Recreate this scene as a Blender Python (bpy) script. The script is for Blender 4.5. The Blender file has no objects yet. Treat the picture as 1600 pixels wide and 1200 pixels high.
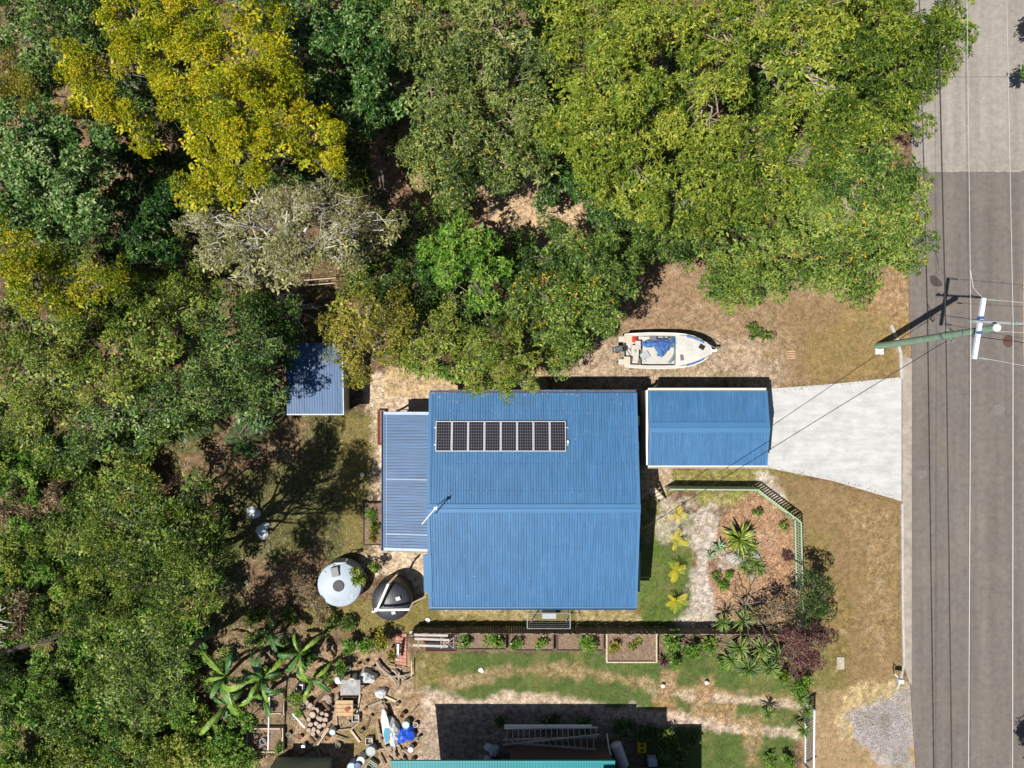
import bpy, math, random
import numpy as np
from mathutils import Vector, Matrix
random.seed(7); RNG = np.random.default_rng(7)
R = math.radians
SC = bpy.context.scene
COL = SC.collection

# ---------------------------------------------------------------- camera, sky, sun, exposure
H, F = 41.1, 1110.0                       # camera height in metres, focal length in photo pixels (1600 wide)
cd = bpy.data.cameras.new('camera'); cam = bpy.data.objects.new('camera', cd); COL.objects.link(cam)
cam.location = (0, 0, H); cam.rotation_euler = (0, 0, 0)
cd.sensor_width = 36.0; cd.lens = 36.0 * F / 1600.0; cd.clip_start = 0.5; cd.clip_end = 2000
SC.camera = cam
SUNV = Vector((0.44, 0.25, -1.0))          # where the light travels; shadow shift in metres per metre of height
elev = math.atan2(1.0, math.hypot(SUNV.x, SUNV.y)); azim = math.atan2(-SUNV.x, -SUNV.y)
world = bpy.data.worlds.new("World"); SC.world = world; world.use_nodes = True
wn = world.node_tree; sky = wn.nodes.new('ShaderNodeTexSky'); sky.sky_type = 'NISHITA'; sky.sun_disc = False
sky.sun_elevation = elev; sky.sun_rotation = azim
wn.links.new(sky.outputs[0], wn.nodes['Background'].inputs[0]); wn.nodes['Background'].inputs[1].default_value = 0.05
sd = bpy.data.lights.new('sun', 'SUN'); sun = bpy.data.objects.new('sun', sd); COL.objects.link(sun)
sd.energy = 5.0; sd.angle = R(0.5); sd.color = (1.0, 0.955, 0.88)
sun.rotation_euler = (-SUNV).to_track_quat('Z', 'Y').to_euler(); sun.location = (-15, -10, 60)
SC.view_settings.view_transform = 'Standard'; SC.view_settings.look = 'None'
SC.view_settings.exposure = 0.38; SC.view_settings.gamma = 1.0; SC.view_settings.use_curve_mapping = False
SC.cycles.max_bounces = 6; SC.cycles.diffuse_bounces = 1; SC.cycles.transparent_max_bounces = 4

def W(px, py, z=0.0):
    """a point of the place at height z, from where it stands in the survey photo"""
    k = (H - z) / F
    return Vector(((px - 800) * k, (600 - py) * k, z))
def S(p, z=0.0):
    return p * (H - z) / F

# ---------------------------------------------------------------- materials
def srgb(c):
    return tuple((v / 12.92 if v <= .04045 else ((v + .055) / 1.055) ** 2.4) for v in (x / 255 for x in c))
_m = {}
def mat(name, col, rough=.75, var=.18, scale=4.0, metal=0.0, bump=0.0, bscale=30.0, spec=.4, trans=0.0, dirt=None, dscale=.8, alpha=1):
    if name in _m: return _m[name]
    m = bpy.data.materials.new(name); m.use_nodes = True; nt = m.node_tree; b = nt.nodes['Principled BSDF']
    tc = nt.nodes.new('ShaderNodeTexCoord')
    n = nt.nodes.new('ShaderNodeTexNoise'); n.inputs['Scale'].default_value = scale; n.inputs['Detail'].default_value = 6; n.inputs['Roughness'].default_value = .65
    nt.links.new(tc.outputs['Object'], n.inputs['Vector'])
    mr = nt.nodes.new('ShaderNodeMapRange'); mr.inputs[1].default_value = .3; mr.inputs[2].default_value = .7
    mr.inputs[3].default_value = 1 - var; mr.inputs[4].default_value = 1 + var
    nt.links.new(n.outputs['Fac'], mr.inputs[0])
    vm = nt.nodes.new('ShaderNodeVectorMath'); vm.operation = 'SCALE'; vm.inputs[0].default_value = col[:3]
    nt.links.new(mr.outputs[0], vm.inputs['Scale']); last = vm.outputs[0]
    if dirt:
        n2 = nt.nodes.new('ShaderNodeTexNoise'); n2.inputs['Scale'].default_value = dscale; n2.inputs['Detail'].default_value = 9; n2.inputs['Roughness'].default_value = .75
        nt.links.new(tc.outputs['Object'], n2.inputs['Vector'])
        r2 = nt.nodes.new('ShaderNodeMapRange'); r2.inputs[1].default_value = .52; r2.inputs[2].default_value = .72; r2.inputs[4].default_value = dirt[3]
        nt.links.new(n2.outputs['Fac'], r2.inputs[0])
        mx = nt.nodes.new('ShaderNodeMix'); mx.data_type = 'RGBA'; nt.links.new(r2.outputs[0], mx.inputs[0])
        nt.links.new(last, mx.inputs[6]); mx.inputs[7].default_value = (*dirt[:3], 1); last = mx.outputs[2]
    nt.links.new(last, b.inputs['Base Color'])
    b.inputs['Roughness'].default_value = rough; b.inputs['Metallic'].default_value = metal
    b.inputs['Specular IOR Level'].default_value = spec
    if trans: b.inputs['Transmission Weight'].default_value = trans
    if bump:
        bp = nt.nodes.new('ShaderNodeBump'); bp.inputs['Strength'].default_value = bump; bp.inputs['Distance'].default_value = .02
        n3 = nt.nodes.new('ShaderNodeTexNoise'); n3.inputs['Scale'].default_value = bscale; n3.inputs['Detail'].default_value = 5
        nt.links.new(tc.outputs['Object'], n3.inputs['Vector']); nt.links.new(n3.outputs['Fac'], bp.inputs['Height']); nt.links.new(bp.outputs[0], b.inputs['Normal'])
    _m[name] = m
    return m

def leafmat(name, stops, rough=.5, spec=.28, transl=.17):
    """stops: list of (pos, rgb) over the per-leaf attribute 'tint'"""
    if name in _m: return _m[name]
    m = bpy.data.materials.new(name); m.use_nodes = True; nt = m.node_tree; b = nt.nodes['Principled BSDF']
    at = nt.nodes.new('ShaderNodeAttribute'); at.attribute_name = 'tint'
    cr = nt.nodes.new('ShaderNodeValToRGB'); e = cr.color_ramp.elements
    e[0].position = stops[0][0]; e[0].color = (*stops[0][1], 1); e[1].position = stops[-1][0]; e[1].color = (*stops[-1][1], 1)
    for p, c in stops[1:-1]:
        k = e.new(p); k.color = (*c, 1)
    nt.links.new(at.outputs['Fac'], cr.inputs[0]); nt.links.new(cr.outputs[0], b.inputs['Base Color'])
    b.inputs['Roughness'].default_value = rough; b.inputs['Specular IOR Level'].default_value = spec
    tr = nt.nodes.new('ShaderNodeBsdfTranslucent'); nt.links.new(cr.outputs[0], tr.inputs[0])
    ms = nt.nodes.new('ShaderNodeMixShader'); ms.inputs[0].default_value = transl
    nt.links.new(b.outputs[0], ms.inputs[1]); nt.links.new(tr.outputs[0], ms.inputs[2])
    nt.links.new(ms.outputs[0], nt.nodes['Material Output'].inputs[0])
    _m[name] = m
    return m

# ---------------------------------------------------------------- objects
ORG = {}
def org(o):
    return ORG.get(o.name, Vector((0, 0, 0))) if o else Vector((0, 0, 0))
def tag(o, label=None, cat=None, group=None, kind=None):
    if label: o['label'] = label
    if cat: o['category'] = cat
    if group: o['group'] = group
    if kind: o['kind'] = kind
    return o
def thing(name, label, cat, loc=(0, 0, 0), group=None, rz=0):
    o = bpy.data.objects.new(name, None); COL.objects.link(o); o.location = loc; o.rotation_euler = (0, 0, rz); o.empty_display_size = .1
    ORG[o.name] = Vector(loc)
    return tag(o, label, cat, group)
def link(name, me, parent=None, org_=None):
    o = bpy.data.objects.new(name, me); COL.objects.link(o)
    if parent: o.parent = parent; ORG[o.name] = org(parent)
    else: ORG[o.name] = Vector(org_ or (0, 0, 0))
    return o
def copy_tree(o, parent=None):
    c = o.copy(); COL.objects.link(c)
    if parent: c.parent = parent
    for ch in list(o.children): copy_tree(ch, c)
    return c

class MB:
    def __init__(s): s.v = []; s.f = []
    def add(s, vs, fs):
        n = len(s.v); s.v += [tuple(v) for v in vs]; s.f += [tuple(i + n for i in f) for f in fs]; return s
    def box(s, c, d, rz=0, rx=0, ry=0, taper=1.0):
        x, y, z = d[0] / 2, d[1] / 2, d[2] / 2; t = taper
        vs = [(-x, -y, -z), (x, -y, -z), (x, y, -z), (-x, y, -z), (-x * t, -y * t, z), (x * t, -y * t, z), (x * t, y * t, z), (-x * t, y * t, z)]
        M = Matrix.Translation(c) @ Matrix.Rotation(rz, 4, 'Z') @ Matrix.Rotation(ry, 4, 'Y') @ Matrix.Rotation(rx, 4, 'X')
        return s.add([M @ Vector(v) for v in vs], [(3, 2, 1, 0), (4, 5, 6, 7), (0, 1, 5, 4), (1, 2, 6, 5), (2, 3, 7, 6), (3, 0, 4, 7)])
    def beam(s, a, b, w, h, up=(0, 0, 1)):
        a, b = Vector(a), Vector(b); d = b - a
        if d.length < 1e-6: return s
        d.normalize(); u = Vector(up); sd_ = d.cross(u)
        if sd_.length < 1e-3: sd_ = d.cross(Vector((1, 0, 0)))
        sd_.normalize(); u = sd_.cross(d); vs = []
        for p in (a, b):
            for (i, j) in ((-1, -1), (1, -1), (1, 1), (-1, 1)): vs.append(p + sd_ * i * w / 2 + u * j * h / 2)
        return s.add(vs, [(3, 2, 1, 0), (4, 5, 6, 7), (0, 1, 5, 4), (1, 2, 6, 5), (2, 3, 7, 6), (3, 0, 4, 7)])
    def tube(s, pts, r, n=6, caps=True):
        pts = [Vector(p) for p in pts]; k = len(pts)
        if not hasattr(r, '__len__'): r = [r] * k
        vs = []; prev = None
        for i, p in enumerate(pts):
            d = (pts[min(i + 1, k - 1)] - pts[max(i - 1, 0)])
            if d.length < 1e-9: d = Vector((0, 0, 1))
            d.normalize()
            a = prev if prev is not None else (Vector((0, 0, 1)) if abs(d.z) < .9 else Vector((1, 0, 0)))
            x = (a - d * a.dot(d))
            if x.length < 1e-4: x = d.cross(Vector((.3, 1, .2)))
            x.normalize(); y = d.cross(x); prev = x
            for j in range(n):
                t = 2 * math.pi * j / n; vs.append(p + (x * math.cos(t) + y * math.sin(t)) * r[i])
        fs = [(i * n + j, i * n + (j + 1) % n, (i + 1) * n + (j + 1) % n, (i + 1) * n + j) for i in range(k - 1) for j in range(n)]
        if caps: fs += [tuple(range(n - 1, -1, -1)), tuple((k - 1) * n + j for j in range(n))]
        return s.add(vs, fs)
    def lathe(s, c, prof, n=24, cap=True):
        c = Vector(c); k = len(prof); vs = []
        for (r, z) in prof:
            for j in range(n):
                t = 2 * math.pi * j / n; vs.append((c.x + r * math.cos(t), c.y + r * math.sin(t), c.z + z))
        fs = [(i * n + j, i * n + (j + 1) % n, (i + 1) * n + (j + 1) % n, (i + 1) * n + j) for i in range(k - 1) for j in range(n)]
        if cap: fs += [tuple(range(n - 1, -1, -1)), tuple((k - 1) * n + j for j in range(n))]
        return s.add(vs, fs)
    def prism(s, poly, z0, z1):
        n = len(poly); vs = [(p[0], p[1], z0) for p in poly] + [(p[0], p[1], z1) for p in poly]
        ar = sum(poly[i][0] * poly[(i + 1) % n][1] - poly[(i + 1) % n][0] * poly[i][1] for i in range(n))
        if ar < 0: vs = vs[:n][::-1] + vs[n:][::-1]
        return s.add(vs, [tuple(range(n - 1, -1, -1)), tuple(range(n, 2 * n))] + [(i, (i + 1) % n, (i + 1) % n + n, i + n) for i in range(n)])
    def build(s, name, m, parent=None, smooth=False, loc=None, bevel=0):
        o_ = org(parent) if parent else Vector(loc or (0, 0, 0))
        me = bpy.data.meshes.new(name)
        me.from_pydata([(v[0] - o_.x, v[1] - o_.y, v[2] - o_.z) for v in s.v], [], s.f)
        me.materials.append(m)
        if smooth:
            me.polygons.foreach_set('use_smooth', [True] * len(me.polygons))
            try: me.set_sharp_from_angle(angle=R(40))
            except Exception: pass
        me.update()
        o = link(name, me, parent, None if parent else o_)
        if not parent: o.location = o_
        if bevel:
            b = o.modifiers.new('bevel', 'BEVEL'); b.width = bevel; b.segments = 2; b.limit_method = 'ANGLE'
        return o

def npmesh(name, V, Q, tint, m, parent=None, loc=None):
    """V (n,3), Q (k,4) quads; tint (k,) per-face"""
    o_ = org(parent) if parent else Vector(loc or (0, 0, 0))
    me = bpy.data.meshes.new(name); n, k = len(V), len(Q); w = Q.shape[1]
    me.vertices.add(n); me.vertices.foreach_set('co', (V - np.array(o_)).astype(np.float32).ravel())
    me.loops.add(k * w); me.loops.foreach_set('vertex_index', Q.astype(np.int32).ravel())
    me.polygons.add(k); me.polygons.foreach_set('loop_start', np.arange(0, k * w, w, dtype=np.int32))
    me.polygons.foreach_set('loop_total', np.full(k, w, dtype=np.int32))
    me.update(calc_edges=True)
    if tint is not None:
        a = me.attributes.new('tint', 'FLOAT', 'FACE'); a.data.foreach_set('value', np.clip(tint, 0, 1).astype(np.float32))
    me.materials.append(m)
    o = link(name, me, parent, None if parent else o_)
    if not parent: o.location = o_
    return o

# ---------------------------------------------------------------- noise for layout (numpy)
def vnoise(x, y, sc, seed=0):
    x = np.asarray(x) / sc + 1000.5; y = np.asarray(y) / sc + 1000.5
    xi = np.floor(x).astype(np.int64); yi = np.floor(y).astype(np.int64); fx = x - xi; fy = y - yi
    fx = fx * fx * (3 - 2 * fx); fy = fy * fy * (3 - 2 * fy)
    def h(a, b):
        n = (a * 374761393 + b * 668265263 + seed * 2147483647) & 0xffffffff
        n = ((n ^ (n >> 13)) * 1274126177) & 0xffffffff
        return ((n ^ (n >> 16)) & 0xffff) / 65535.0
    return (h(xi, yi) * (1 - fx) + h(xi + 1, yi) * fx) * (1 - fy) + (h(xi, yi + 1) * (1 - fx) + h(xi + 1, yi + 1) * fx) * fy
def fbm(x, y, sc, seed=0, o=4):
    t = 0; a = 1; w = 0
    for i in range(o):
        t = t + a * vnoise(x, y, sc / 2 ** i, seed + i * 17); w += a; a *= .55
    return t / w
def polydist(X, Y, poly):
    """signed distance (positive inside) in pixels"""
    d = np.full(X.shape, 1e9); ins = np.zeros(X.shape, bool); n = len(poly)
    for i in range(n):
        ax, ay = poly[i]; bx, by = poly[(i + 1) % n]; ex, ey = bx - ax, by - ay
        t = np.clip(((X - ax) * ex + (Y - ay) * ey) / (ex * ex + ey * ey + 1e-9), 0, 1)
        d = np.minimum(d, np.hypot(X - ax - t * ex, Y - ay - t * ey))
        c = ((ay > Y) != (by > Y)) & (X < (bx - ax) * (Y - ay) / ((by - ay) if by != ay else 1e-9) + ax); ins ^= c
    return np.where(ins, d, -d)
# ================================================================ the ground
LITTER = (.165, .105, .062); LITTERD = (.06, .045, .025); SAND = (.47, .36, .26); SANDY = (.25, .168, .10)
DRY = (.215, .145, .070); OLIVE = (.17, .14, .045); GREEN = (.06, .11, .022); GREEN2 = (.05, .10, .03)
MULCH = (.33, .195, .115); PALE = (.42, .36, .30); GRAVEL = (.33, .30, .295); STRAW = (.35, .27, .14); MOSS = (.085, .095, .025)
# (polygon in survey pixels, colour, feather px, edge noise px, strength)
PATCHES = [
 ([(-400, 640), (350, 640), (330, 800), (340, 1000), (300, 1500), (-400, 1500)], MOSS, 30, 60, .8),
 ([(60, 760), (330, 700), (335, 960), (230, 980), (90, 900)], LITTER, 25, 40, .9),
 ([(560, 190), (930, 190), (930, 420), (560, 420)], (.30, .18, .105), 20, 20, 1),
 ([(740, 270), (930, 280), (920, 360), (840, 385), (760, 350)], (.40, .28, .17), 12, 14, 1),
 ([(980, 410), (1440, 400), (1430, 610), (890, 610), (850, 560), (960, 520)], SANDY, 15, 14, 1),
 ([(860, 530), (1180, 520), (1240, 590), (1180, 610), (860, 610)], (.33, .25, .175), 15, 22, .85),
 ([(1240, 470), (1420, 430), (1420, 590), (1230, 605)], DRY, 25, 20, .75),
 ([(1290, 440), (1430, 430), (1425, 520), (1360, 530)], (.30, .19, .10), 20, 20, .8),
 ([(1330, 480), (1410, 500), (1408, 585), (1260, 600), (1260, 540)], (.23, .165, .06), 20, 22, .7),
 ([(560, 585), (680, 580), (680, 650), (600, 680), (595, 860), (670, 862), (672, 960), (620, 900), (560, 890), (575, 700)], SAND, 6, 9, 1),
 ([(600, 575), (860, 575), (860, 620), (600, 620)], (.40, .29, .16), 6, 8, .9),
 ([(350, 640), (580, 640), (578, 860), (520, 880), (480, 990), (345, 990)], (.095, .094, .035), 14, 14, 1),  # yard grass, colour darkened to deepen the tree shade
 ([(350, 640), (480, 650), (470, 720), (350, 740)], LITTER, 10, 20, .9),
 ([(525, 650), (580, 650), (576, 850), (540, 860)], OLIVE, 8, 12, .9),
 ([(380, 880), (500, 850), (540, 960), (400, 990)], LITTER, 10, 22, .9),
 ([(480, 930), (690, 930), (1110, 945), (1110, 985), (480, 990)], OLIVE, 8, 10, 1),
 ([(680, 945), (830, 945), (830, 970), (680, 970)], (.30, .24, .12), 6, 14, .9),
 ([(900, 950), (1100, 960), (1100, 980), (900, 975)], (.30, .24, .12), 6, 12, .9),
 ([(1000, 730), (1260, 725), (1255, 830), (1180, 770), (1045, 765), (1045, 980), (1000, 980)], (.20, .18, .06), 10, 12, 1),
 ([(1000, 850), (1085, 800), (1085, 985), (1000, 985)], (.085, .125, .028), 12, 10, .95),
 ([(1005, 725), (1050, 725), (1050, 760), (1020, 770), (1003, 780)], (.36, .27, .18), 4, 5, 1),
 ([(1025, 770), (1075, 780), (1060, 850), (1025, 840)], PALE, 6, 12, .6),
 ([(1175, 735), (1225, 745), (1235, 790), (1200, 775)], PALE, 6, 12, .85),
 ([(1090, 765), (1190, 765), (1160, 790), (1100, 800)], (.24, .23, .07), 8, 12, .9),
 ([(1080, 800), (1135, 785), (1120, 850), (1112, 890), (1125, 985), (1065, 985), (1085, 900)], (.40, .345, .295), 11, 17, .95),
 ([(1128, 800), (1180, 765), (1250, 825), (1258, 990), (1130, 985), (1108, 900)], MULCH, 8, 11, 1),
 ([(1115, 860), (1175, 860), (1180, 885), (1120, 895)], (.34, .30, .27), 5, 6, 1),
 ([(1205, 735), (1408, 780), (1412, 1080), (1250, 1095), (1255, 820)], DRY, 8, 8, 1),
 ([(1258, 820), (1300, 830), (1300, 960), (1260, 990)], (.19, .15, .055), 12, 10, .8),
 ([(1258, 990), (1330, 1000), (1320, 1095), (1250, 1100)], (.15, .14, .045), 14, 14, .85),
 ([(1255, 1080), (1440, 1070), (1440, 1500), (1240, 1500)], (.30, .21, .115), 8, 8, 1),
 ([(1345, 1060), (1415, 1060), (1420, 1090), (1350, 1110), (1335, 1160), (1310, 1150), (1315, 1085)], STRAW, 6, 8, .9),
 ([(1370, 1092), (1425, 1078), (1428, 1205), (1400, 1200), (1340, 1160), (1322, 1120)], GRAVEL, 12, 14, .9),
 ([(640, 1015), (1240, 1015), (1245, 1500), (1040, 1500), (640, 1500)], (.078, .112, .030), 10, 10, 1),
 ([(640, 1020), (700, 1015), (690, 1060), (650, 1070)], (.21, .16, .06), 10, 14, .7),
 ([(690, 1068), (760, 1048), (850, 1034), (920, 1038), (1060, 1068), (1250, 1092), (1245, 1100), (1050, 1084), (900, 1058), (800, 1054), (720, 1078)], (.29, .205, .11), 9, 12, .8),
 ([(1010, 1080), (1080, 1078), (1250, 1098), (1250, 1108), (1080, 1095)], (.44, .34, .26), 4, 4, .9),
 ([(620, 1090), (665, 1078), (740, 1092), (800, 1082), (900, 1092), (1060, 1114), (1160, 1133), (1250, 1142), (1245, 1150), (1120, 1142), (1000, 1130), (860, 1150), (720, 1200), (640, 1400), (600, 1200)], (.40, .31, .235), 8, 10, 1),
 ([(660, 1130), (800, 1110), (1010, 1130), (1010, 1400), (640, 1400)], (.28, .22, .17), 8, 12, .8),
 ([(1120, 1100), (1150, 1100), (1150, 1130), (1120, 1130)], (.30, .19, .10), 7, 8, .8),
 ([(1030, 1045), (1060, 1045), (1055, 1110), (1020, 1110)], (.30, .19, .10), 8, 8, .8),
 ([(1090, 1055), (1115, 1055), (1110, 1120), (1085, 1120)], (.30, .19, .10), 8, 8, .8),
 ([(1160, 1120), (1190, 1120), (1190, 1200), (1160, 1200)], (.28, .19, .10), 8, 8, .7),
 ([(450, 1010), (650, 1010), (655, 1120), (640, 1400), (450, 1400)], (.27, .185, .115), 7, 12, 1),
 ([(535, 1130), (600, 1130), (590, 1200), (520, 1200)], OLIVE, 10, 14, .6),
 ([(300, 980), (470, 980), (450, 1400), (280, 1400)], (.17, .125, .075), 10, 14, .9),
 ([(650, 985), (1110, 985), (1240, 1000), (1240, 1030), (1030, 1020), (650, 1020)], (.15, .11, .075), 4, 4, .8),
 ([(1340, 800), (1400, 800), (1400, 1040), (1350, 1040)], (.255, .175, .088), 25, 30, .6),
 ([(1300, 900), (1330, 900), (1325, 1060), (1300, 1060)], (.19, .14, .05), 12, 20, .6),
 ([(1590, 150), (1640, 150), (1640, 1500), (1600, 900), (1588, 330)], (.40, .29, .20), 5, 6, 1),
]
NX, NY = 480, 370
gx = np.linspace(-31.2, 31.2, NX); gy = np.linspace(-24, 24, NY)
GX, GY = np.meshgrid(gx, gy); PX = 800 + GX / H * F; PY = 600 - GY / H * F
e1 = fbm(GX, GY, 1.6, 3) - .5; e2 = fbm(GX, GY, .45, 9, 3) - .5
con = np.ones((NY, NX)); col = np.zeros((NY, NX, 3)); mixn = np.clip((fbm(GX, GY, 2.5, 21) - .42) * 5, 0, 1)[..., None]
col[:] = np.array(LITTER) * (1 - mixn * .5) + np.array(LITTERD) * mixn * .5
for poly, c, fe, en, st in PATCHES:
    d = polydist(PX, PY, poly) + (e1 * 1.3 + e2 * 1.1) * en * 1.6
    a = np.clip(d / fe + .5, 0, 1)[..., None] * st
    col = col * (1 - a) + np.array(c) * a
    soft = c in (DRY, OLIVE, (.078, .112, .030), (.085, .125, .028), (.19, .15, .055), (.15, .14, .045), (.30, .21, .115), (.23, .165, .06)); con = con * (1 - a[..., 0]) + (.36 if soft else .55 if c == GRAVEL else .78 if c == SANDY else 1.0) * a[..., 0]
# worn blotches: a little green and a little bare sand everywhere there is turf
b1 = np.clip((fbm(GX, GY, 1.1, 40) - .55) * 6, 0, 1)[..., None]; b2 = np.clip((fbm(GX, GY, .7, 50) - .58) * 7, 0, 1)[..., None]
lum = col.mean(axis=2, keepdims=True)
kb1 = .28 + .3 * (1 - con)[..., None]; col = col * (1 - b1 * kb1) + np.array((.17, .145, .055)) * b1 * kb1
col = col * (1 - b2 * .35 * np.clip(lum * 5, 0, 1) * con[..., None]) + (np.array((.44, .34, .24))) * b2 * .35 * np.clip(lum * 5, 0, 1) * con[..., None]
e3 = fbm(GX, GY, .28, 90, 2); col *= (.80 + .4 * e3)[..., None]
GZ = (fbm(GX, GY, .5, 77, 3) - .5) * .035
def ground_col(x, y):
    i = np.clip(((x + 31.2) / 62.4 * (NX - 1)).astype(int), 0, NX - 1); j = np.clip(((y + 24) / 48 * (NY - 1)).astype(int), 0, NY - 1)
    return col[j, i]
def make_ground():
    V = np.stack([GX, GY, GZ - .02], -1).reshape(-1, 3); idx = np.arange(NX * NY).reshape(NY, NX)
    Q = np.stack([idx[:-1, :-1], idx[:-1, 1:], idx[1:, 1:], idx[1:, :-1]], -1).reshape(-1, 4)
    B = 600.0; far = [(-B, -B), (B, -B), (B, B), (-B, B)]; n = len(V)
    V = np.vstack([V, [(x, y, -.05) for x, y in far]])
    c = [idx[0, 0], idx[0, -1], idx[-1, -1], idx[-1, 0]]
    Q = np.vstack([Q, [(n + i, n + (i + 1) % 4, c[(i + 1) % 4], c[i]) for i in range(4)]])
    m = bpy.data.materials.new('ground'); m.use_nodes = True; nt = m.node_tree; b = nt.nodes['Principled BSDF']
    at = nt.nodes.new('ShaderNodeAttribute'); at.attribute_name = 'earth'
    geo = nt.nodes.new('ShaderNodeNewGeometry')
    def noise(sc, det, ro=.7):
        t = nt.nodes.new('ShaderNodeTexNoise'); t.inputs['Scale'].default_value = sc; t.inputs['Detail'].default_value = det; t.inputs['Roughness'].default_value = ro
        nt.links.new(geo.outputs['Position'], t.inputs['Vector']); return t
    def rng(src, a, b_, c, d):
        r = nt.nodes.new('ShaderNodeMapRange'); nt.links.new(src, r.inputs[0])
        for i, v in enumerate((a, b_, c, d)): r.inputs[i + 1].default_value = v
        return r.outputs[0]
    n1 = noise(9, 5); n2 = noise(2.2, 6); vo = nt.nodes.new('ShaderNodeTexVoronoi'); vo.inputs['Scale'].default_value = 16
    nt.links.new(geo.outputs['Position'], vo.inputs['Vector'])
    f1 = rng(n1.outputs['Fac'], .3, .7, .60, 1.34); f2 = rng(n2.outputs['Fac'], .3, .7, .78, 1.22)
    sp = nt.nodes.new('ShaderNodeSeparateColor'); nt.links.new(vo.outputs['Color'], sp.inputs[0]); f3 = rng(sp.outputs[0], 0, 1, .8, 1.2)
    mu = nt.nodes.new('ShaderNodeMath'); mu.operation = 'MULTIPLY'; nt.links.new(f1, mu.inputs[0]); nt.links.new(f2, mu.inputs[1])
    n4 = noise(3.6, 3, .6); f4 = rng(n4.outputs['Fac'], .35, .65, .66, 1.36)
    m2 = nt.nodes.new('ShaderNodeMath'); m2.operation = 'MULTIPLY'; nt.links.new(mu.outputs[0], m2.inputs[0]); nt.links.new(f3, m2.inputs[1])
    m3 = nt.nodes.new('ShaderNodeMath'); m3.operation = 'MULTIPLY'; nt.links.new(m2.outputs[0], m3.inputs[0]); nt.links.new(f4, m3.inputs[1])
    pw = nt.nodes.new('ShaderNodeMath'); pw.operation = 'POWER'; nt.links.new(m3.outputs[0], pw.inputs[0]); nt.links.new(at.outputs['Alpha'], pw.inputs[1]); m2 = pw
    vm = nt.nodes.new('ShaderNodeVectorMath'); vm.operation = 'SCALE'; nt.links.new(at.outputs['Color'], vm.inputs[0]); nt.links.new(m2.outputs[0], vm.inputs['Scale'])
    nt.links.new(vm.outputs[0], b.inputs['Base Color']); b.inputs['Roughness'].default_value = .95; b.inputs['Specular IOR Level'].default_value = .1
    bp = nt.nodes.new('ShaderNodeBump'); bp.inputs['Strength'].default_value = .8; bp.inputs['Distance'].default_value = .04
    nt.links.new(n1.outputs['Fac'], bp.inputs['Height']); nt.links.new(bp.outputs[0], b.inputs['Normal'])
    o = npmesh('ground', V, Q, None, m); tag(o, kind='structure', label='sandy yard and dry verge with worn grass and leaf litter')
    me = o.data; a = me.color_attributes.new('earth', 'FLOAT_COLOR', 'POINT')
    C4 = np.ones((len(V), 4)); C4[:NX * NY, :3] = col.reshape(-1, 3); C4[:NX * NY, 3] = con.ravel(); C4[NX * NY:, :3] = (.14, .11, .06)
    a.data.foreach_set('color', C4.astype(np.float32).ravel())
    me.polygons.foreach_set('use_smooth', np.ones(len(Q), bool))
make_ground()

def sheet(name, polypx, z, m, label=None, th=.02, edge=0):
    pts = [W(x, y, 0) for x, y in polypx]
    mb = MB(); mb.prism([(p.x, p.y) for p in pts], z - th, z)
    o = mb.build(name, m); return tag(o, kind='structure', label=label)
def road_mat(name, base, light, patch):
    m = mat(name, base, .9, .16, 3, bump=.25, bscale=60, spec=.25, dirt=(*light, patch), dscale=.35); nt = m.node_tree
    # fine aggregate grain and faint wheel streaks along the street
    b = nt.nodes['Principled BSDF']; src = b.inputs['Base Color'].links[0].from_socket
    geo = nt.nodes.new('ShaderNodeNewGeometry'); mp = nt.nodes.new('ShaderNodeMapping'); mp.inputs['Scale'].default_value = (1, .05, 1)
    nt.links.new(geo.outputs['Position'], mp.inputs[0])
    t = nt.nodes.new('ShaderNodeTexNoise'); t.inputs['Scale'].default_value = 1.6; t.inputs['Detail'].default_value = 4; nt.links.new(mp.outputs[0], t.inputs[0])
    g = nt.nodes.new('ShaderNodeTexNoise'); g.inputs['Scale'].default_value = 28; g.inputs['Detail'].default_value = 3; nt.links.new(geo.outputs['Position'], g.inputs[0])
    r1 = nt.nodes.new('ShaderNodeMapRange'); nt.links.new(t.outputs['Fac'], r1.inputs[0]); [setattr(r1.inputs[i + 1], 'default_value', v) for i, v in enumerate((.3, .7, .86, 1.14))]
    r2 = nt.nodes.new('ShaderNodeMapRange'); nt.links.new(g.outputs['Fac'], r2.inputs[0]); [setattr(r2.inputs[i + 1], 'default_value', v) for i, v in enumerate((.3, .7, .78, 1.22))]
    mu = nt.nodes.new('ShaderNodeMath'); mu.operation = 'MULTIPLY'; nt.links.new(r1.outputs[0], mu.inputs[0]); nt.links.new(r2.outputs[0], mu.inputs[1])
    vm = nt.nodes.new('ShaderNodeVectorMath'); vm.operation = 'SCALE'; nt.links.new(src, vm.inputs[0]); nt.links.new(mu.outputs[0], vm.inputs['Scale'])
    nt.links.new(vm.outputs[0], b.inputs['Base Color']); return m
asph = road_mat('asphalt', (.140, .123, .112), (.21, .17, .135), .55); asph2 = road_mat('pale_asphalt', (.25, .225, .20), (.33, .30, .27), .5)
sheet('road', [(1424, 268), (1606, 268), (1600, 330), (1598, 520), (1603, 700), (1606, 1000), (1612, 1500), (1446, 1500), (1430, 1190), (1422, 1070), (1424, 900), (1424, 560), (1420, 450)], .035, asph, 'dark asphalt part of the street', .08)
sheet('road', [(1424, 268.15), (1424, 60), (1420, -300), (1612, -300), (1610, 100), (1606, 268.15)] + [(1606 - k * 6.5, 268.15 + random.uniform(-1.6, 1.6)) for k in range(1, 28)], .043, asph2, 'paler resurfaced part of the street', .08)
jm = mat('road_seam', (.27, .245, .215), .9, .3, 4)
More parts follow.
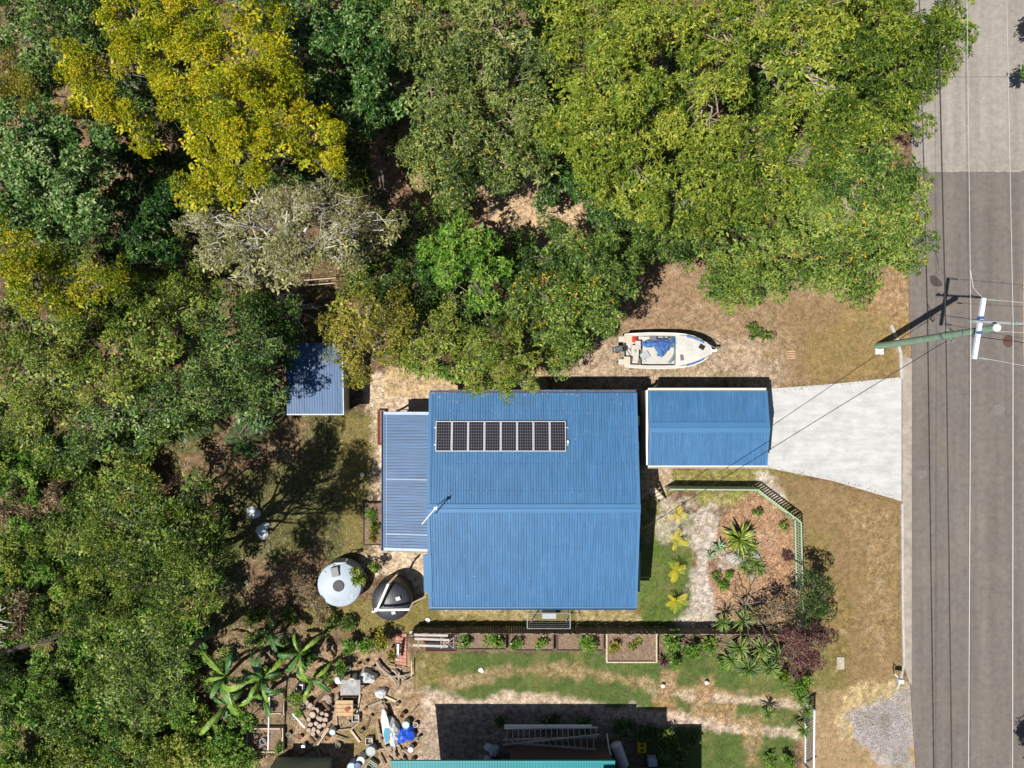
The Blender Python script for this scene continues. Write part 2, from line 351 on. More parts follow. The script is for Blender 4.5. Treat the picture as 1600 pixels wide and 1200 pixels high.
sheet('road_seam', [(1424, 266.5)] + [(1424 + k * 9, 266.4 + random.uniform(-.8, .8)) for k in range(1, 20)] + [(1604 - k * 9, 268.6 + random.uniform(-.7, .9)) for k in range(1, 20)], .047, jm, 'ragged pale seam between both road surfaces', .004)
sheet('road_joint', [(1440, 120.6), (1605, 119.8), (1605, 120.7), (1440, 121.4)], .047, mat('joint_dark', (.12, .11, .10), .9), 'thin dark joint across the pale road', .004)
for (x, y, r_) in ((1440, 741, 7), (1560, 640, 9)): sheet('road_patch', [(x + r_ * math.cos(a_ / 14 * 6.28) * random.uniform(.85, 1.1), y + r_ * math.sin(a_ / 14 * 6.28) * random.uniform(.85, 1.1)) for a_ in range(14)], .041, mat('pale_stain', (.165, .145, .135), .9, .2, 6), 'faint round pale stain on the asphalt', .004)
sheet('road_patch', [(1452, 432), (1458, 430), (1464, 434), (1470, 440), (1472, 446), (1466, 448), (1457, 447), (1453, 441)], .041, mat('teardrop', (.06, .045, .042), .9), 'small dark bitumen patch on the asphalt', .004)  # dark teardrop-shaped patch laid on the road
conc = mat('driveway_concrete', (.45, .45, .445), .9, .10, 1.2, bump=.15, bscale=20, dirt=(.32, .315, .31, .7), dscale=.9)
sheet('driveway', [(1190, 608), (1300, 600), (1408, 589), (1408, 783), (1300, 751), (1195, 730), (1150, 725), (1150, 612)], .045, conc, 'white concrete driveway widening to the street', .09)
kc = mat('kerb_concrete', (.30, .265, .225), .9, .25, 2, bump=.2, dirt=(.20, .15, .11, .7), dscale=1.5)
sheet('gutter_strip', [(1409.2, 556), (1424, 560), (1424, 1070), (1420, 1066), (1411, 1035), (1409.2, 1000)], .048, kc, 'worn concrete gutter along the street edge', .07)
kb = MB()
for a, b in zip([(1391, 508), (1400, 528), (1406, 552), (1407.5, 590)], [(1400, 528), (1406, 552), (1407.5, 590), (1407.6, 592)]):
    kb.beam(W(*a) + Vector((0, 0, .04)), W(*b) + Vector((0, 0, .04)), .16, .14)
for a, b in zip([(1408.2, 786), (1409, 950), (1411, 1036), (1406, 1060)], [(1409, 950), (1411, 1036), (1406, 1060), (1400, 1075)]):
    kb.beam(W(*a) + Vector((0, 0, .05)), W(*b) + Vector((0, 0, .05)), .12, .16)
tag(kb.build('kerb', mat('kerb_top', (.40, .38, .34), .9, .2, 3)), kind='structure', label='low concrete kerb between verge and gutter')
# worn concrete: trowel mottling and tyre smudges on the driveway slab
nt = conc.node_tree; b_ = nt.nodes['Principled BSDF']; src = b_.inputs['Base Color'].links[0].from_socket; geo = nt.nodes.new('ShaderNodeNewGeometry'); mp = nt.nodes.new('ShaderNodeMapping'); mp.inputs['Scale'].default_value = (.35, 1.6, 1); mp.inputs['Rotation'].default_value = (0, 0, .12)
nt.links.new(geo.outputs['Position'], mp.inputs[0]); t_ = nt.nodes.new('ShaderNodeTexNoise'); t_.inputs['Scale'].default_value = 1.5; t_.inputs['Detail'].default_value = 10; t_.inputs['Roughness'].default_value = .78; nt.links.new(mp.outputs[0], t_.inputs[0])
r_ = nt.nodes.new('ShaderNodeMapRange'); nt.links.new(t_.outputs['Fac'], r_.inputs[0]); [setattr(r_.inputs[i + 1], 'default_value', v) for i, v in enumerate((.32, .62, .80, 1.08))]
vm = nt.nodes.new('ShaderNodeVectorMath'); vm.operation = 'SCALE'; nt.links.new(src, vm.inputs[0]); nt.links.new(r_.outputs[0], vm.inputs['Scale']); nt.links.new(vm.outputs[0], b_.inputs['Base Color'])
mh = MB(); c = W(1575, 533); mh.lathe((c.x, c.y, .03), [(.34, 0), (.34, .012), (.31, .018), (.31, .012)], 28)
for i in range(-3, 4): mh.box((c.x + i * .08, c.y, .052), (.03, .5 * math.sqrt(max(0, 1 - (i * .08 / .31) ** 2)), .012))
tag(mh.build('manhole_cover', mat('rusty_iron', (.085, .048, .034), .8, .3, 10)), 'round rusty manhole cover in the street beside the pole top', 'manhole')
# ================================================================ vegetation
def unit(v): return v / (np.linalg.norm(v, axis=-1, keepdims=True) + 1e-9)
def leaf_quads(P, D, U, L, Wd, droop=.15):
    """kite-shaped, slightly folded leaves; every argument has one row per leaf"""
    L = L[:, None]; Wd = Wd[:, None]; Sd = unit(np.cross(D, U)); Un = np.cross(Sd, D)
    tip = P + D * L - np.array([0, 0, 1.]) * L * droop
    mid = P + D * L * .45 + Un * L * .05
    V = np.stack([P, mid + Sd * Wd * .5 - Un * Wd * .12, tip, mid - Sd * Wd * .5 - Un * Wd * .12], 1).reshape(-1, 3)
    return V
def rosettes(T, N, k, L, Wd, el=(0., .7), jit=.35, tw=.9):
    """k leaves round each twig tip T with growth direction N"""
    n = len(T); T = np.repeat(T, k, 0); N = np.repeat(N, k, 0)
    a = RNG.uniform(0, 2 * np.pi, n * k) if k < 4 else (np.tile(np.arange(k) / k * 2 * np.pi, n) + np.repeat(RNG.uniform(0, 6.3, n), k) + RNG.normal(0, .3, n * k))
    ref = unit(np.stack([RNG.normal(size=n * k), RNG.normal(size=n * k), RNG.normal(size=n * k)], -1))
    X = unit(np.cross(N, ref)) if k < 4 else unit(np.cross(N, np.tile([0.31, .95, .05], (n * k, 1)))); Y = np.cross(N, X)
    e = RNG.uniform(el[0], el[1], n * k)[:, None]
    D = unit((X * np.cos(a)[:, None] + Y * np.sin(a)[:, None]) * np.cos(e) + N * np.sin(e))
    U = unit(N + RNG.normal(0, tw, (n * k, 3)))
    Ls = L * RNG.uniform(1 - jit, 1 + jit, n * k)
    return leaf_quads(T, D, U, Ls, Wd * RNG.uniform(.75, 1.25, n * k))

# style: tip density per m2 of clump, leaves per tip, leaf length, leaf width, clump radius range, clump density, keep
STY = {
 'broad': dict(td=62, k=6, L=.19, w=.064, rc=(.45, .85), cd=1.12, el=(-.15, .75)),
 'glossy': dict(td=60, k=5, L=.185, w=.085, rc=(.42, .8), cd=1.25, el=(-.2, .7)),
 'fluffy': dict(td=250, k=4, L=.115, w=.042, rc=(.36, .66), cd=1.75, el=(.1, 1.3)),
 'wispy': dict(td=105, k=4, L=.165, w=.036, rc=(.35, .65), cd=1.35, el=(-.2, 1.1)),
 'fine': dict(td=115, k=4, L=.145, w=.048, rc=(.40, .72), cd=1.25, el=(-.2, 1.2)),
 'shrub': dict(td=75, k=5, L=.13, w=.062, rc=(.22, .42), cd=3.0, el=(-.1, .8)),
}
G = dict
LM = {
 'lime': leafmat('lime_foliage', [(0, (.018, .042, .006)), (.28, (.060, .115, .010)), (.52, (.135, .20, .018)), (.78, (.27, .315, .032)), (.92, (.36, .40, .055)), (1, (.58, .34, .02))]),
 'green': leafmat('green_foliage', [(0, (.014, .036, .008)), (.3, (.045, .100, .014)), (.6, (.12, .19, .028)), (.85, (.23, .31, .045)), (.93, (.31, .38, .085)), (1, (.58, .34, .02))]),
 'mango': leafmat('mottled_foliage', [(0, (.016, .034, .010)), (.3, (.055, .10, .020)), (.6, (.14, .20, .040)), (.82, (.25, .30, .07)), (.93, (.34, .35, .11)), (1, (.58, .36, .02))]),
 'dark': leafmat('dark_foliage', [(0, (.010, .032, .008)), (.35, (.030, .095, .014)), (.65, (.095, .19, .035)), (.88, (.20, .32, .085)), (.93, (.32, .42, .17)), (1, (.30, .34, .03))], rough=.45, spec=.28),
 'yellow': leafmat('yellow_foliage', [(0, (.035, .08, .004)), (.25, (.13, .20, .005)), (.5, (.31, .345, .007)), (.8, (.53, .475, .010)), (1, (.60, .40, .02))], transl=.2),
 'mustard': leafmat('mustard_foliage', [(0, (.045, .062, .010)), (.35, (.15, .165, .018)), (.65, (.32, .29, .03)), (.93, (.50, .42, .08)), (1, (.5, .35, .05))], transl=.3),
 'grey': leafmat('grey_foliage', [(0, (.045, .058, .012)), (.35, (.16, .17, .045)), (.65, (.30, .29, .10)), (1, (.54, .50, .30))]),
 'olive': leafmat('olive_foliage', [(0, (.018, .038, .006)), (.3, (.062, .120, .012)), (.6, (.165, .245, .022)), (.85, (.31, .35, .045)), (.95, (.38, .38, .09)), (1, (.45, .28, .05))]),
 'blue': leafmat('sage_foliage', [(0, (.016, .036, .010)), (.3, (.046, .105, .018)), (.6, (.115, .21, .032)), (.85, (.24, .33, .080)), (1, (.33, .40, .16))]),
 'bright': leafmat('bright_foliage', [(0, (.018, .065, .006)), (.35, (.07, .19, .012)), (.7, (.145, .27, .026)), (.93, (.28, .38, .065)), (1, (.36, .37, .03))]),
 'brown': leafmat('brown_foliage', [(0, (.05, .035, .018)), (.5, (.19, .135, .07)), (1, (.40, .30, .18))]),
 'purple': leafmat('purple_foliage', [(0, (.045, .018, .022)), (.5, (.11, .046, .050)), (.9, (.20, .09, .085)), (1, (.26, .18, .06))]),
}
BARK = {'grey': mat('grey_bark', (.20, .165, .135), .9, .35, 6, bump=.6, bscale=14), 'brown': mat('brown_bark', (.13, .085, .06), .9, .35, 6, bump=.6, bscale=14),
        'white': mat('white_bark', (.58, .55, .49), .85, .22, 5, bump=.4, bscale=14), 'dry': mat('dry_bark', (.34, .28, .22), .9, .3, 6, bump=.5, bscale=14)}
LEAFN = [0]; BLOBS = []
def clumps(blobs, st, hole=.0, seed=0):
    C = []; Rr = []
    for (bx, by, bz, br) in blobs:
        n = max(4, int(st['cd'] * math.pi * br * br))
        d = RNG.normal(size=(n, 3)); d = unit(d); d[:, 2] = np.abs(d[:, 2]) * 1.15 - .18; d = unit(d)
        rad = br * RNG.uniform(.55, 1.0, n) ** .6
        c = np.array([bx, by, bz]) + d * rad[:, None] * np.array([1, 1, .62])
        c[:, 2] += -.15 * br + RNG.normal(0, .24 * br, n)
        C.append(c); Rr.append(RNG.uniform(*st['rc'], n) * min(1, .45 + br * .35))
    C = np.vstack(C); Rr = np.concatenate(Rr)
    if hole:
        keep = fbm(C[:, 0], C[:, 1], 1.3, seed, 3) > hole + .06
        C, Rr = C[keep], Rr[keep]
    return C, Rr
def crown_mesh(name, C, Rr, st, m, parent, tint=(.5, .2), leaf=1.0, dens=1.0, orange=.0, core=None):
    area = 4.0 * Rr ** 2; n = np.maximum(3, (area * st['td'] * dens / leaf ** 1.6 * .55)).astype(int)
    ci = np.repeat(np.arange(len(C)), n); N = len(ci)
    d = unit(RNG.normal(size=(N, 3))); d[:, 2] = np.where(d[:, 2] < -.25, -d[:, 2], d[:, 2]); d = unit(d)
    rad = RNG.uniform(.45, 1.0, N) ** .45 * RNG.normal(1, .08, N)
    T = C[ci] + d * (Rr[ci] * rad)[:, None] * np.array([1, 1, .75])
    Nn = unit(d + np.array([0, 0, .8]) + RNG.normal(0, .25, (N, 3)))
    k = st['k']; L = st['L'] * leaf; w = st['w'] * leaf
    V = rosettes(T, Nn, k, L, w, st['el']); q = np.arange(len(V)).reshape(-1, 4)
    ct = RNG.normal(0, tint[1] * .5, len(C)); tt = tint[0] + ct[ci] + RNG.normal(0, tint[1] * .35, N)
    tt = tt + (fbm(T[:, 0], T[:, 1], 1.8, 5, 2) - .5) * tint[1] * 1.6
    t = np.repeat(tt, k) + RNG.normal(0, tint[1] * .8, N * k)
    t = np.clip(t, 0, .93)
    if orange: t = np.where((RNG.random(N * k) < .45) & np.repeat(RNG.random(N) < .8 * orange * np.clip((fbm(T[:, 0], T[:, 1], 2.0, 61, 2) - .38) * 6, .1, 3), k), 1.0, t)
    if core:      # the shaded inner leaves of the crown
        nc = int(sum(math.pi * b[3] ** 2 for b in core) * 55); bi = RNG.choice(len(core), nc, p=np.array([b[3] ** 2 for b in core]) / sum(b[3] ** 2 for b in core)); B = np.array(core)[bi]
        dc = unit(RNG.normal(size=(nc, 3))) * (B[:, 3] * RNG.random(nc) ** .4 * .70)[:, None] * np.array([1, 1, .30]); Tc = B[:, :3] + dc - np.array([0, 0, 1.]) * (B[:, 3] * .48)[:, None]
        Nc = unit(RNG.normal(0, .4, (nc, 3)) + np.array([0, 0, 1.])); ac = RNG.uniform(0, 6.28, nc); Dc = unit(np.column_stack([np.cos(ac), np.sin(ac), RNG.normal(0, .2, nc)]))
        Vc = leaf_quads(Tc, Dc, Nc, np.full(nc, max(.24, L * 1.5)) * RNG.uniform(.7, 1.3, nc), np.full(nc, max(.11, w * 1.8)), .1); V = np.vstack([V, Vc]); q = np.arange(len(V)).reshape(-1, 4); t = np.concatenate([t, np.clip(RNG.normal(tint[0], tint[1], nc), 0, .93)])
    LEAFN[0] += len(q)
    o = npmesh(name, V, q, t, m, parent); o['kind'] = 'stuff'; return o
def wiggle(a, b, n=5, amp=.12, sag=0):
    a, b = Vector(a), Vector(b); L = (b - a).length; out = []
    for i in range(n + 1):
        t = i / n; p = a.lerp(b, t)
        if 0 < i < n: p += Vector((random.gauss(0, amp), random.gauss(0, amp), random.gauss(0, amp * .6))) * L * .35
        p.z += sag * math.sin(math.pi * t); out.append(p)
    return out
def tree(name, label, cat, kind, style, blobs, base, group, bark='grey', tint=(.5, .22), leaf=1.0, dens=1.0, orange=0, hole=0, r0=.2, twigs=7, twig_r=.022, show=0, fork=.45):
    """blobs: (px, py, r_px, z) crown lobes as seen from the air, z = height of the lobe's centre"""
    bb = []
    for (px, py, rp, z) in blobs:
        BLOBS.append((px, py, rp)); z = z + (random.uniform(-.9, .9) if z > 5 else 0); p = W(px, py, z); bb.append((p.x, p.y, z, S(rp, z)))
    b0 = W(base[0], base[1], 0); b0.z = -.03; t = thing(name, label, cat, b0, group)
    st = STY[style]; C, Rr = clumps(bb, st, hole, len(blobs) * 7 + int(abs(base[0])))
    crown_mesh('crown', C, Rr, st, LM[kind], t, tint, leaf, dens, orange, [b for b in bb] if dens > .6 else None)
    zc = sum(b[2] for b in bb) / len(bb); fk = Vector((b0.x * .8 + sum(b[0] for b in bb) / len(bb) * .2, b0.y * .8 + sum(b[1] for b in bb) / len(bb) * .2, zc * fork))
    mb = MB(); pts = wiggle(b0, fk, 3, .1); mb.tube(pts, [r0 * 1.25, r0, r0 * .9, r0 * .82], 9); mb.build('trunk', BARK[bark], t, smooth=True)
    tw = MB()
    for (x, y, z, r) in bb:
        e = Vector((x, y, z + r * .1)); pts = wiggle(fk, e, 5, .14, r * .15); rr = r0 * .45
        l = MB(); l.tube(pts, [rr, rr * .85, rr * .68, rr * .5, rr * .36, rr * .22], 7); l.build('limb', BARK[bark], t, smooth=True)
        near = [i for i in range(len(C)) if (C[i][0] - x) ** 2 + (C[i][1] - y) ** 2 < r * r * 1.1]
        random.shuffle(near)
        for i in near[:twigs]:
            s = pts[random.choice([2, 3, 4])]; q = Vector(C[i]) + Vector((0, 0, Rr[i] * show)); pp = wiggle(s, q, 6, .20)
            tw.tube(pp, [twig_r * 1.5, twig_r * 1.3, twig_r * 1.1, twig_r * .9, twig_r * .7, twig_r * .5, twig_r * .3], 4, caps=False)
            for _ in range(2):
                j = random.choice([2, 3, 5]); e2 = pp[j] + Vector((random.gauss(0, .35), random.gauss(0, .35), random.uniform(-.05, .3) + show * .1))
                tw.tube(wiggle(pp[j], e2, 3, .15), [twig_r * .7, twig_r * .55, twig_r * .4, twig_r * .2], 3, caps=False)
    if tw.v: tw.build('twigs', BARK[bark], t)['kind'] = 'stuff'
    return t

GB = 'tall trees on the upper block'
def T(label, kind, style, blobs, base, **k):
    nm = k.pop('name', 'broadleaf_tree'); return tree(nm, label, k.pop('cat', 'tree'), kind, style, blobs, base, k.pop('group', GB), **k)
# --- lime and green broadleaf trees, upper right
T('bright green tree reaching over the pale street at the top right corner', 'lime', 'broad', [(1500, 25, 44, 6.5), (1465, 70, 44, 6.3), (1425, 50, 55, 7), (1400, 120, 58, 7), (1420, 175, 34, 6), (1365, 70, 62, 7.5), (1350, 15, 55, 7)], (1340, 100), tint=(.44, .24), twigs=6, orange=.01)
T('lime green tree with a bare forked gap showing brown limbs, top right', 'lime', 'broad', [(1270, 20, 60, 8.5), (1240, 85, 55, 8.5), (1290, 130, 50, 8), (1180, 30, 55, 8.5), (1110, 40, 60, 8.5), (1120, 115, 50, 8.5), (1085, 180, 55, 8), (1240, 165, 40, 7.2)], (1130, 150), tint=(.56, .24), twigs=12, twig_r=.03, r0=.24, bark='dry', orange=.012, show=.5, fork=.62)
T('brightest yellow-green tree at the top, right of the mottled tree', 'lime', 'broad', [(1030, 25, 60, 8.5), (950, 40, 62, 8.5), (895, 20, 48, 8), (905, 110, 60, 8.3), (985, 115, 62, 9), (885, 180, 45, 7.5), (950, 200, 60, 8), (1020, 205, 50, 8.3), (1000, 280, 55, 7.2), (950, 260, 45, 7)], (965, 250), tint=(.60, .22), orange=.02)
T('spreading green tree left of the street bend, below the bare fork', 'lime', 'broad', [(1165, 235, 62, 7.5), (1110, 285, 55, 7), (1190, 300, 50, 6.8), (1240, 240, 55, 7.4), (1300, 215, 55, 7.3), (1345, 190, 45, 7), (1060, 330, 50, 6.5), (1120, 340, 40, 6)], (1150, 330), tint=(.46, .25), orange=.012, twigs=10)
T('green tree overhanging the grass beside the dark street', 'green', 'broad', [(1350, 260, 52, 6.5), (1390, 300, 45, 6), (1420, 280, 28, 5.5), (1320, 320, 45, 6), (1400, 350, 50, 6), (1420, 395, 38, 5.6), (1370, 400, 45, 5.8), (1300, 375, 40, 5.6), (1290, 430, 42, 5.3), (1345, 440, 32, 5.2), (1270, 300, 45, 6.4)], (1300, 380), tint=(.56, .27), orange=.03, bark='dry', twigs=10)
T('small green tree right of the parked boat, leaves over sandy verge', 'green', 'broad', [(1195, 385, 45, 5.2), (1150, 400, 42, 5), (1180, 445, 42, 4.8), (1130, 450, 30, 4.6), (1225, 430, 30, 4.7), (1110, 380, 35, 5)], (1170, 440), tint=(.52, .26), orange=.03)
T('leafy sprig growing on the sand above the garage driveway', 'green', 'shrub', [(1185, 518, 12, .5), (1200, 524, 9, .4), (1175, 514, 8, .4)], (1187, 520), name='weed_shrub', cat='shrub', r0=.02, tint=(.4, .2), group=None, twigs=2, twig_r=.008)
# --- mottled trees, top centre
T('mottled olive-green tree above the sandy clearing, with twiggy brown gaps', 'mango', 'broad', [(790, 40, 62, 7.5), (720, 50, 60, 7.5), (650, 40, 55, 7.5), (810, 120, 58, 7.3), (740, 125, 58, 7.4), (840, 200, 40, 6.5), (780, 200, 55, 7), (710, 205, 55, 7), (660, 150, 50, 7)], (740, 170), tint=(.57, .28), bark='dry', twigs=12, orange=.02, hole=.26, show=.4)
T('lower mottled tree reaching down beside the sandy clearing', 'mango', 'broad', [(690, 270, 45, 6), (740, 270, 42, 6), (660, 220, 42, 6.2), (800, 260, 42, 5.6), (850, 260, 35, 5.5), (720, 310, 25, 5)], (735, 290), tint=(.52, .28), bark='dry', orange=.03, hole=.32)
T('dark glossy green tree right of the yellow flowering tree', 'dark', 'glossy', [(470, 40, 50, 8), (530, 40, 55, 8), (545, 110, 55, 7.6), (590, 60, 50, 7.8), (600, 150, 50, 7), (520, 170, 40, 6.5), (560, 185, 40, 6.2), (430, 10, 40, 7)], (560, 160), tint=(.50, .26), hole=.28)
T('dark green shrub tree under the bright tree, right edge of the clearing', 'dark', 'glossy', [(880, 270, 30, 3.5), (860, 300, 24, 3), (905, 290, 28, 3.4), (930, 330, 22, 3)], (890, 290), tint=(.35, .2), r0=.1)
# --- yellow flowering trees
YG = 'yellow flowering trees'
T('largest bright yellow flowering tree near the top left', 'yellow', 'fluffy', [(310, 80, 42, 11), (355, 60, 40, 11), (345, 120, 48, 11.3), (400, 120, 48, 11.2), (390, 175, 52, 11), (440, 150, 42, 10.6), (320, 170, 42, 10.8), (460, 190, 36, 10.2), (485, 180, 26, 9.8), (430, 215, 36, 10), (365, 220, 38, 10.2), (300, 215, 34, 10), (315, 265, 40, 9.6), (350, 275, 32, 9.2), (490, 230, 26, 9), (300, 310, 28, 8.6), (275, 130, 28, 10), (285, 165, 28, 10.2), (425, 60, 34, 10.4), (435, 95, 30, 10.6), (505, 200, 30, 9.4), (510, 245, 24, 8.6), (400, 250, 32, 9.6), (360, 310, 26, 8.6), (470, 240, 26, 9.4)], (440, 290), group=YG, tint=(.58, .26), bark='grey', twigs=5, r0=.24, hole=.14, name='flowering_tree')
T('yellow flowering tree cut by the top edge of the picture', 'yellow', 'fluffy', [(175, 35, 36, 10), (220, 30, 40, 10.2), (215, 75, 38, 10), (265, 25, 36, 10), (310, 15, 36, 10), (245, 110, 32, 9.6), (380, 15, 34, 10), (180, 75, 28, 9.5), (285, 60, 32, 9.8), (330, 45, 32, 10), (160, 20, 24, 9.6), (240, 60, 30, 10), (440, 20, 28, 9.6)], (290, 130), group=YG, tint=(.50, .25), twigs=5, hole=.14, name='flowering_tree')
T('slim golden flowering tree leaning left of the largest yellow one', 'yellow', 'fluffy', [(100, 92, 30, 9), (140, 100, 30, 9), (125, 140, 32, 9), (165, 160, 30, 9), (190, 185, 28, 8.6), (220, 195, 22, 8), (110, 165, 20, 8), (235, 225, 20, 8)], (250, 250), group=YG, tint=(.60, .24), twigs=6, hole=.2, name='flowering_tree')
T('dull golden flowering tree cut by the left edge above the dark tree', 'mustard', 'fluffy', [(10, 115, 40, 6), (30, 150, 36, 6), (5, 160, 30, 6)], (60, 200), group=YG, tint=(.5, .25), name='flowering_tree')
T('golden flowering tree at the left edge below the dark tree', 'yellow', 'fluffy', [(15, 375, 32, 8.5), (40, 400, 36, 8.5), (20, 440, 36, 8), (80, 410, 30, 8.2), (60, 460, 34, 7.6), (130, 430, 32, 8), (170, 445, 26, 7.8), (110, 470, 30, 7), (185, 425, 20, 7.6)], (130, 480), group=YG, tint=(.40, .28), twigs=6, hole=.27, name='flowering_tree')
# --- dark trees, left
T('large dark green tree with a sunlit left side, left edge', 'dark', 'glossy', [(35, 215, 50, 8.5), (85, 205, 45, 8.3), (70, 265, 55, 8.5), (20, 280, 50, 8), (30, 330, 42, 7.5), (110, 290, 50, 8), (95, 345, 45, 7.5), (150, 330, 40, 7), (140, 240, 40, 7)], (110, 330), tint=(.60, .30), r0=.25, dens=1.1)
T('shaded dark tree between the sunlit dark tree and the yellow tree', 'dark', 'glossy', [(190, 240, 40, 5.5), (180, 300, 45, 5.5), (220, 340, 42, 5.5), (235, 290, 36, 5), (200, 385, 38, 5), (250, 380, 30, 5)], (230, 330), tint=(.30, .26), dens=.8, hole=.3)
T('grey green tree in the top left corner', 'blue', 'fine', [(20, 20, 45, 7), (45, 65, 42, 6.6), (90, 25, 42, 6.8), (110, 60, 36, 6)], (80, 90), tint=(.55, .3), leaf=1.3, hole=.3)
# --- grey paperbark with white branches
t = T('grey-green tree with a tangle of bare white branches', 'grey', 'wispy', [(400, 310, 42, 9), (450, 330, 46, 9.3), (510, 310, 44, 9), (550, 335, 40, 8.6), (345, 350, 42, 8.6), (330, 400, 36, 8), (400, 385, 46, 9), (470, 395, 44, 9), (525, 385, 42, 8.7), (430, 430, 34, 8), (375, 430, 30, 7.6), (565, 385, 34, 8), (600, 360, 30, 7.6), (300, 340, 28, 8)], (500, 400), group='trees behind the shed', bark='white', tint=(.52, .3), twigs=11, twig_r=.022, r0=.22, hole=.24, show=1.05, fork=.65)
# --- sage and olive trees, left centre
OG = 'olive trees over the left part of the block'
T('olive tree at the left edge below the golden one', 'olive', 'fine', [(20, 510, 48, 6.5), (70, 530, 48, 6.8), (30, 570, 48, 6.5), (90, 590, 48, 6.6), (40, 640, 44, 6), (100, 640, 36, 5.6), (130, 560, 34, 6)], (110, 600), group=OG, tint=(.52, .3), hole=.27)
T('mustard and sage tree left of the shaded shed, top of its group', 'olive', 'fine', [(200, 510, 38, 7.4), (190, 560, 42, 7.4), (245, 490, 42, 7.4), (240, 545, 42, 7.4), (290, 480, 38, 7), (170, 610, 40, 7)], (260, 570), group=OG, tint=(.60, .3), hole=.25)
T('sage green tree whose crown reaches the shed roof', 'blue', 'fine', [(300, 530, 42, 6.8), (345, 560, 42, 6.5), (380, 600, 36, 5.8), (340, 610, 42, 6.2), (300, 590, 42, 6.4), (390, 545, 36, 6), (375, 640, 32, 5), (330, 500, 34, 6.2)], (370, 590), group=OG, tint=(.50, .3), hole=.2, leaf=1.1)
T('sage green tree with a ragged lower edge above the leaf litter', 'blue', 'fine', [(220, 610, 42, 6.4), (260, 640, 40, 6.2), (180, 650, 42, 6), (135, 660, 40, 5.8), (220, 665, 30, 5.4), (150, 700, 30, 5)], (230, 650), group=OG, tint=(.5, .3), hole=.25)
T('large olive tree above the sheets lying in the shaded yard', 'olive', 'fine', [(187, 813, 42, 8.4), (242, 803, 42, 8.6), (297, 813, 40, 8.6), (172, 868, 42, 8.3), (232, 868, 44, 8.7), (292, 868, 42, 10.4), (327, 853, 32, 10.4), (207, 928, 42, 8.3), (267, 933, 42, 10.4), (312, 913, 34, 10.4), (185, 975, 36, 8.6), (238, 985, 36, 9.2), (295, 765, 34, 8.6), (320, 945, 30, 10), (245, 850, 40, 10.2), (215, 895, 40, 10), (270, 820, 38, 9.8), (300, 900, 36, 10.4)], (345, 850), group=OG, tint=(.34, .3), hole=.04, dens=1.25)
T('green tree over the undergrowth beside the leftmost banana plant', 'green', 'fine', [(165, 1030, 36, 8.3), (215, 1025, 40, 8.5), (260, 1045, 38, 8.5), (200, 1080, 40, 8.5), (250, 1095, 38, 8.4), (160, 1090, 36, 8.2), (270, 1010, 30, 8.2), (210, 1130, 34, 8.2), (260, 985, 28, 8.2)], (330, 990), group=OG, tint=(.52, .3), hole=.12, dens=1.0, leaf=1.1)
FG_ = 'shaded trees filling gaps between the taller ones'
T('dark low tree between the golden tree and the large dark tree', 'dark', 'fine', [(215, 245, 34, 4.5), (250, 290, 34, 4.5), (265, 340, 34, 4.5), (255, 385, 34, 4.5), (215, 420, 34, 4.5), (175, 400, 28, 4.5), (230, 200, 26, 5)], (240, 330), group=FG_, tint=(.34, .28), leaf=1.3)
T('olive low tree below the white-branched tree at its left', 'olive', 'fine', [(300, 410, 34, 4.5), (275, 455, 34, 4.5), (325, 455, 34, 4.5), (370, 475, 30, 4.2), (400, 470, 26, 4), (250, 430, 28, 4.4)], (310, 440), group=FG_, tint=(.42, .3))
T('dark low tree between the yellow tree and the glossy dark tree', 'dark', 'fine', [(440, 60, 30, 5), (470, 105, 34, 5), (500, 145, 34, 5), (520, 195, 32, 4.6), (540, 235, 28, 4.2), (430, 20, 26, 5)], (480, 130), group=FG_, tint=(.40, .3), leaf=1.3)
T('dull green low tree in the top left behind the golden trees', 'blue', 'fine', [(135, 25, 36, 5), (150, 60, 32, 5), (60, 110, 36, 4.6), (30, 95, 34, 4.6), (130, 60, 30, 5), (175, 130, 24, 5), (250, 155, 26, 5)], (110, 70), group=FG_, tint=(.34, .3), leaf=1.2)
T('olive low tree filling the left edge between golden and sage trees', 'olive', 'fine', [(10, 480, 36, 5), (100, 500, 30, 4.8), (150, 510, 30, 4.8), (5, 540, 30, 5), (10, 610, 34, 4.6), (20, 680, 32, 4.2), (60, 700, 30, 4), (75, 360, 30, 5)], (60, 540), group=FG_, tint=(.45, .3))
T('mottled low tree left of the sandy clearing gap', 'mango', 'fine', [(610, 200, 28, 4), (640, 250, 24, 3.6), (560, 235, 26, 3.8), (590, 330, 22, 3.4), (615, 350, 24, 3.4)], (600, 240), group=FG_, tint=(.35, .3), leaf=1.2)
T('green low tree filling under the bright tree by the clearing', 'green', 'broad', [(1040, 380, 30, 4), (1010, 350, 30, 4.5), (1075, 395, 22, 3.6), (1000, 400, 24, 4)], (1030, 370), group=FG_, tint=(.42, .3))
T('sage low tree behind the shed left side', 'blue', 'fine', [(380, 500, 30, 5.6), (412, 545, 28, 6.4), (408, 590, 30, 6.6), (428, 618, 22, 6), (440, 480, 22, 4.4), (440, 545, 22, 5.4)], (410, 530), group=FG_, tint=(.30, .3))
T('thin olive tree in shade at the left edge of the fenced yard', 'olive', 'fine', [(330, 760, 20, 5.5), (210, 760, 30, 6.5), (150, 790, 34, 6.5), (120, 850, 38, 6.5), (170, 750, 26, 6)], (290, 790), group=OG, tint=(.35, .3), hole=.3, dens=.7)
T('dark shaded tree growing behind the shed', 'dark', 'fine', [(430, 530, 28, 4.2), (410, 500, 28, 4.2), (455, 520, 22, 3.8), (440, 570, 20, 3.4), (425, 610, 26, 3.2), (400, 660, 24, 3), (385, 700, 12, 2.5)], (430, 560), group=OG, tint=(.35, .25), leaf=1.3)
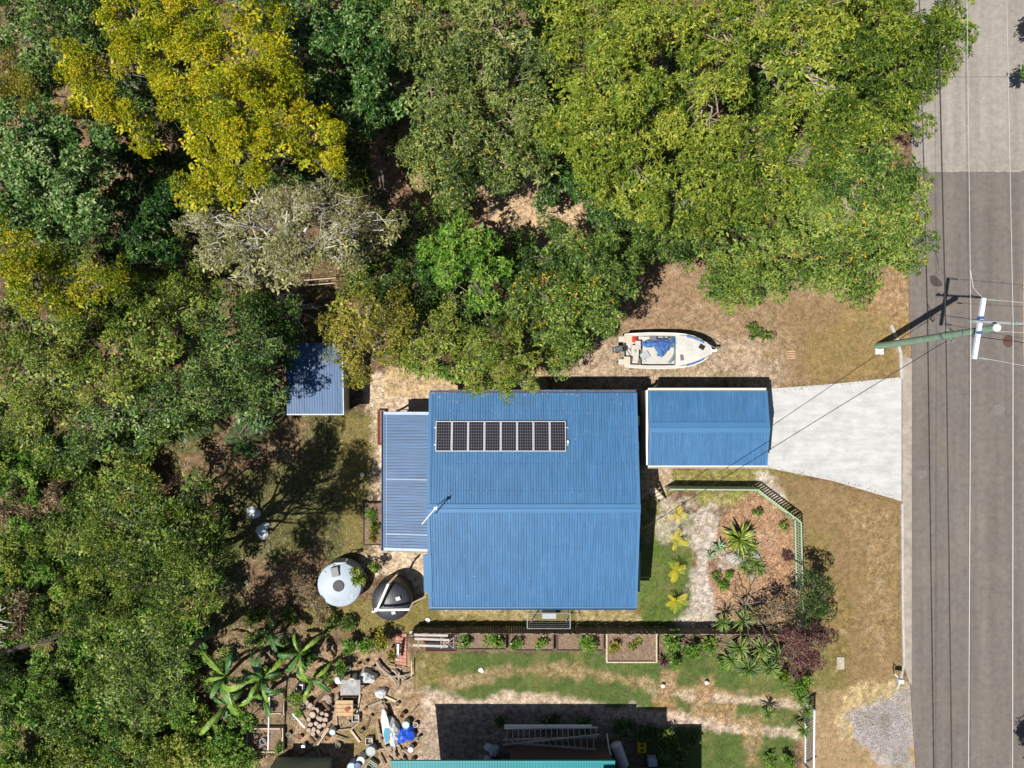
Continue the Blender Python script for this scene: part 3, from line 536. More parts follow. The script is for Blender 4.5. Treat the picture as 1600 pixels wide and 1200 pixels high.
# --- mustard trees round the shed and house
T('mustard green tree draped over the right side of the shed', 'mustard', 'fine', [(530, 490, 36, 5.5), (575, 490, 36, 5.6), (545, 535, 36, 5.2), (590, 540, 34, 5.3), (560, 585, 26, 4.6), (535, 560, 22, 4.8), (620, 500, 34, 5.4), (610, 470, 26, 5)], (590, 560), group='trees along the back of the house', tint=(.52, .3), bark='grey', hole=.16)
T('mustard and olive tree between the shed tree and the feathery tree', 'olive', 'fine', [(650, 530, 32, 4.6), (690, 530, 34, 4.8), (665, 565, 26, 4), (630, 560, 24, 4), (690, 500, 26, 4.6)], (665, 560), group='trees along the back of the house', tint=(.68, .28), hole=.2)
T('feathery grey-green tree hanging over the blue roof edge', 'olive', 'wispy', [(750, 545, 40, 6.2), (790, 540, 40, 6.2), (730, 580, 32, 6), (775, 585, 38, 6), (815, 575, 32, 5.8), (745, 605, 18, 5.4), (825, 600, 18, 5.4), (790, 605, 20, 5.4)], (775, 545), group='trees along the back of the house', tint=(.62, .26), dens=1.3, leaf=.95)
T('bright green shrub growing between the house corner and the shed', 'bright', 'shrub', [(690, 580, 18, 1.8), (665, 578, 16, 1.6), (710, 590, 14, 1.8), (650, 572, 12, 1.4)], (685, 582), name='garden_shrub', cat='shrub', group=None, tint=(.5, .25), r0=.06, twigs=3, twig_r=.012)
# --- green trees, centre
CG = 'green trees between the clearing and the house'
T('bright green round tree just below the sandy clearing', 'bright', 'glossy', [(700, 370, 38, 6), (745, 375, 38, 6.2), (720, 415, 38, 6), (690, 425, 28, 5.4), (765, 420, 30, 5.8), (750, 460, 30, 5.2)], (730, 410), group=CG, tint=(.42, .3))
T('green tree with orange leaf flecks left of the boat', 'green', 'broad', [(855, 470, 42, 5.8), (900, 450, 42, 6), (900, 500, 38, 5.4), (850, 520, 32, 5), (940, 480, 38, 5.6), (880, 545, 22, 3.5), (815, 480, 32, 5.4), (938, 500, 22, 4.4), (900, 538, 24, 4), (868, 570, 20, 3.2), (925, 470, 30, 5.4)], (880, 490), group=CG, tint=(.45, .3), orange=.08)
T('dark green tree left of the sandy turning area above the boat', 'green', 'broad', [(880, 390, 40, 6), (925, 400, 42, 6.2), (965, 420, 36, 5.8), (840, 410, 36, 5.8), (985, 450, 26, 5.2), (940, 440, 34, 5.8), (870, 360, 24, 5)], (920, 410), group=CG, tint=(.38, .28), orange=.02)
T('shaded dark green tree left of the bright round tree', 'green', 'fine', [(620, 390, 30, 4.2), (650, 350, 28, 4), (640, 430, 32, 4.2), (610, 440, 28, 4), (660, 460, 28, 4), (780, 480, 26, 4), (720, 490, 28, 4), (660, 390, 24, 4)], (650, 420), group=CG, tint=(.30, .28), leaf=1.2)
T('low brownish bush between the two green trees above the house', 'olive', 'fine', [(680, 480, 22, 2.6), (655, 490, 20, 2.4), (790, 510, 24, 2.8), (830, 540, 20, 2.4), (860, 560, 16, 2)], (740, 500), name='bush', cat='bush', group=CG, tint=(.5, .3))
# --- tips of a tree just outside the right edge
T('dark crown edge poking in at the right side of the street', 'dark', 'glossy', [(1626, 30, 12, 2.5), (1612, 110, 12, 2.5), (1636, 20, 14, 2.5)], (1640, 70), tint=(.4, .25), r0=.1, group=None)
T('dark crown edge poking in at the bottom right corner', 'dark', 'glossy', [(1614, 1186, 13, 2.2), (1630, 1200, 15, 2.2)], (1640, 1190), tint=(.4, .25), r0=.1, group=None)

# --- low growth in the shaded gaps between the tall crowns
LANDM = [(1420, 90, 'street-side bright tree'), (1200, 90, 'bare-forked lime tree'), (960, 120, 'brightest lime tree'), (1180, 280, 'spreading green tree'), (1360, 340, 'tree overhanging the street grass'), (1170, 420, 'small tree right of the boat'), (750, 130, 'mottled olive tree'), (720, 270, 'lower mottled tree'), (540, 100, 'glossy dark tree'), (385, 170, 'largest yellow tree'), (240, 60, 'top yellow tree'), (160, 150, 'slim golden tree'), (20, 140, 'dull golden tree'), (90, 440, 'golden left-edge tree'), (75, 280, 'large dark left tree'), (60, 50, 'grey-green corner tree'), (450, 370, 'white-branched tree'), (60, 580, 'olive left-edge tree'), (220, 540, 'mustard and sage tree'), (340, 580, 'sage tree by the shed'), (730, 410, 'round bright tree'), (880, 490, 'orange-flecked tree'), (920, 410, 'dark tree below the clearing'), (560, 530, 'mustard tree by the shed')]
def beside(x, y):
    lx, ly, nm = min(LANDM, key=lambda l: (l[0] - x) ** 2 + (l[1] - y) ** 2); dx, dy = x - lx, y - ly; d = math.hypot(dx, dy)
    if d < 28: return f'beneath the middle of the {nm}'
    v = 'above' if dy < -.38 * d else 'below' if dy > .38 * d else ''; h = 'left of' if dx < -.38 * d else 'right of' if dx > .38 * d else ''
    far = 'just ' if d < 75 else 'well '
    return far + (f'{v} and {h}' if v and h else v + h) + f' the {nm}'
def gap_fill():
    rg = random.Random(11); keep_open = [[(575, 195), (668, 215), (655, 335), (585, 330)], [(745, 275), (935, 285), (925, 372), (760, 365)], [(225, 700), (345, 690), (345, 800), (235, 800)], [(430, 425), (545, 425), (545, 520), (430, 520)], [(440, 530), (545, 530), (545, 650), (440, 650)]]
    forest = [(-20, -20), (1380, -20), (1380, 120), (1330, 330), (1230, 400), (1100, 390), (990, 400), (900, 500), (700, 540), (560, 470), (440, 480), (345, 640), (340, 700), (-20, 700)]
    for gy_ in range(-10, 700, 26):
        for gx_ in range(-10, 1380, 26):
            x, y = gx_ + rg.uniform(-8, 8), gy_ + rg.uniform(-8, 8)
            if polydist(np.array([x]), np.array([y]), forest)[0] < 0 or any(polydist(np.array([x]), np.array([y]), q)[0] > -8 for q in keep_open): continue
            if any((x - a) ** 2 + (y - b) ** 2 < (r * .86) ** 2 for a, b, r in BLOBS): continue
            k = rg.choice(['dark', 'green', 'olive', 'green', 'blue']); r = rg.uniform(22, 32)
            side = 'left part' if x < 420 else 'upper middle part' if x < 850 else 'upper right part'
            tree('low_tree', f'low {dict(dark="dark green", green="mid green", olive="olive", blue="sage green")[k]} tree {beside(x, y)}', 'low tree', k, 'fine', [(x + rg.uniform(-8, 8), y + rg.uniform(-8, 8), r * rg.uniform(.7, 1), rg.uniform(1.8, 3.4)) for _ in range(2)], (x, y), 'low growth in gaps of the ' + side, dens=.68, tint=(rg.uniform(.3, .5), .3), leaf=1.3, r0=.05, twigs=2, twig_r=.012)
gap_fill()
# --- undergrowth
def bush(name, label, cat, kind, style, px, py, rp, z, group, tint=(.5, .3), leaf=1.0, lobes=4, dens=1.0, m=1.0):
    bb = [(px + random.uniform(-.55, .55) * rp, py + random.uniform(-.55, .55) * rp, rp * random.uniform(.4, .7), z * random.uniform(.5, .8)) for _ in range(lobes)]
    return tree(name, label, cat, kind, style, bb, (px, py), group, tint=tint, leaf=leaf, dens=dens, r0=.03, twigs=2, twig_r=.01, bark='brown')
UG = 'undergrowth on the left of the block'; kinds = [('bright', 'bright green leafy undergrowth bush left of the banana plants'), ('olive', 'olive undergrowth bush in the wild corner at the lower left'), ('green', 'mid green undergrowth bush in the wild corner at the lower left'), ('brown', 'dry brown undergrowth bush in the wild corner at the lower left')]
rr = random.Random(5); spots = []
tries = 0
while len(spots) < 125 and tries < 6000:
    tries += 1
    px, py = rr.uniform(-10, 378), rr.uniform(690, 1205)
    if px > 335 and py < 1105: continue
    if 235 < px < 340 and 690 < py < 800: continue
    if 140 < px < 340 and 700 < py < 960 and rr.random() < .55: continue
    if abs(py - (1018 - px * .30)) < 12 and px < 215: continue
    if px > 305 and 970 < py < 1100: continue
    if any((px - a) ** 2 + (py - b) ** 2 < 23 ** 2 for a, b in spots): continue
    spots.append((px, py))
def ug_label(k, px, py):
    what = ['bright green leafy bush', 'olive bush', 'mid green bush', 'dry brown bush'][k]; d = py - (1018 - px * .30)
    row = 'high above the trunk shadow' if d < -190 else 'above the fallen log' if d < -90 else 'close above the trunk shadow' if d < 0 else 'just below the trunk shadow' if d < 70 else 'well below the trunk shadow' if py < 1150 else 'by the bottom edge'
    co = 'at the left edge' if px < 45 else 'near the left edge' if px < 110 else 'straight below the golden tree' if px < 180 else 'right of middle undergrowth' if px < 250 else 'beside the fenced yard and banana plants'
    return f'{what} {row}, {co}'
for (px, py) in spots:
    u = rr.random(); k = 0 if (u < .42 and (py > 900 or px < 100)) else 1 if u < .60 else 2 if u < .94 else 3
    bush('undergrowth_bush', ug_label(k, px, py), 'bush', kinds[k][0], rr.choice(['shrub', 'fine']) if k else 'shrub', px, py, rr.uniform(24, 38), rr.uniform(.8, 2.4), UG, tint=(rr.uniform(.35, .6), .32), leaf=rr.uniform(.9, 1.5), lobes=5, dens=1.3)
for (px, py, rp, z, k, lab) in [
    (575, 1010, 14, 1.4, 'bright', 'bright green shrub beside the pink paved strip'), (600, 1000, 16, 1.6, 'mustard', 'yellow-flecked shrub left of the pink paved strip'), (610, 1022, 10, 1.2, 'mustard', 'small yellow-flecked shrub at the foot of the pink paving'),
    (548, 1010, 13, 1.2, 'bright', 'bright green shrub right of the banana plants'), (530, 1040, 13, 1.2, 'bright', 'leafy green shrub above the white drums'), (505, 1055, 12, 1.2, 'bright', 'leafy green shrub between the white drums and the square pot'), (462, 1095, 14, 1.0, 'bright', 'green vegetable clump right of the white pipe'), (472, 1110, 10, 1, 'bright', 'small green vegetable clump beside the log pile'), (436, 1168, 8, .6, 'bright', 'small green plant in the timber-edged planter'),
    (562, 900, 15, 2.2, 'olive', 'olive shrub between the two water tanks'), (585, 885, 9, 1.8, 'olive', 'small olive shrub behind the black tank'),
    (726, 1002, 12, .9, 'bright', 'leafy green vegetable clump in the left garden bed'), (770, 1000, 18, .9, 'bright', 'widest green vegetable clump in the garden beds'), (805, 1005, 10, .8, 'bright', 'green vegetables right beside the white stake'), (848, 1002, 11, .6, 'bright', 'pale green squash plant alone on bare soil'), (925, 1005, 18, 1.0, 'bright', 'dense green herb clump in the fourth garden bed'), (960, 1010, 10, .9, 'mustard', 'yellowish herb clump at the left end of the large soil bed'), (992, 1006, 12, .4, 'olive', 'sparse greyish seedlings in the large soil bed'),
    (400, 1000, 20, .9, 'green', 'dark bush under the clump of banana plants, upper left'), (448, 1012, 20, .9, 'green', 'dark bush under the clump of banana plants, centre'), (350, 1035, 22, .9, 'green', 'dark bush under the leftmost large banana plant'), (478, 1030, 18, .9, 'bright', 'green bush between the two right banana plants'), (410, 1062, 20, .9, 'bright', 'green bush under the lowest banana plants'), (330, 1070, 20, .9, 'green', 'dark bush at the lower left of the banana plants'), (395, 960, 18, .7, 'olive', 'olive bush at the shaded bottom of the fenced yard'), (452, 962, 16, .7, 'green', 'dark bush below the closest banana plant in the yard'), (515, 975, 16, .8, 'green', 'dark bush below the pale water tank'), (545, 975, 14, .7, 'green', 'dark bush left of the black water tank foot'),
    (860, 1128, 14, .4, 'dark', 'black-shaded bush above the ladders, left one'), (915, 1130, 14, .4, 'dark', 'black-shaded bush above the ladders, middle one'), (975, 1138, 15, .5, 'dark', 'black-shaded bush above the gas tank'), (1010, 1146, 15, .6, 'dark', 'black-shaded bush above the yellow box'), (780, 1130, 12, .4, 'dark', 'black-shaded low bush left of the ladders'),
    (1050, 1005, 18, 1.2, 'bright', 'bright green bush right of the large soil bed'), (1080, 1020, 16, 1.1, 'bright', 'bright green bush beside the clump of grassy palms'), (1110, 1010, 16, 1.1, 'bright', 'bright green bush left of the grassy palms'), (1130, 1035, 12, .8, 'bright', 'low bright green bush below the grassy palms'), (1055, 1030, 12, .9, 'bright', 'low bright bush behind the purple spiky plant'), (1245, 1075, 13, 1.4, 'bright', 'bright green hedge plant above the metal gate'), (1262, 1062, 10, 1.2, 'bright', 'bright green hedge plant below the purple bush'), (1225, 1060, 12, 1.2, 'lime', 'lime hedge plant left of the purple bush'), (1205, 1045, 11, 1.2, 'lime', 'lime hedge plant beside the grassy palms'),
    (1200, 1190, 12, .7, 'bright', 'low green shrub in the rockery at the bottom edge'), (1235, 1188, 10, .7, 'bright', 'low green shrub beside the foot of the gate'), (1065, 1180, 18, 1.2, 'green', 'shaded green shrub beside the yellow box'), (1045, 1150, 16, 1, 'green', 'shaded green shrub above the yellow box'), (1085, 1160, 12, .8, 'green', 'shaded green shrub at the right of the big shadow'),
    (583, 803, 8, .5, 'bright', 'bright green plant at the top of the timber bed by the veranda'), (588, 822, 8, .5, 'olive', 'olive plant in the middle of the bed by the veranda'), (582, 838, 8, .5, 'mustard', 'yellow-green plant at the foot of the bed by the veranda'),
    (1225, 823, 8, .4, 'green', 'small dark shrub near the bend of the fence on mulch'), (1183, 801, 6, .4, 'green', 'tiny dark shrub below the fence bend on mulch'), (1120, 898, 6, .3, 'green', 'tiny green shrub on mulch beside the pale path'), (1140, 900, 6, .3, 'bright', 'tiny bright shrub above the bare tree'), (1132, 912, 8, .3, 'bright', 'low bright ground plant left of the bare tree'), (1232, 868, 6, .4, 'purple', 'small dark red-leaved shrub beside the fence')]:
    bush('garden_shrub', lab, 'shrub', k, 'shrub', px, py, rp, z, None, leaf=.9 if rp > 12 else .75, lobes=5 if rp > 12 else 3)
tree('dark_shrub', 'dark olive rounded shrub outside the green fence corner', 'shrub', 'mango', 'fine', [(1272, 905, 17, 2.6), (1285, 925, 18, 2.6), (1268, 940, 18, 2.5), (1275, 970, 15, 2.3), (1290, 955, 10, 2.2)], (1262, 930), None, tint=(.20, .2), r0=.07)
tree('purple_shrub', 'dark purple leaved shrub at the corner between both gardens', 'shrub', 'purple', 'fine', [(1235, 1000, 18, 3), (1260, 1005, 22, 3.2), (1255, 1035, 18, 2.8), (1285, 995, 16, 2.8), (1230, 1020, 12, 2.6), (1272, 1030, 14, 2.6)], (1252, 1000), None, tint=(.5, .3), r0=.08, hole=.15, twigs=6, twig_r=.015, show=.8, bark='dry')
tree('dry_shrub', 'dry brown twiggy shrub at the lower right of the mulch bed', 'shrub', 'brown', 'fine', [(1215, 950, 18, 2), (1235, 965, 16, 2), (1195, 965, 14, 1.8), (1240, 940, 12, 2)], (1222, 960), None, tint=(.45, .3), dens=.65, r0=.06, twigs=14, twig_r=.016, show=1, bark='dry')
tree('dead_fern', 'dry brown fern mass left of the pale water tank', 'fern', 'brown', 'wispy', [(480, 925, 16, 1.2), (470, 905, 12, 1), (488, 945, 14, 1.2), (505, 962, 12, 1)], (480, 930), None, tint=(.6, .3), dens=1.0, r0=.03)

# --- bare trees and dead branches
def branchy(mb, p, d, L, r, depth, spread=.7, up=.15):
    q = p + d * L; pts = wiggle(p, q, 4, .10); mb.tube(pts, [r, r * .88, r * .78, r * .7, r * .6], 6 if depth > 1 else 4, caps=False)
    if depth <= 0: return
    for i in range(random.choice([2, 3])):
        nd = (d + Vector((random.gauss(0, spread), random.gauss(0, spread), random.gauss(up, spread * .4)))).normalized()
        branchy(mb, pts[-1 if i < 2 else 2], nd, L * random.uniform(.55, .85), r * .58, depth - 1, spread, up)
t = thing('bare_tree', 'leafless dark tree casting a twiggy shadow on the mulch', 'tree', W(1158, 935))
mb = MB(); b = W(1158, 935); mb.tube(wiggle(b, b + Vector((0, 0, .9)), 3, .05), [.07, .065, .06, .055], 8); mb.build('trunk', BARK['grey'], t, smooth=True)
for a in range(6):
    mb = MB(); an = a * 1.05 + .3; branchy(mb, b + Vector((0, 0, .85)), Vector((math.cos(an), math.sin(an), .7)).normalized(), 1.0, .034, 3, .38, .1); mb.build('branch', BARK['grey'], t)
t = thing('dead_tree', 'bleached dead tree with splayed pale branches at left edge', 'tree', W(22, 945))
b = W(22, 945); mb = MB(); mb.tube(wiggle(b, b + Vector((-.3, .1, 2.6)), 4, .05), [.2, .18, .16, .14, .12], 9); mb.build('trunk', BARK['white'], t, smooth=True)
for a in (.1, -.25, -.9, -1.4, 2.6, 3.6):
    mb = MB(); branchy(mb, b + Vector((-.3, .1, 2.5)), Vector((math.cos(a), math.sin(a), .15)).normalized(), 1.0, .06, 2, .3, .02); mb.build('branch', BARK['white'], t)
def fallen(name, label, x0, y0, x1, y1, z, r, n=4, bark='white', depth=2):
    a, b = W(x0, y0, z), W(x1, y1, z); t = thing(name, label, 'dead branches', (a.x, a.y, 0))
    for i in range(n):
        s = a.lerp(b, i / max(1, n - 1) * .7); d = (b - a).normalized() + Vector((random.gauss(0, .35), random.gauss(0, .35), .05))
        mb = MB(); branchy(mb, s, d.normalized(), (b - a).length * .32, r, depth, .35, 0); mb.build('branch', BARK[bark], t)
    return t
fallen('dead_branches', 'pale dead branches heaped behind the shed', 415, 445, 480, 500, 1.0, .04, 8)
fallen('dead_branches', 'brown dead limbs lying in the gap below the golden tree', 60, 520, 130, 495, 1.2, .05, 4, 'brown')
mb = MB(); a = W(20, 1010, .12); mb.tube(wiggle(W(-10, 1025, .15), W(205, 952, .22), 7, .04), [.22, .24, .22, .21, .19, .18, .16, .13], 9)
tag(mb.build('trunk_shadow_log', mat('trunk_shadow_dark', (.06, .048, .04), .9, .4, 5, bump=.6), smooth=True, loc=a), 'long dark log shape standing in for a trunk shadow, lower left undergrowth', 'log')  # dark solid standing in for a long trunk shadow

# --- large-leaved plants: every leaf is a part of its own (shared meshes)
def blade_mesh(name, L, w, m, seg=5, arch=.5, fold=.25, droop=1.0):
    vs = []; fs = []
    for i in range(seg + 1):
        t = i / seg; x = L * t * (1 - .1 * t); z = L * (arch * t - droop * arch * t * t * 1.2); ww = w * .5 * math.sin(math.pi * (t * .86 + .10)) + .002
        vs += [(x, -ww, z + ww * fold), (x, 0, z), (x, ww, z + ww * fold)]
    for i in range(seg):
        for j in (0, 1): fs.append((i * 3 + j, i * 3 + j + 1, i * 3 + j + 4, i * 3 + j + 3))
    me = bpy.data.meshes.new(name); me.from_pydata(vs, [], fs); me.materials.append(m); return me
def plant(name, label, cat, loc, leaves, n, z0=.1, el=(.1, 1.1), sc=(.7, 1.1), group=None, stem=None, stem_r=.05, tilt=0, leafname='leaf', wild=False):
    t = thing(name, label, cat, loc, group)
    if stem:
        mb = MB(); l = Vector(loc); mb.tube([l, l + Vector((0, 0, z0 * .5)), l + Vector((0, 0, z0))], [stem_r * 1.2, stem_r, stem_r * .9], 8); mb.build(stem, BARK['brown'], t, smooth=True)
    for i in range(n):
        me = random.choice(leaves); o = link(leafname, me, t); f = i / max(1, n - 1)
        o.location = (0, 0, z0 + random.uniform(-.03, .03)); e = el[0] + (el[1] - el[0]) * f + random.uniform(-.08, .08); s = random.uniform(*sc) * (1 - .25 * f)
        if wild: e = random.uniform(-.25, .75) if random.random() < .8 else 1.1
        o.rotation_euler = (random.uniform(-.2, .2) * (3 if wild else 1), -e, i * 2.399 + random.uniform(-.5, .5) * (2 if wild else 1)); o.scale = (s, s, s)
    return t
def lm(name, c1, c2, **k): return mat(name, c1, .5, .35, 3, dirt=(*c2, .8), dscale=1.5, spec=.45, **k)
cord = [blade_mesh('strap_leaf', .75, .05, lm('strap_leaf_green', (.13, .20, .03), (.32, .33, .08)), 4, .5), blade_mesh('strap_leaf_dark', .68, .048, lm('strap_leaf_dark', (.05, .10, .02), (.15, .2, .04)), 4, .4)]
agave = [blade_mesh('agave_leaf', .6, .11, lm('agave_green', (.20, .30, .16), (.30, .36, .2)), 4, .35)]
yucca = [blade_mesh('yucca_leaf', 1.0, .08, lm('yucca_green', (.22, .28, .03), (.42, .42, .06)), 4, .35), blade_mesh('yucca_leaf_dark', .9, .08, lm('yucca_dark', (.08, .14, .02), (.25, .28, .04)), 4, .35)]
red = [blade_mesh('purple_leaf', .55, .05, lm('purple_strap', (.09, .035, .04), (.18, .08, .06)), 4, .35)]
plant('spiky_yucca', 'large yellow-green spiky yucca in the centre of the mulch bed', 'yucca', W(1150, 838), yucca, 80, .4, (0, 1.3), (1.0, 1.45), stem='trunk')
plant('agave', 'pale green agave left of the yellow-green yucca', 'agave', W(1121, 853), agave, 24, .2, (.05, 1.1), (.8, 1.1))
plant('agave', 'small dark green agave below the pale one', 'agave', W(1108, 866), agave, 18, .15, (.1, 1.1), (.55, .8))
for (x, y, lab) in [(1163, 850, 'bromeliad right beside the large yucca'), (1170, 872, 'bromeliad beside the grey rock on mulch'), (1160, 884, 'bromeliad below the grey rock'), (1180, 880, 'yellowish bromeliad at right of the rockery'), (1165, 862, 'bromeliad between the yucca and the rock'), (1174, 856, 'uppermost bromeliad beside the large yucca'), (1152, 866, 'bromeliad just above the large grey rock'), (1185, 890, 'lowest yellowish bromeliad of the rockery'), (1168, 892, 'bromeliad left of the lowest yellowish one')]:
    plant('bromeliad', lab, 'bromeliad', W(x, y), cord, 26, .2, (.1, 1.2), (.75, 1.05), 'bromeliads in the rockery')
CP = 'grassy palms between the two gardens'
for (x, y, s, lab) in [(1120, 962, 1.1, 'left grassy palm at the bottom of the mulch bed'), (1150, 958, 1.2, 'middle grassy palm at the bottom of the mulch bed'), (1170, 950, 1.1, 'grassy palm under the bare tree'), (1145, 1000, 1.3, 'grassy palm just below the paling fence line'), (1178, 1000, 1.3, 'grassy palm left of the purple shrub'), (1158, 1030, 1.4, 'lowest grassy palm of the clump, over the lawn edge'), (1190, 1030, 1.3, 'grassy palm at the lower right of the clump'), (1205, 1015, 1.1, 'grassy palm touching the purple shrub'), (1135, 1020, 1.1, 'grassy palm at the left of the clump'),
                      (1192, 1105, .9, 'lone grassy palm in the middle of the track'), (1245, 1128, 1.0, 'grassy palm at the left of the gate post'), (1250, 1098, 1.0, 'grassy palm at the top end of the gate'), (1240, 1080, 1.0, 'dark grassy palm above the gate')]:
    plant('grassy_palm', lab, 'palm', W(x, y), cord, 44, .9 * s, (-.3, 1.2), (.9 * s, 1.15 * s), CP, stem='trunk', stem_r=.05)
for (x, y, lab) in [(1036, 1030, 'purple spiky plant at the right end of the garden beds')]:
    plant('purple_flax', lab, 'flax', W(x, y), red, 34, .15, (0, 1.3), (.9, 1.2))
plant('spiky_yucca', 'green spiky yucca left of the pale water tank', 'yucca', W(468, 898), yucca, 24, .25, (.1, 1.2), (.6, .8))
plant('grassy_palm', 'shaded grassy palm beside the yellow box', 'palm', W(1035, 1165), cord, 22, .6, (-.2, 1.2), (.9, 1.1), stem='trunk')

def frond_mesh(name, L, m, n=16, wl=.34, arch=.45, lw=.012):
    mb = MB(); pts = []
    for i in range(9):
        t = i / 8; pts.append(Vector((L * t * (1 - .15 * t * t), 0, L * (arch * t - arch * 1.35 * t * t))))
    mb.tube(pts, [.018 - .0016 * i for i in range(9)], 4, caps=False)
    for i in range(n):
        t = .14 + .84 * i / (n - 1); k = t * 8; j = min(7, int(k)); p = pts[j].lerp(pts[j + 1], k - j); l = wl * math.sin(math.pi * (t * .8 + .15))
        for s in (-1, 1):
            d = Vector((.75, s * 1.0, -.15 + random.uniform(-.15, .1))).normalized(); q = p + d * l; w = Vector((lw, -s * lw * .5, 0))
            mid = p.lerp(q, .45); mb.add([p, mid + w, q, mid - w], [(0, 1, 2, 3)])
    me = bpy.data.meshes.new(name); me.from_pydata([tuple(v) for v in mb.v], [], mb.f); me.materials.append(m); return me
gf_k = dict(n=13, wl=.24, lw=.009)
gf = [frond_mesh('golden_frond', .85, lm('golden_palm', (.66, .52, .02), (.50, .46, .03)), **gf_k), frond_mesh('golden_frond_green', .95, lm('golden_palm_green', (.36, .40, .03), (.5, .45, .03)), **gf_k)]
for (x, y, lab) in [(1056, 800, 'thin golden palm nearest the green side fence'), (1054, 842, 'second golden palm down from the side fence'), (1052, 886, 'bushy golden palm third down beside the house'), (1052, 934, 'golden palm furthest down, near the paling fence')]:
    plant('golden_palm', lab, 'palm', W(x, y), gf, 12, .55, (-.05, 1.0), (.65, 1.1), 'golden palms along the house', stem='trunk', stem_r=.04, leafname='frond')
df = [frond_mesh('dark_frond', 1.7, lm('dark_palm', (.035, .085, .02), (.07, .13, .03)), 24, .5, lw=.02)]
for (x, y, lab) in [(425, 640, 'shaded palm beside the lower left corner of the shed'), (400, 680, 'shaded palm below the shed in the shaded yard'), (310, 660, 'dark palm in shade below the sage green trees')]:
    plant('shade_palm', lab, 'palm', W(x, y), df, 12, 1.6, (-.1, .9), (.8, 1.0), 'palms in shade', stem='trunk', stem_r=.07, leafname='frond')

def banana_leaf(name, L, w, m, torn=.5, seed=0):
    rr_ = random.Random(seed); mb = MB(); n = 22; pts = []
    for i in range(n + 1):
        t = i / n; pts.append(Vector((L * t * (1 - .22 * t * t), .04 * math.sin(t * 3), L * (.55 * t - .80 * t * t))))
    mb.tube(pts[::2], [.035 - .0026 * i for i in range(len(pts[::2]))], 5, caps=False)
    for s in (-1, 1):
        drop = 0
        for i in range(2, n):
            t0, t1 = i / n, (i + 1) / n; W0 = w * math.sin(math.pi * min(1, (t0 - .04) * 1.02)) ** .55 * .5; W1 = w * max(0, math.sin(math.pi * min(1, (t1 - .04) * 1.02))) ** .55 * .5
            if rr_.random() < torn: drop = rr_.uniform(-.1, .6); gap = rr_.uniform(.02, .085)
            else: gap = 0
            k = .35 + drop; a, b = pts[i], pts[i + 1]
            e0 = a + Vector((W0 * .30 + gap, s * W0, -W0 * k)); e1 = b + Vector((W1 * .30, s * W1, -W1 * k)); m0 = a + Vector((W0 * .12 + gap * .3, s * W0 * .5, W0 * .08)); m1 = b + Vector((W1 * .12, s * W1 * .5, W1 * .08))
            up_ = Vector((0, 0, .01)); mb.add([a + up_, b + up_, m1, m0], [(0, 1, 2, 3)]); mb.add([m0, m1, e1, e0], [(0, 1, 2, 3)])
    me = bpy.data.meshes.new(name); me.from_pydata([tuple(v) for v in mb.v], [], mb.f); me.materials.append(m); return me
bm = [lm('banana_green', (.06, .155, .03), (.10, .21, .05)), lm('banana_dark', (.04, .12, .03), (.07, .16, .05)), lm('banana_lime', (.15, .25, .03), (.24, .33, .04)), lm('banana_gold', (.55, .36, .02), (.40, .34, .03))]
bl = [banana_leaf('banana_leaf', [1.9, 2.5, 2.1][i % 3], [.42, .36, .46][i % 3], bm[(i * 2) % 3], .3 + .25 * (i % 3), i) for i in range(6)] + [banana_leaf('yellowed_leaf', 1.2, .4, bm[3], .9, 9)]
for (x, y, z, s, n, lab) in [(432, 1035, 2.2, 1.0, 9, 'banana plant with a yellowed leaf above the timber planter'), (485, 1000, 2.0, .85, 7, 'banana plant right of the clump, near the pale tank'), (380, 1030, 2.4, 1.05, 8, 'leftmost large banana plant, long leaves to the left'), (440, 970, 1.7, .75, 6, 'banana plant closest below the shaded yard'), (375, 1078, 1.9, .85, 7, 'lowest banana plant left of the white pipe'), (330, 985, 1.4, .7, 6, 'small banana plant at the lower left corner of the yard'), (500, 1045, 1.4, .7, 6, 'small banana plant left of the white drums'), (430, 1070, 1.6, .7, 5, 'banana plant overhanging the square white pot')]:
    t = plant('banana_plant', lab, 'banana plant', W(x, y), bl[:6], n + 1, z, (-.15, .9), (.7 * s, 1.3 * s), 'banana plants', stem='trunk', stem_r=.1, wild=True)
    if 'yellowed' in lab:
        o = link('yellowed_leaf', bl[6], t); o.location = (0, 0, z); o.rotation_euler = (0, -.1, .15)

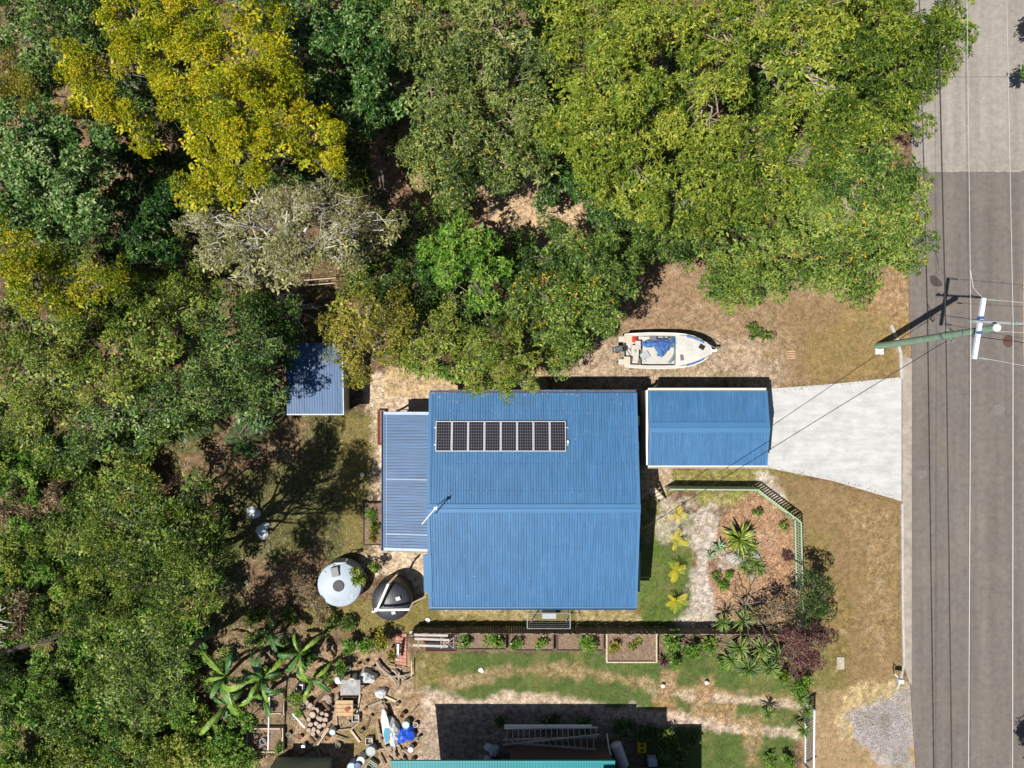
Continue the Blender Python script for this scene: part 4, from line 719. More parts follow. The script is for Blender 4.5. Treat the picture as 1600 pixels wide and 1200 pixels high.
# --- litter, grass blades and pebbles scattered over the ground
def scatter(name, n, polys, m, L, w, flat=True, z=.01, label=None, tintf=None, keepf=None):
    P = []
    tot = 0; ar = [(max(p[0] for p in q) - min(p[0] for p in q)) * (max(p[1] for p in q) - min(p[1] for p in q)) for q in polys]
    for q, a in zip(polys, ar):
        k = int(n * a / sum(ar)); x = RNG.uniform(min(p[0] for p in q), max(p[0] for p in q), k); y = RNG.uniform(min(p[1] for p in q), max(p[1] for p in q), k)
        ok = polydist(x, y, q) > 0; P.append(np.stack([(x[ok] - 800) / 27.007, (600 - y[ok]) / 27.007], -1))
    P = np.vstack(P)
    if keepf is not None: P = P[keepf(P)]
    k = len(P); T_ = np.column_stack([P, np.full(k, z) + RNG.uniform(-.004, .012, k)]); a = RNG.uniform(0, 6.28, k)
    if flat: D = unit(np.column_stack([np.cos(a), np.sin(a), RNG.normal(0, .12, k)])); U = unit(np.column_stack([RNG.normal(0, .3, k), RNG.normal(0, .3, k), np.ones(k)]))
    else: D = unit(np.column_stack([np.cos(a) * .8, np.sin(a) * .8, RNG.uniform(.4, 1.4, k)])); U = unit(np.column_stack([RNG.normal(0, 1, k), RNG.normal(0, 1, k), np.full(k, .3)]))
    V = leaf_quads(T_, D, U, L * RNG.uniform(.6, 1.4, k), w * RNG.uniform(.7, 1.3, k), 0); q = np.arange(len(V)).reshape(-1, 4)
    t = RNG.random(k) if tintf is None else tintf(P, k)
    return tag(npmesh(name, V, q, t, m), kind='stuff', label=label)
litm = leafmat('leaf_litter', [(0, (.06, .038, .022)), (.45, (.19, .12, .065)), (.8, (.34, .235, .15)), (1, (.55, .42, .30))], transl=.1)
scatter('leaf_litter', 26000, [[(0, 180), (1420, 180), (1420, 600), (0, 600)]], litm, .08, .035, label='fallen leaves on the ground under the trees')
scatter('leaf_litter', 10000, [[(0, 600), (600, 600), (600, 1200), (0, 1200)]], litm, .11, .05, label='fallen leaves over the wild lower left ground')
scatter('bark_mulch', 9000, [[(1128, 800), (1180, 768), (1250, 825), (1250, 985), (1130, 985), (1108, 900)]], leafmat('mulch_chips', [(0, (.14, .075, .04)), (.5, (.36, .21, .12)), (1, (.58, .40, .26))], transl=0), .09, .035, label='orange bark mulch in the fenced front garden')
scatter('turf', 4000, [[(1200, 598), (1408, 584), (1408, 594), (1200, 614)], [(1195, 725), (1300, 745), (1408, 777), (1408, 790), (1300, 757), (1195, 736)], [(1402, 790), (1411, 790), (1411, 1040), (1402, 1040)]], leafmat('edge_blades', [(0, (.12, .10, .03)), (.5, (.26, .18, .08)), (1, (.42, .32, .16))], transl=.2), .09, .024, flat=False, z=.04, label='ragged dry grass creeping over the driveway and kerb edges')
grm = leafmat('turf_blades', [(0, (.05, .09, .02)), (.45, (.13, .15, .035)), (.7, (.27, .19, .08)), (1, (.45, .34, .17))], transl=.2)
def gt(P, k):
    c = ground_col(P[:, 0], P[:, 1]); g = (c[:, 0] - c[:, 1]) / (c.sum(1) + 1e-6)
    return np.clip(.45 + g * 2.6 + RNG.normal(0, .14, k), 0, 1)
def gk(P):
    c = ground_col(P[:, 0], P[:, 1]); return c[:, 1] < .25
scatter('turf', 60000, [[(1205, 735), (1408, 785), (1410, 1190), (1255, 1190)], [(1000, 730), (1250, 735), (1240, 800), (1045, 985), (1000, 985)], [(640, 1018), (1250, 1018), (1250, 1200), (1050, 1200), (1040, 1110), (640, 1095)], [(1230, 430), (1420, 430), (1405, 590), (1230, 605)], [(350, 650), (580, 650), (578, 980), (350, 980)], [(600, 935), (1110, 950), (1110, 984), (600, 984)]], grm, .085, .022, flat=False, label='short worn grass of the yards and verge', tintf=gt, keepf=gk)
def chunks(name, n, poly, m, r, label):
    mb = MB()
    while n:
        x = random.uniform(min(p[0] for p in poly), max(p[0] for p in poly)); y = random.uniform(min(p[1] for p in poly), max(p[1] for p in poly))
        if polydist(np.array([x]), np.array([y]), poly)[0] < random.uniform(-4, 16): continue
        p = W(x, y); mb.box((p.x, p.y, r * .3), [r * random.uniform(.6, 1.5) for _ in range(3)], random.random() * 6, random.random(), taper=.6); n -= 1
    return tag(mb.build(name, m), kind='stuff', label=label)
chunks('gravel', 3500, [(1370, 1092), (1420, 1080), (1424, 1200), (1400, 1195), (1345, 1160), (1318, 1118)], mat('gravel_stone', (.40, .37, .37), .9, .4, 8), .028, 'grey gravel where the track meets the street')
# ================================================================ buildings and objects
BLUE = mat('blue_steel_roof', (.045, .140, .285), .45, .06, .7, spec=.5, bump=.03, bscale=3, dirt=(.10, .20, .33, .35), dscale=1.3)
BLUET = mat('blue_steel_trim', (.050, .155, .31), .45, .06, .7, spec=.5)
VER = mat('weathered_blue_steel', (.048, .112, .225), .5, .08, .8, spec=.3, dirt=(.10, .12, .20, .5), dscale=.9)
SHEDB = mat('shed_blue_steel', (.055, .118, .235), .5, .1, .8, spec=.3, dirt=(.12, .16, .26, .5), dscale=1.2)
CREAM = mat('cream_wall', (.62, .58, .48), .8, .08, 2); PGREEN = mat('pale_green_wall', (.36, .42, .28), .75, .1, 2); WHITE = mat('white_paint', (.78, .78, .76), .55, .08, 3)
GLASS = mat('window_glass', (.03, .04, .05), .08, .1, 2, spec=.8); DARK = mat('dark_interior', (.03, .028, .03), .9, .2, 3)
GALV = mat('galvanised_steel', (.55, .58, .62), .38, .1, 5, metal=.6); BLACK = mat('black_plastic', (.018, .018, .02), .4, .2, 4)
RUST = mat('leaf_filled_gutter', (.22, .10, .065), .9, .5, 12)
WOOD = mat('weathered_timber', (.30, .24, .18), .9, .3, 5, bump=.4, bscale=20); WOODP = mat('pale_timber', (.52, .43, .32), .85, .22, 5); WOODD = mat('dark_timber', (.10, .07, .055), .9, .3, 5)
SOIL = mat('garden_soil', (.19, .13, .09), .95, .55, 9, bump=.9, bscale=18)

for m_, sc_, lo in ((BLUE, (2.2, .22, 1), .80), (VER, (.22, 2.2, 1), .72), (SHEDB, (2.2, .3, 1), .75)):   # rain streaks and chalky fading down the sheets
    nt = m_.node_tree; b_ = nt.nodes['Principled BSDF']; src = b_.inputs['Base Color'].links[0].from_socket; tc = nt.nodes.new('ShaderNodeTexCoord'); mp = nt.nodes.new('ShaderNodeMapping'); mp.inputs['Scale'].default_value = sc_
    nt.links.new(tc.outputs['Object'], mp.inputs[0]); t_ = nt.nodes.new('ShaderNodeTexNoise'); t_.inputs['Scale'].default_value = 2.5; t_.inputs['Detail'].default_value = 8; t_.inputs['Roughness'].default_value = .72; nt.links.new(mp.outputs[0], t_.inputs[0])
    r_ = nt.nodes.new('ShaderNodeMapRange'); nt.links.new(t_.outputs['Fac'], r_.inputs[0]); [setattr(r_.inputs[i + 1], 'default_value', v) for i, v in enumerate((.32, .68, lo, 2 - lo))]
    vm = nt.nodes.new('ShaderNodeVectorMath'); vm.operation = 'SCALE'; nt.links.new(src, vm.inputs[0]); nt.links.new(r_.outputs[0], vm.inputs['Scale']); nt.links.new(vm.outputs[0], b_.inputs['Base Color'])
def corr(a, b, c, d, pitch, amp, thick=.004):
    """ribbed sheet: a->b is the lower edge, d->c the upper edge; ribs run from a-b to d-c"""
    a, b, c, d = map(Vector, (a, b, c, d)); n = max(2, int((b - a).length / pitch)); mb = MB(); nr = (b - a).cross(d - a).normalized()
    prof = [(0, 0), (.42, 0), (.56, 1), (.86, 1)]; L = []
    for i in range(n):
        for (t, h) in prof: L.append(((i + t) / n, h * amp))
    L.append((1, 0)); vs = []
    for (t, h) in L: vs.append(a.lerp(b, t) + nr * h)
    for (t, h) in L: vs.append(d.lerp(c, t) + nr * h)
    k = len(L); fs = [(i, i + 1, k + i + 1, k + i) for i in range(k - 1)]; mb.add(vs, fs)
    vs = [p - nr * .03 for p in (a, b, c, d)]; mb.add(vs, [(3, 2, 1, 0)]); return mb

def gable_house(t, x0, x1, ys, yr, yn, ze, zr, wall, inset, pitch=.14, amp=.034, ridge_w=.22, inw=.0):
    """ridge runs east-west; x0,x1 roof ends, ys/yr/yn south eave, ridge, north eave"""
    for (nm, y, s) in (('roof_sheet', ys, 1), ('roof_sheet', yn, -1)):
        if s == 1: q = ((x0, y, ze), (x1, y, ze), (x1, yr, zr), (x0, yr, zr))
        else: q = ((x1, y, ze), (x0, y, ze), (x0, yr, zr), (x1, yr, zr))
        corr(*q, pitch, amp).build(nm, BLUE, t)
    for s, y in ((-1, ys), (1, yn)):   # ridge capping, one wing on each slope
        sl = (zr - ze) / abs(y - yr); mb = MB()
        u = Vector((0, (y - yr) / abs(y - yr), -sl)).normalized() * ridge_w; n = Vector((0, -u.z, u.y)).normalized(); n = n if n.z > 0 else -n
        p = Vector((x0 - .03, yr, zr)) + n * (amp + .012); q = Vector((x1 + .03, yr, zr)) + n * (amp + .012)
        mb.beam(p + u * .5, q + u * .5, ridge_w, .012, n); mb.tube([p + u, q + u], .014, 6); mb.build('ridge_cap', BLUET, t)
    mb = MB(); mb.tube([(x0 - .035, yr, zr + amp + .012), (x1 + .035, yr, zr + amp + .012)], .03, 8); mb.build('ridge_roll', BLUET, t)
    for x, s in ((x0, -1), (x1, 1)):   # barge flashings along the gable ends
        mb = MB()
        for y in (ys, yn):
            a = Vector((x, y, ze + amp + .012)); b = Vector((x, yr, zr + amp + .012)); d = (b - a).normalized(); b2 = b - d * (ridge_w * .0 + .02)
            mb.beam(a - Vector((s * .07, 0, 0)), b2 - Vector((s * .07, 0, 0)), .15, .014); mb.beam(a + Vector((s * .012, 0, -.09)), b2 + Vector((s * .012, 0, -.09)), .02, .17)
        mb.build('barge_flashing', BLUET, t)
    wx0, wx1, wy0, wy1 = x0 + inset[0], x1 - inset[1], ys + inset[2], yn - inset[3]
    f = lambda y: ze + (zr - ze) * (1 - abs(y - yr) / (abs((ys if y < yr else yn) - yr))) - .06
    for (a, b, c_) in (((wx0, wy0), (wx1, wy0), 'S'), ((wx0, wy1), (wx1, wy1), 'N')):
        mb = MB(); zt = f(wy0 if c_ == 'S' else wy1); mb.box(((wx0 + wx1) / 2, a[1], zt / 2), (wx1 - wx0, .12, zt)); mb.build('wall', wall, t)
    for x in (wx0 + .06, wx1 - .06):
        mb = MB(); pr = [(wy0 + .07, 0), (wy1 - .07, 0), (wy1 - .07, f(wy1 - .07)), (yr, f(yr)), (wy0 + .07, f(wy0 + .07))]
        vs = [(x - .06, y, z) for y, z in pr] + [(x + .06, y, z) for y, z in pr]; n = 5
        mb.add(vs, [tuple(range(n - 1, -1, -1)), tuple(range(n, 2 * n))] + [(i, (i + 1) % n, (i + 1) % n + n, i + n) for i in range(n)]); mb.build('wall', wall, t)
def gutter(t, a, b, m, fill=None):
    a, b = Vector(a), Vector(b); mb = MB(); d = (b - a).normalized(); n = Vector((-d.y, d.x, 0))
    mb.beam(a - Vector((0, 0, .10)), b - Vector((0, 0, .10)), .13, .012); mb.beam(a + n * .07 - Vector((0, 0, .045)), b + n * .07 - Vector((0, 0, .045)), .012, .12); mb.beam(a - n * .07 - Vector((0, 0, .045)), b - n * .07 - Vector((0, 0, .045)), .012, .12)
    g = mb.build('gutter', m, t)
    if fill:
        f = MB(); k = int((b - a).length / .12)
        for i in range(k):
            p = a.lerp(b, (i + .5) / k) + n * random.uniform(-.02, .02); f.box((p.x, p.y, p.z - .06 + random.uniform(-.012, .02)), (.12, .09, .05), random.uniform(-.3, .3), taper=.5)
        f.build('gutter_leaves', fill, g)['kind'] = 'stuff'
def window(t, c, w, h, axis='x', name='window'):
    """axis: the wall's outward direction"""
    v = Vector(c); out = {'x': Vector((1, 0, 0)), '-x': Vector((-1, 0, 0)), 'y': Vector((0, 1, 0)), '-y': Vector((0, -1, 0))}[axis]; al = Vector((0, 1, 0)) if axis[-1] == 'x' else Vector((1, 0, 0))
    mb = MB(); U = Vector((0, 0, 1))
    for s in (-1, 1):
        mb.beam(v + al * s * w / 2 - U * h / 2, v + al * s * w / 2 + U * h / 2, .06, .06, out)
        mb.beam(v + U * s * h / 2 - al * (w / 2 + .03), v + U * s * h / 2 + al * (w / 2 + .03), .06, .06, out)
    mb.beam(v - U * (h / 2 - .03), v + U * (h / 2 - .03), .04, .04, out); fr = mb.build(name, WHITE, t)
    g = MB(); g.beam(v - al * (w / 2 - .03) - out * .01, v + al * (w / 2 - .03) - out * .01, .012, h - .06, U); g.build('pane', GLASS, fr)

# ---- the house
hw = W(671, 614, 3.0); he = W(994.5, 614, 3.0); hs = W(800, 948, 3.0); hr = W(800, 794.5, 4.05)
X0, X1, YN, YS, YR = hw.x, he.x, hw.y, hs.y, hr.y
house = thing('house', 'wide house with bright blue ribbed roof and eight solar panels', 'house', ((X0 + X1) / 2, (YN + YS) / 2, 0))
gable_house(house, X0, X1, YS, YR, YN, 3.0, 4.05, PGREEN, (.45, .40, .5, .5))
gutter(house, (X0, YN + .09, 3.0), (X1, YN + .09, 3.0), BLUET, RUST); gutter(house, (X0, YS - .09, 3.0), (X1, YS - .09, 3.0), BLUET)
for (y0, y1, z, o_) in ((650, 664, 2.25, .95), (691, 704, 2.25, .95)):
    a = W(1000, y0, z); b = W(1000, y1, z); mb = MB(); x = X1 - .38
    mb.add([(x, a.y, z + .25), (x, b.y, z + .25), (x + o_ - .3, b.y, z - .02), (x + o_ - .3, a.y, z - .02)], [(0, 3, 2, 1)]); mb.beam((x + o_ - .3, a.y, z - .04), (x + o_ - .3, b.y, z - .04), .05, .06); mb.build('window_hood', PGREEN, house)
    window(house, (X1 - .37, (a.y + b.y) / 2, 1.6), abs(a.y - b.y), 1.0, 'x')
a = W(1000, 862, 2.2); b = W(1000, 924, 2.2); mb = MB(); mb.box((X1 + .02, (a.y + b.y) / 2, 2.3), (.62, abs(a.y - b.y), .05), ry=.12); mb.build('window_hood', PGREEN, house)
window(house, (X1 - .37, (a.y + b.y) / 2, 1.5), 1.9, 1.2, 'x'); window(house, (X1 - .37, -5.5, 1.5), 1.4, 1.2, 'x')
for x in (-2.8, .5, 3.8): window(house, (x, YS + .43, 1.5), 1.4, 1.1, '-y'); window(house, (x, YN - .43, 1.5), 1.2, 1.0, 'y')
mb = MB(); mb.tube([(X1 - .25, YN + .09, 2.88), (X1 - .25, YN - .4, 2.6), (X1 - .25, YN - .42, .1)], .045, 8); mb.build('downpipe', PGREEN, house)
# wider flashing piece at the lower left corner of the roof
a = W(663, 863, 3.05); b = W(676, 925, 3.05); mb = MB(); zz = lambda y: 3.0 + 1.05 * (1 - abs(y - YR) / abs(YS - YR))
mb.add([(a.x, a.y, zz(a.y) + .045), (b.x, a.y, zz(a.y) + .045), (b.x, b.y, zz(b.y) + .045), (a.x, b.y, zz(b.y) + .045), (a.x, a.y, zz(a.y) - .07), (b.x, a.y, zz(a.y) - .07), (b.x, b.y, zz(b.y) - .07), (a.x, b.y, zz(b.y) - .07)], [(3, 2, 1, 0), (0, 1, 5, 4), (1, 2, 6, 5), (2, 3, 7, 6), (3, 0, 4, 7), (4, 5, 6, 7)]); mb.build('side_awning', BLUET, house)
# veranda roof on the left
va = W(600, 643, 2.55); vb = W(600, 861, 2.55); x_in = X0 - .03; zi = 2.86; zo = 2.55
corr((va.x, va.y, zo), (va.x, vb.y, zo), (x_in, vb.y, zi), (x_in, va.y, zi), .155, .034).build('veranda_roof', VER, house)
for yp in (645.5, 858): p = W(600, yp, 2.6); mb = MB(); mb.beam((va.x, p.y, zo + .04), (x_in, p.y, zi + .04), .15, .012); mb.build('edge_flashing', mat('faded_flashing', (.28, .36, .48), .5, .3, 2, dirt=(.2, .3, .5, .9), dscale=2), house)
for yp in (749, 835): p = W(600, yp, 2.7); mb = MB(); mb.beam((va.x + .1, p.y, zo + .045), (x_in, p.y, zi + .045), .07, .01); mb.build('edge_flashing', mat('sheet_lap', (.20, .25, .36), .5, .2, 2), house)
mb = MB(); mb.beam((va.x + .15, va.y, zo + .047), (va.x + .15, vb.y, zo + .047), .03, .008); mb.build('edge_flashing', mat('pale_strip', (.25, .32, .42), .5, .2, 2), house)
gutter(house, (va.x - .06, vb.y, zo), (va.x - .06, va.y, zo), VER)
for yy in (va.y - .2, -4.0, -6.5, vb.y + .2):
    mb = MB(); mb.beam((va.x + .12, yy, -.02), (va.x + .12, yy, zo - .04), .09, .09, (0, 1, 0)); mb.build('post', CREAM, house)
mb = MB(); mb.box(((va.x + X0) / 2 + .2, (va.y + vb.y) / 2, .05), (X0 - va.x, va.y - vb.y, .12)); mb.build('veranda_floor', mat('slab', (.35, .30, .26), .9, .2, 3), house)
# step and entry pad beside the veranda
mb = MB(); p = W(657, 632, .1); mb.box((p.x, p.y, .06), (1.15, .5, .14)); mb.box((p.x + .1, p.y - .5, .12), (1.0, .6, .1)); tag(mb.build('entry_step', mat('pink_step', (.42, .30, .26), .85, .2, 4), loc=(p.x, p.y, 0)), 'pale pinkish doorstep between the veranda and the house corner', 'step')

# sheet laps and fixing rows across the two slopes, leaves and droppings lying on them
for k, f_ in enumerate((.16, .39, .62, .85)):
    for s_, ye in ((-1, YS), (1, YN)):
        y = ye + (YR - ye) * f_; z_ = 3.0 + 1.05 * f_ + .034; mb = MB()
        for q in range(int((X1 - X0) / .28)): mb.box((X0 + .12 + q * .28, y, z_ + .004), (.03, .03, .012))
        mb.build('roof_screws', mat('screw_head', (.03, .08, .16), .5), house)['kind'] = 'stuff'
P_r = np.column_stack([RNG.uniform(X0 + .1, X1 - .1, 240), RNG.uniform(YS + .1, YN - .1, 240)]); P_r[:170, 1] = YN - RNG.random(170) ** 2 * 2.5
z_r = np.where(P_r[:, 1] > YR, 3.0 + 1.05 * (YN - P_r[:, 1]) / (YN - YR), 3.0 + 1.05 * (P_r[:, 1] - YS) / (YR - YS)) + .042; a_r = RNG.uniform(0, 6.28, 240)
V_r = leaf_quads(np.column_stack([P_r, z_r]), np.column_stack([np.cos(a_r), np.sin(a_r), np.zeros(240)]), np.tile([0, 0, 1.], (240, 1)), RNG.uniform(.04, .10, 240), RNG.uniform(.015, .04, 240), 0)
tag(npmesh('roof_litter', V_r, np.arange(len(V_r)).reshape(-1, 4), RNG.random(240), leafmat('roof_leaves', [(0, (.12, .06, .04)), (.5, (.34, .22, .14)), (.9, (.36, .32, .28)), (1, (.6, .6, .58))], transl=0)), kind='stuff', label='dead leaves and droppings scattered over the blue roof')
# ---- solar array
arr = thing('solar_array', 'row of eight dark solar panels on the blue roof', 'solar panels', (0, -2.6, 3.4))
sl = 1.05 / abs(YN - YR); zz2 = lambda y: 3.0 + sl * (YN - y)
cell_m = mat('solar_cells', (.014, .012, .018), .22, .3, 6, spec=.5); frm = mat('panel_frame', (.62, .62, .62), .4, .05, 4, metal=.4)
pn, ps = W(681, 657.5, 3.3), W(681, 705, 3.4); px0 = W(681, 680, 3.35).x; px1 = W(884, 680, 3.35).x; pw = (px1 - px0) / 8
proto = None
ang = math.atan(sl)
for i in range(8):
    cx, cy = px0 + pw * (i + .5), (pn.y + ps.y) / 2; zc = zz2(cy) + .14; hh = (pn.y - ps.y)
    if proto is None:
        mb = MB(); w2, h2 = pw / 2 - .008, hh / 2
        for s in (-1, 1): mb.box((s * (w2 - .018), 0, 0), (.036, hh, .04)); mb.box((0, s * (h2 - .018), 0), (2 * w2 - .072, .036, .04))
        proto = MB.build(mb, 'solar_panel', frm, None); proto.data.transform(Matrix.Identity(4)); proto.parent = arr; me1 = proto.data
        g = MB(); g.box((0, 0, .002), (2 * w2 - .07, hh - .07, .02)); gb = g.build('backing', mat('panel_backing', (.16, .16, .18), .4, .05), None); gb.parent = proto
        c = MB(); nx_, ny_ = 6, 10; cw, ch = (2 * w2 - .09) / nx_, (hh - .09) / ny_
        for a_ in range(nx_):
            for b_ in range(ny_): c.box(((a_ + .5 - nx_ / 2) * cw, (b_ + .5 - ny_ / 2) * ch, .0145), (cw - .014, ch - .014, .004))
        cc = c.build('cells', cell_m, None); cc.parent = proto; p = proto
    else: p = copy_tree(proto, arr)
    p.location = Vector((cx, cy, zc)) - Vector(arr.location); p.rotation_euler = (-ang, 0, 0)
for f_ in (.22, .78):
    y = pn.y + (ps.y - pn.y) * f_; mb = MB(); mb.beam((px0 - .06, y, zz2(y) + .085), (px1 + .14, y, zz2(y) + .085), .04, .05); mb.build('rail', GALV, arr)
mb = MB(); q = W(887, 690, 3.4); mb.box((q.x, q.y, zz2(q.y) + .1), (.09, .14, .08)); mb.build('junction_box', WHITE, arr)

# ---- garage
g0, g1 = W(1013, 611, 2.5), W(1198, 727, 2.5); gr = W(1013, 668, 2.9)
garage = thing('garage', 'smaller blue-roofed garage between the house and white driveway', 'garage', ((g0.x + g1.x) / 2, (g0.y + g1.y) / 2, 0))
gable_house(garage, g0.x, g1.x, g1.y, gr.y, g0.y, 2.5, 2.9, CREAM, (.02, .12, .06, .06), ridge_w=.28)
gutter(garage, (g0.x, g0.y + .09, 2.5), (g1.x, g0.y + .09, 2.5), CREAM); gutter(garage, (g0.x, g1.y - .09, 2.5), (g1.x, g1.y - .09, 2.5), CREAM)
mb = MB(); mb.beam((g0.x - .05, g0.y + .05, 2.30), (g0.x - .05, g1.y, 2.30), .07, .22); mb.build('wall_trim', WHITE, garage)
mb = MB()
for i in range(8): mb.box((g1.x - .06, (g0.y + g1.y) / 2, .14 + i * .28), (.04, 2.6, .265))
mb.build('roller_door', mat('door_panel', (.5, .5, .48), .6, .1), garage)
mb = MB(); mb.tube([W(1014, 612, 2.45), W(1020, 607, 2.3), W(1026, 602, 1.6), W(1027, 602, .1)], .04, 8); mb.build('downpipe', WHITE, garage)
# ---- shed
s0, s1 = W(447, 536, 2.3), W(536, 647, 2.2)
shed = thing('shed', 'small blue ribbed shed half under trees, left of the house', 'shed', ((s0.x + s1.x) / 2, (s0.y + s1.y) / 2, 0))
corr((s0.x, s1.y, 2.15), (s1.x, s1.y, 2.15), (s1.x, s0.y, 2.4), (s0.x, s0.y, 2.4), .14, .022).build('roof_sheet', SHEDB, shed)
mb = MB(); mb.box(((s0.x + s1.x) / 2, (s0.y + s1.y) / 2, 1.04), (s1.x - s0.x - .3, s0.y - s1.y - .3, 2.08)); mb.build('wall', mat('shed_wall', (.40, .42, .38), .6, .1), shed)
mb = MB(); mb.beam((s0.x, s1.y - .02, 2.14), (s1.x + .03, s1.y - .02, 2.14), .07, .06); mb.beam((s1.x + .02, s1.y, 2.16), (s1.x + .02, s0.y, 2.41), .05, .07); mb.build('roof_trim', mat('shed_trim', (.45, .5, .56), .5, .1), shed)

# ---- neighbour's teal roofed house, mostly outside the picture
nb = thing('neighbour_house', 'teal-roofed house cut by the bottom edge of the picture', 'house', W(810, 1500))
TEAL = mat('teal_steel_roof', (.015, .22, .24), .45, .08, 1, spec=.5)
ya = W(0, 1192.5, 4.2).y; xa = W(611, 1190, 4.2).x; xb = W(961, 1190, 4.2).x
corr((xb, ya, 4.2), (xa, ya, 4.2), (xa, ya - 5, 5.2), (xb, ya - 5, 5.2), .14, .022).build('roof_sheet', TEAL, nb)
corr((xa, ya - 10, 4.2), (xb, ya - 10, 4.2), (xb, ya - 5, 5.2), (xa, ya - 5, 5.2), .14, .022).build('roof_sheet', TEAL, nb)
mb = MB(); w0, w1 = W(797, 1159, 0), W(950, 1159, 0); mb.box(((w0.x + w1.x) / 2, w0.y - 4, 2.04), (w1.x - w0.x, 8, 4.08)); mb.build('wall', mat('brown_wall', (.13, .085, .07), .85, .15, 3), nb); mb = MB(); mb.box(((xa + w0.x) / 2 + .2, w0.y - 6.5, 2.04), (w0.x - xa - .5, 5, 4.08)); mb.build('wall', PGREEN, nb)
mb = MB(); mb.beam((xa, ya + .07, 4.16), (xb, ya + .07, 4.16), .12, .12); mb.build('gutter', TEAL, nb)
wq = W(955, 1205, 3.4); we = W(1078, 1205, 3.4); u0, u1 = W(940, 1204, 4.6), W(1010, 1204, 4.6); mb = MB(); mb.box(((u0.x + u1.x) / 2, u0.y - 2, 4.62), (u1.x - u0.x, 4, .1)); mb.build('shadow_slab', TEAL, nb)  # unseen roof slab added to widen the house's cast shadow
mb = MB(); mb.box(((wq.x + we.x) / 2, wq.y - 3, 3.42), (we.x - wq.x, 6, .12)); mb.build('side_roof', TEAL, nb)
mb = MB(); mb.box(((wq.x + we.x) / 2, wq.y - 3.8, 1.67), (we.x - wq.x - .5, 4.3, 3.34)); mb.build('wall', PGREEN, nb)
wq = W(590, 1222, 3.6); we = W(667, 1222, 3.6)
mb = MB(); mb.tube([W(948, 1146, 1.0), W(951, 1166, 1.3), W(958, 1195, 1.6)], .04, 6); mb.tube([W(952, 1175, 1.0), W(960, 1196, 1.2)], .03, 6); mb.build('handrail', WHITE, nb)
nb2 = thing('shade_shed', 'unseen shed block added below the bottom edge to cast shade, left', 'shed', W(470, 1260)); mb = MB(); p = W(455, 1262, 2.4); mb.box((p.x, p.y, 1.2), (3.2, 3.0, 2.4)); mb.build('wall', PGREEN, nb2); mb = MB(); mb.box((p.x, p.y, 2.46), (3.5, 3.3, .08), rx=.05); mb.build('roof_sheet', TEAL, nb2)  # unseen block added to cast the shade at lower left

# ---- ladders lying on the rack
def ladder(label, a, b, a2, b2, z, n):
    A, B, A2, B2 = W(*a, z), W(*b, z), W(*a2, z), W(*b2, z); t = thing('ladder', label, 'ladder', (A.x, A.y, 0), 'aluminium ladders behind the neighbour house')
    for p, q in ((A, B), (A2, B2)): mb = MB(); mb.beam(p, q, .07, .09); mb.build('stile', GALV, t)
    for i in range(n):
        f = (i + .6) / n; mb = MB(); mb.beam(A.lerp(B, f), A2.lerp(B2, f), .045, .03); mb.build('rung', mat('rung', (.6, .52, .42), .5, .1), t)
ladder('upper aluminium ladder, its lower rail sloping up to the right', (788, 1139), (934, 1137), (786, 1164), (936, 1148), 1.45, 17)
ladder('lower aluminium ladder crossing beneath the upper one', (786, 1156), (932, 1152), (800, 1161), (931, 1171), 1.3, 14)
mb = MB(); p, q = W(788, 1135, 1.6), W(925, 1135, 1.6); mb.beam(p, q, .16, .08); tag(mb.build('plank', WHITE, loc=(p.x, p.y, 1.5)), 'long white plank lying above the two ladders', 'plank')
rk = thing('ladder_rack', 'dark trestle rack carrying the two ladders and white plank', 'rack', W(860, 1150))
for x in (800, 860, 920):
    mb = MB(); mb.beam(W(x, 1132, 1.2), W(x, 1168, 1.2), .08, .1); mb.beam(W(x, 1134, 0), W(x, 1134, 1.16), .07, .07, (0, 1, 0)); mb.beam(W(x, 1164, 0), W(x, 1164, 1.16), .07, .07, (0, 1, 0)); mb.build('trestle', WOODD, rk)
gc = thing('gas_cylinder', 'white gas tank lying on its cradle beside the deck', 'gas tank', W(970, 1178)); a, b = W(962, 1163, .8), W(974, 1196, .8); d = (b - a).normalized()
mb = MB(); mb.tube([a - d * .12, a - d * .05, a, b, b + d * .06, b + d * .12], [.12, .27, .33, .33, .27, .12], 20); mb.build('tank', mat('tank_white', (.6, .6, .62), .4, .06), gc, smooth=True)
mb = MB(); mb.box(a + d * .25 + Vector((0, 0, -.55)), (.6, .1, .5)); mb.box(b - d * .25 + Vector((0, 0, -.55)), (.6, .1, .5)); mb.build('cradle', WOODD, gc)

# ---- picket fence with a green top rail
def fence(label, pts, h, m, pitch, pw, rail, group, gaps=()):
    a0 = W(*pts[0]); t = thing('picket_fence', label, 'fence', a0, group); me = None
    mb0 = MB(); mb0.box((0, 0, h / 2), (pw, .02, h)); 
    for i in range(len(pts) - 1):
        a, b = W(*pts[i]), W(*pts[i + 1]); L = (b - a).length; d = (b - a).normalized(); n = int(L / pitch); rz = math.atan2(d.y, d.x)
        for k in range(n):
            p = a + d * (k + .5) * L / n
            if me is None: o = mb0.build('picket', m, None); o.parent = t; me = o.data; ORG[o.name] = a0
            else: o = link('picket', me, t)
            o.location = p - a0; o.rotation_euler = (0, 0, rz)
        for z in (h - .04, .35): mb = MB(); mb.beam(a + Vector((0, 0, z)) + Vector((-d.y, d.x, 0)) * -.035, b + Vector((0, 0, z)) + Vector((-d.y, d.x, 0)) * -.035, .05, .06); mb.build('rail', rail, t)
        for k in range(int(L / 2.4) + 1):
            p = a + d * min(L, k * 2.4) - Vector((-d.y, d.x, 0)) * .09; mb = MB(); mb.beam(p + Vector((0, 0, -.03)), p + Vector((0, 0, h + .02)), .06, .06, (d.x, d.y, 0)); mb.build('post', rail, t)
    return t
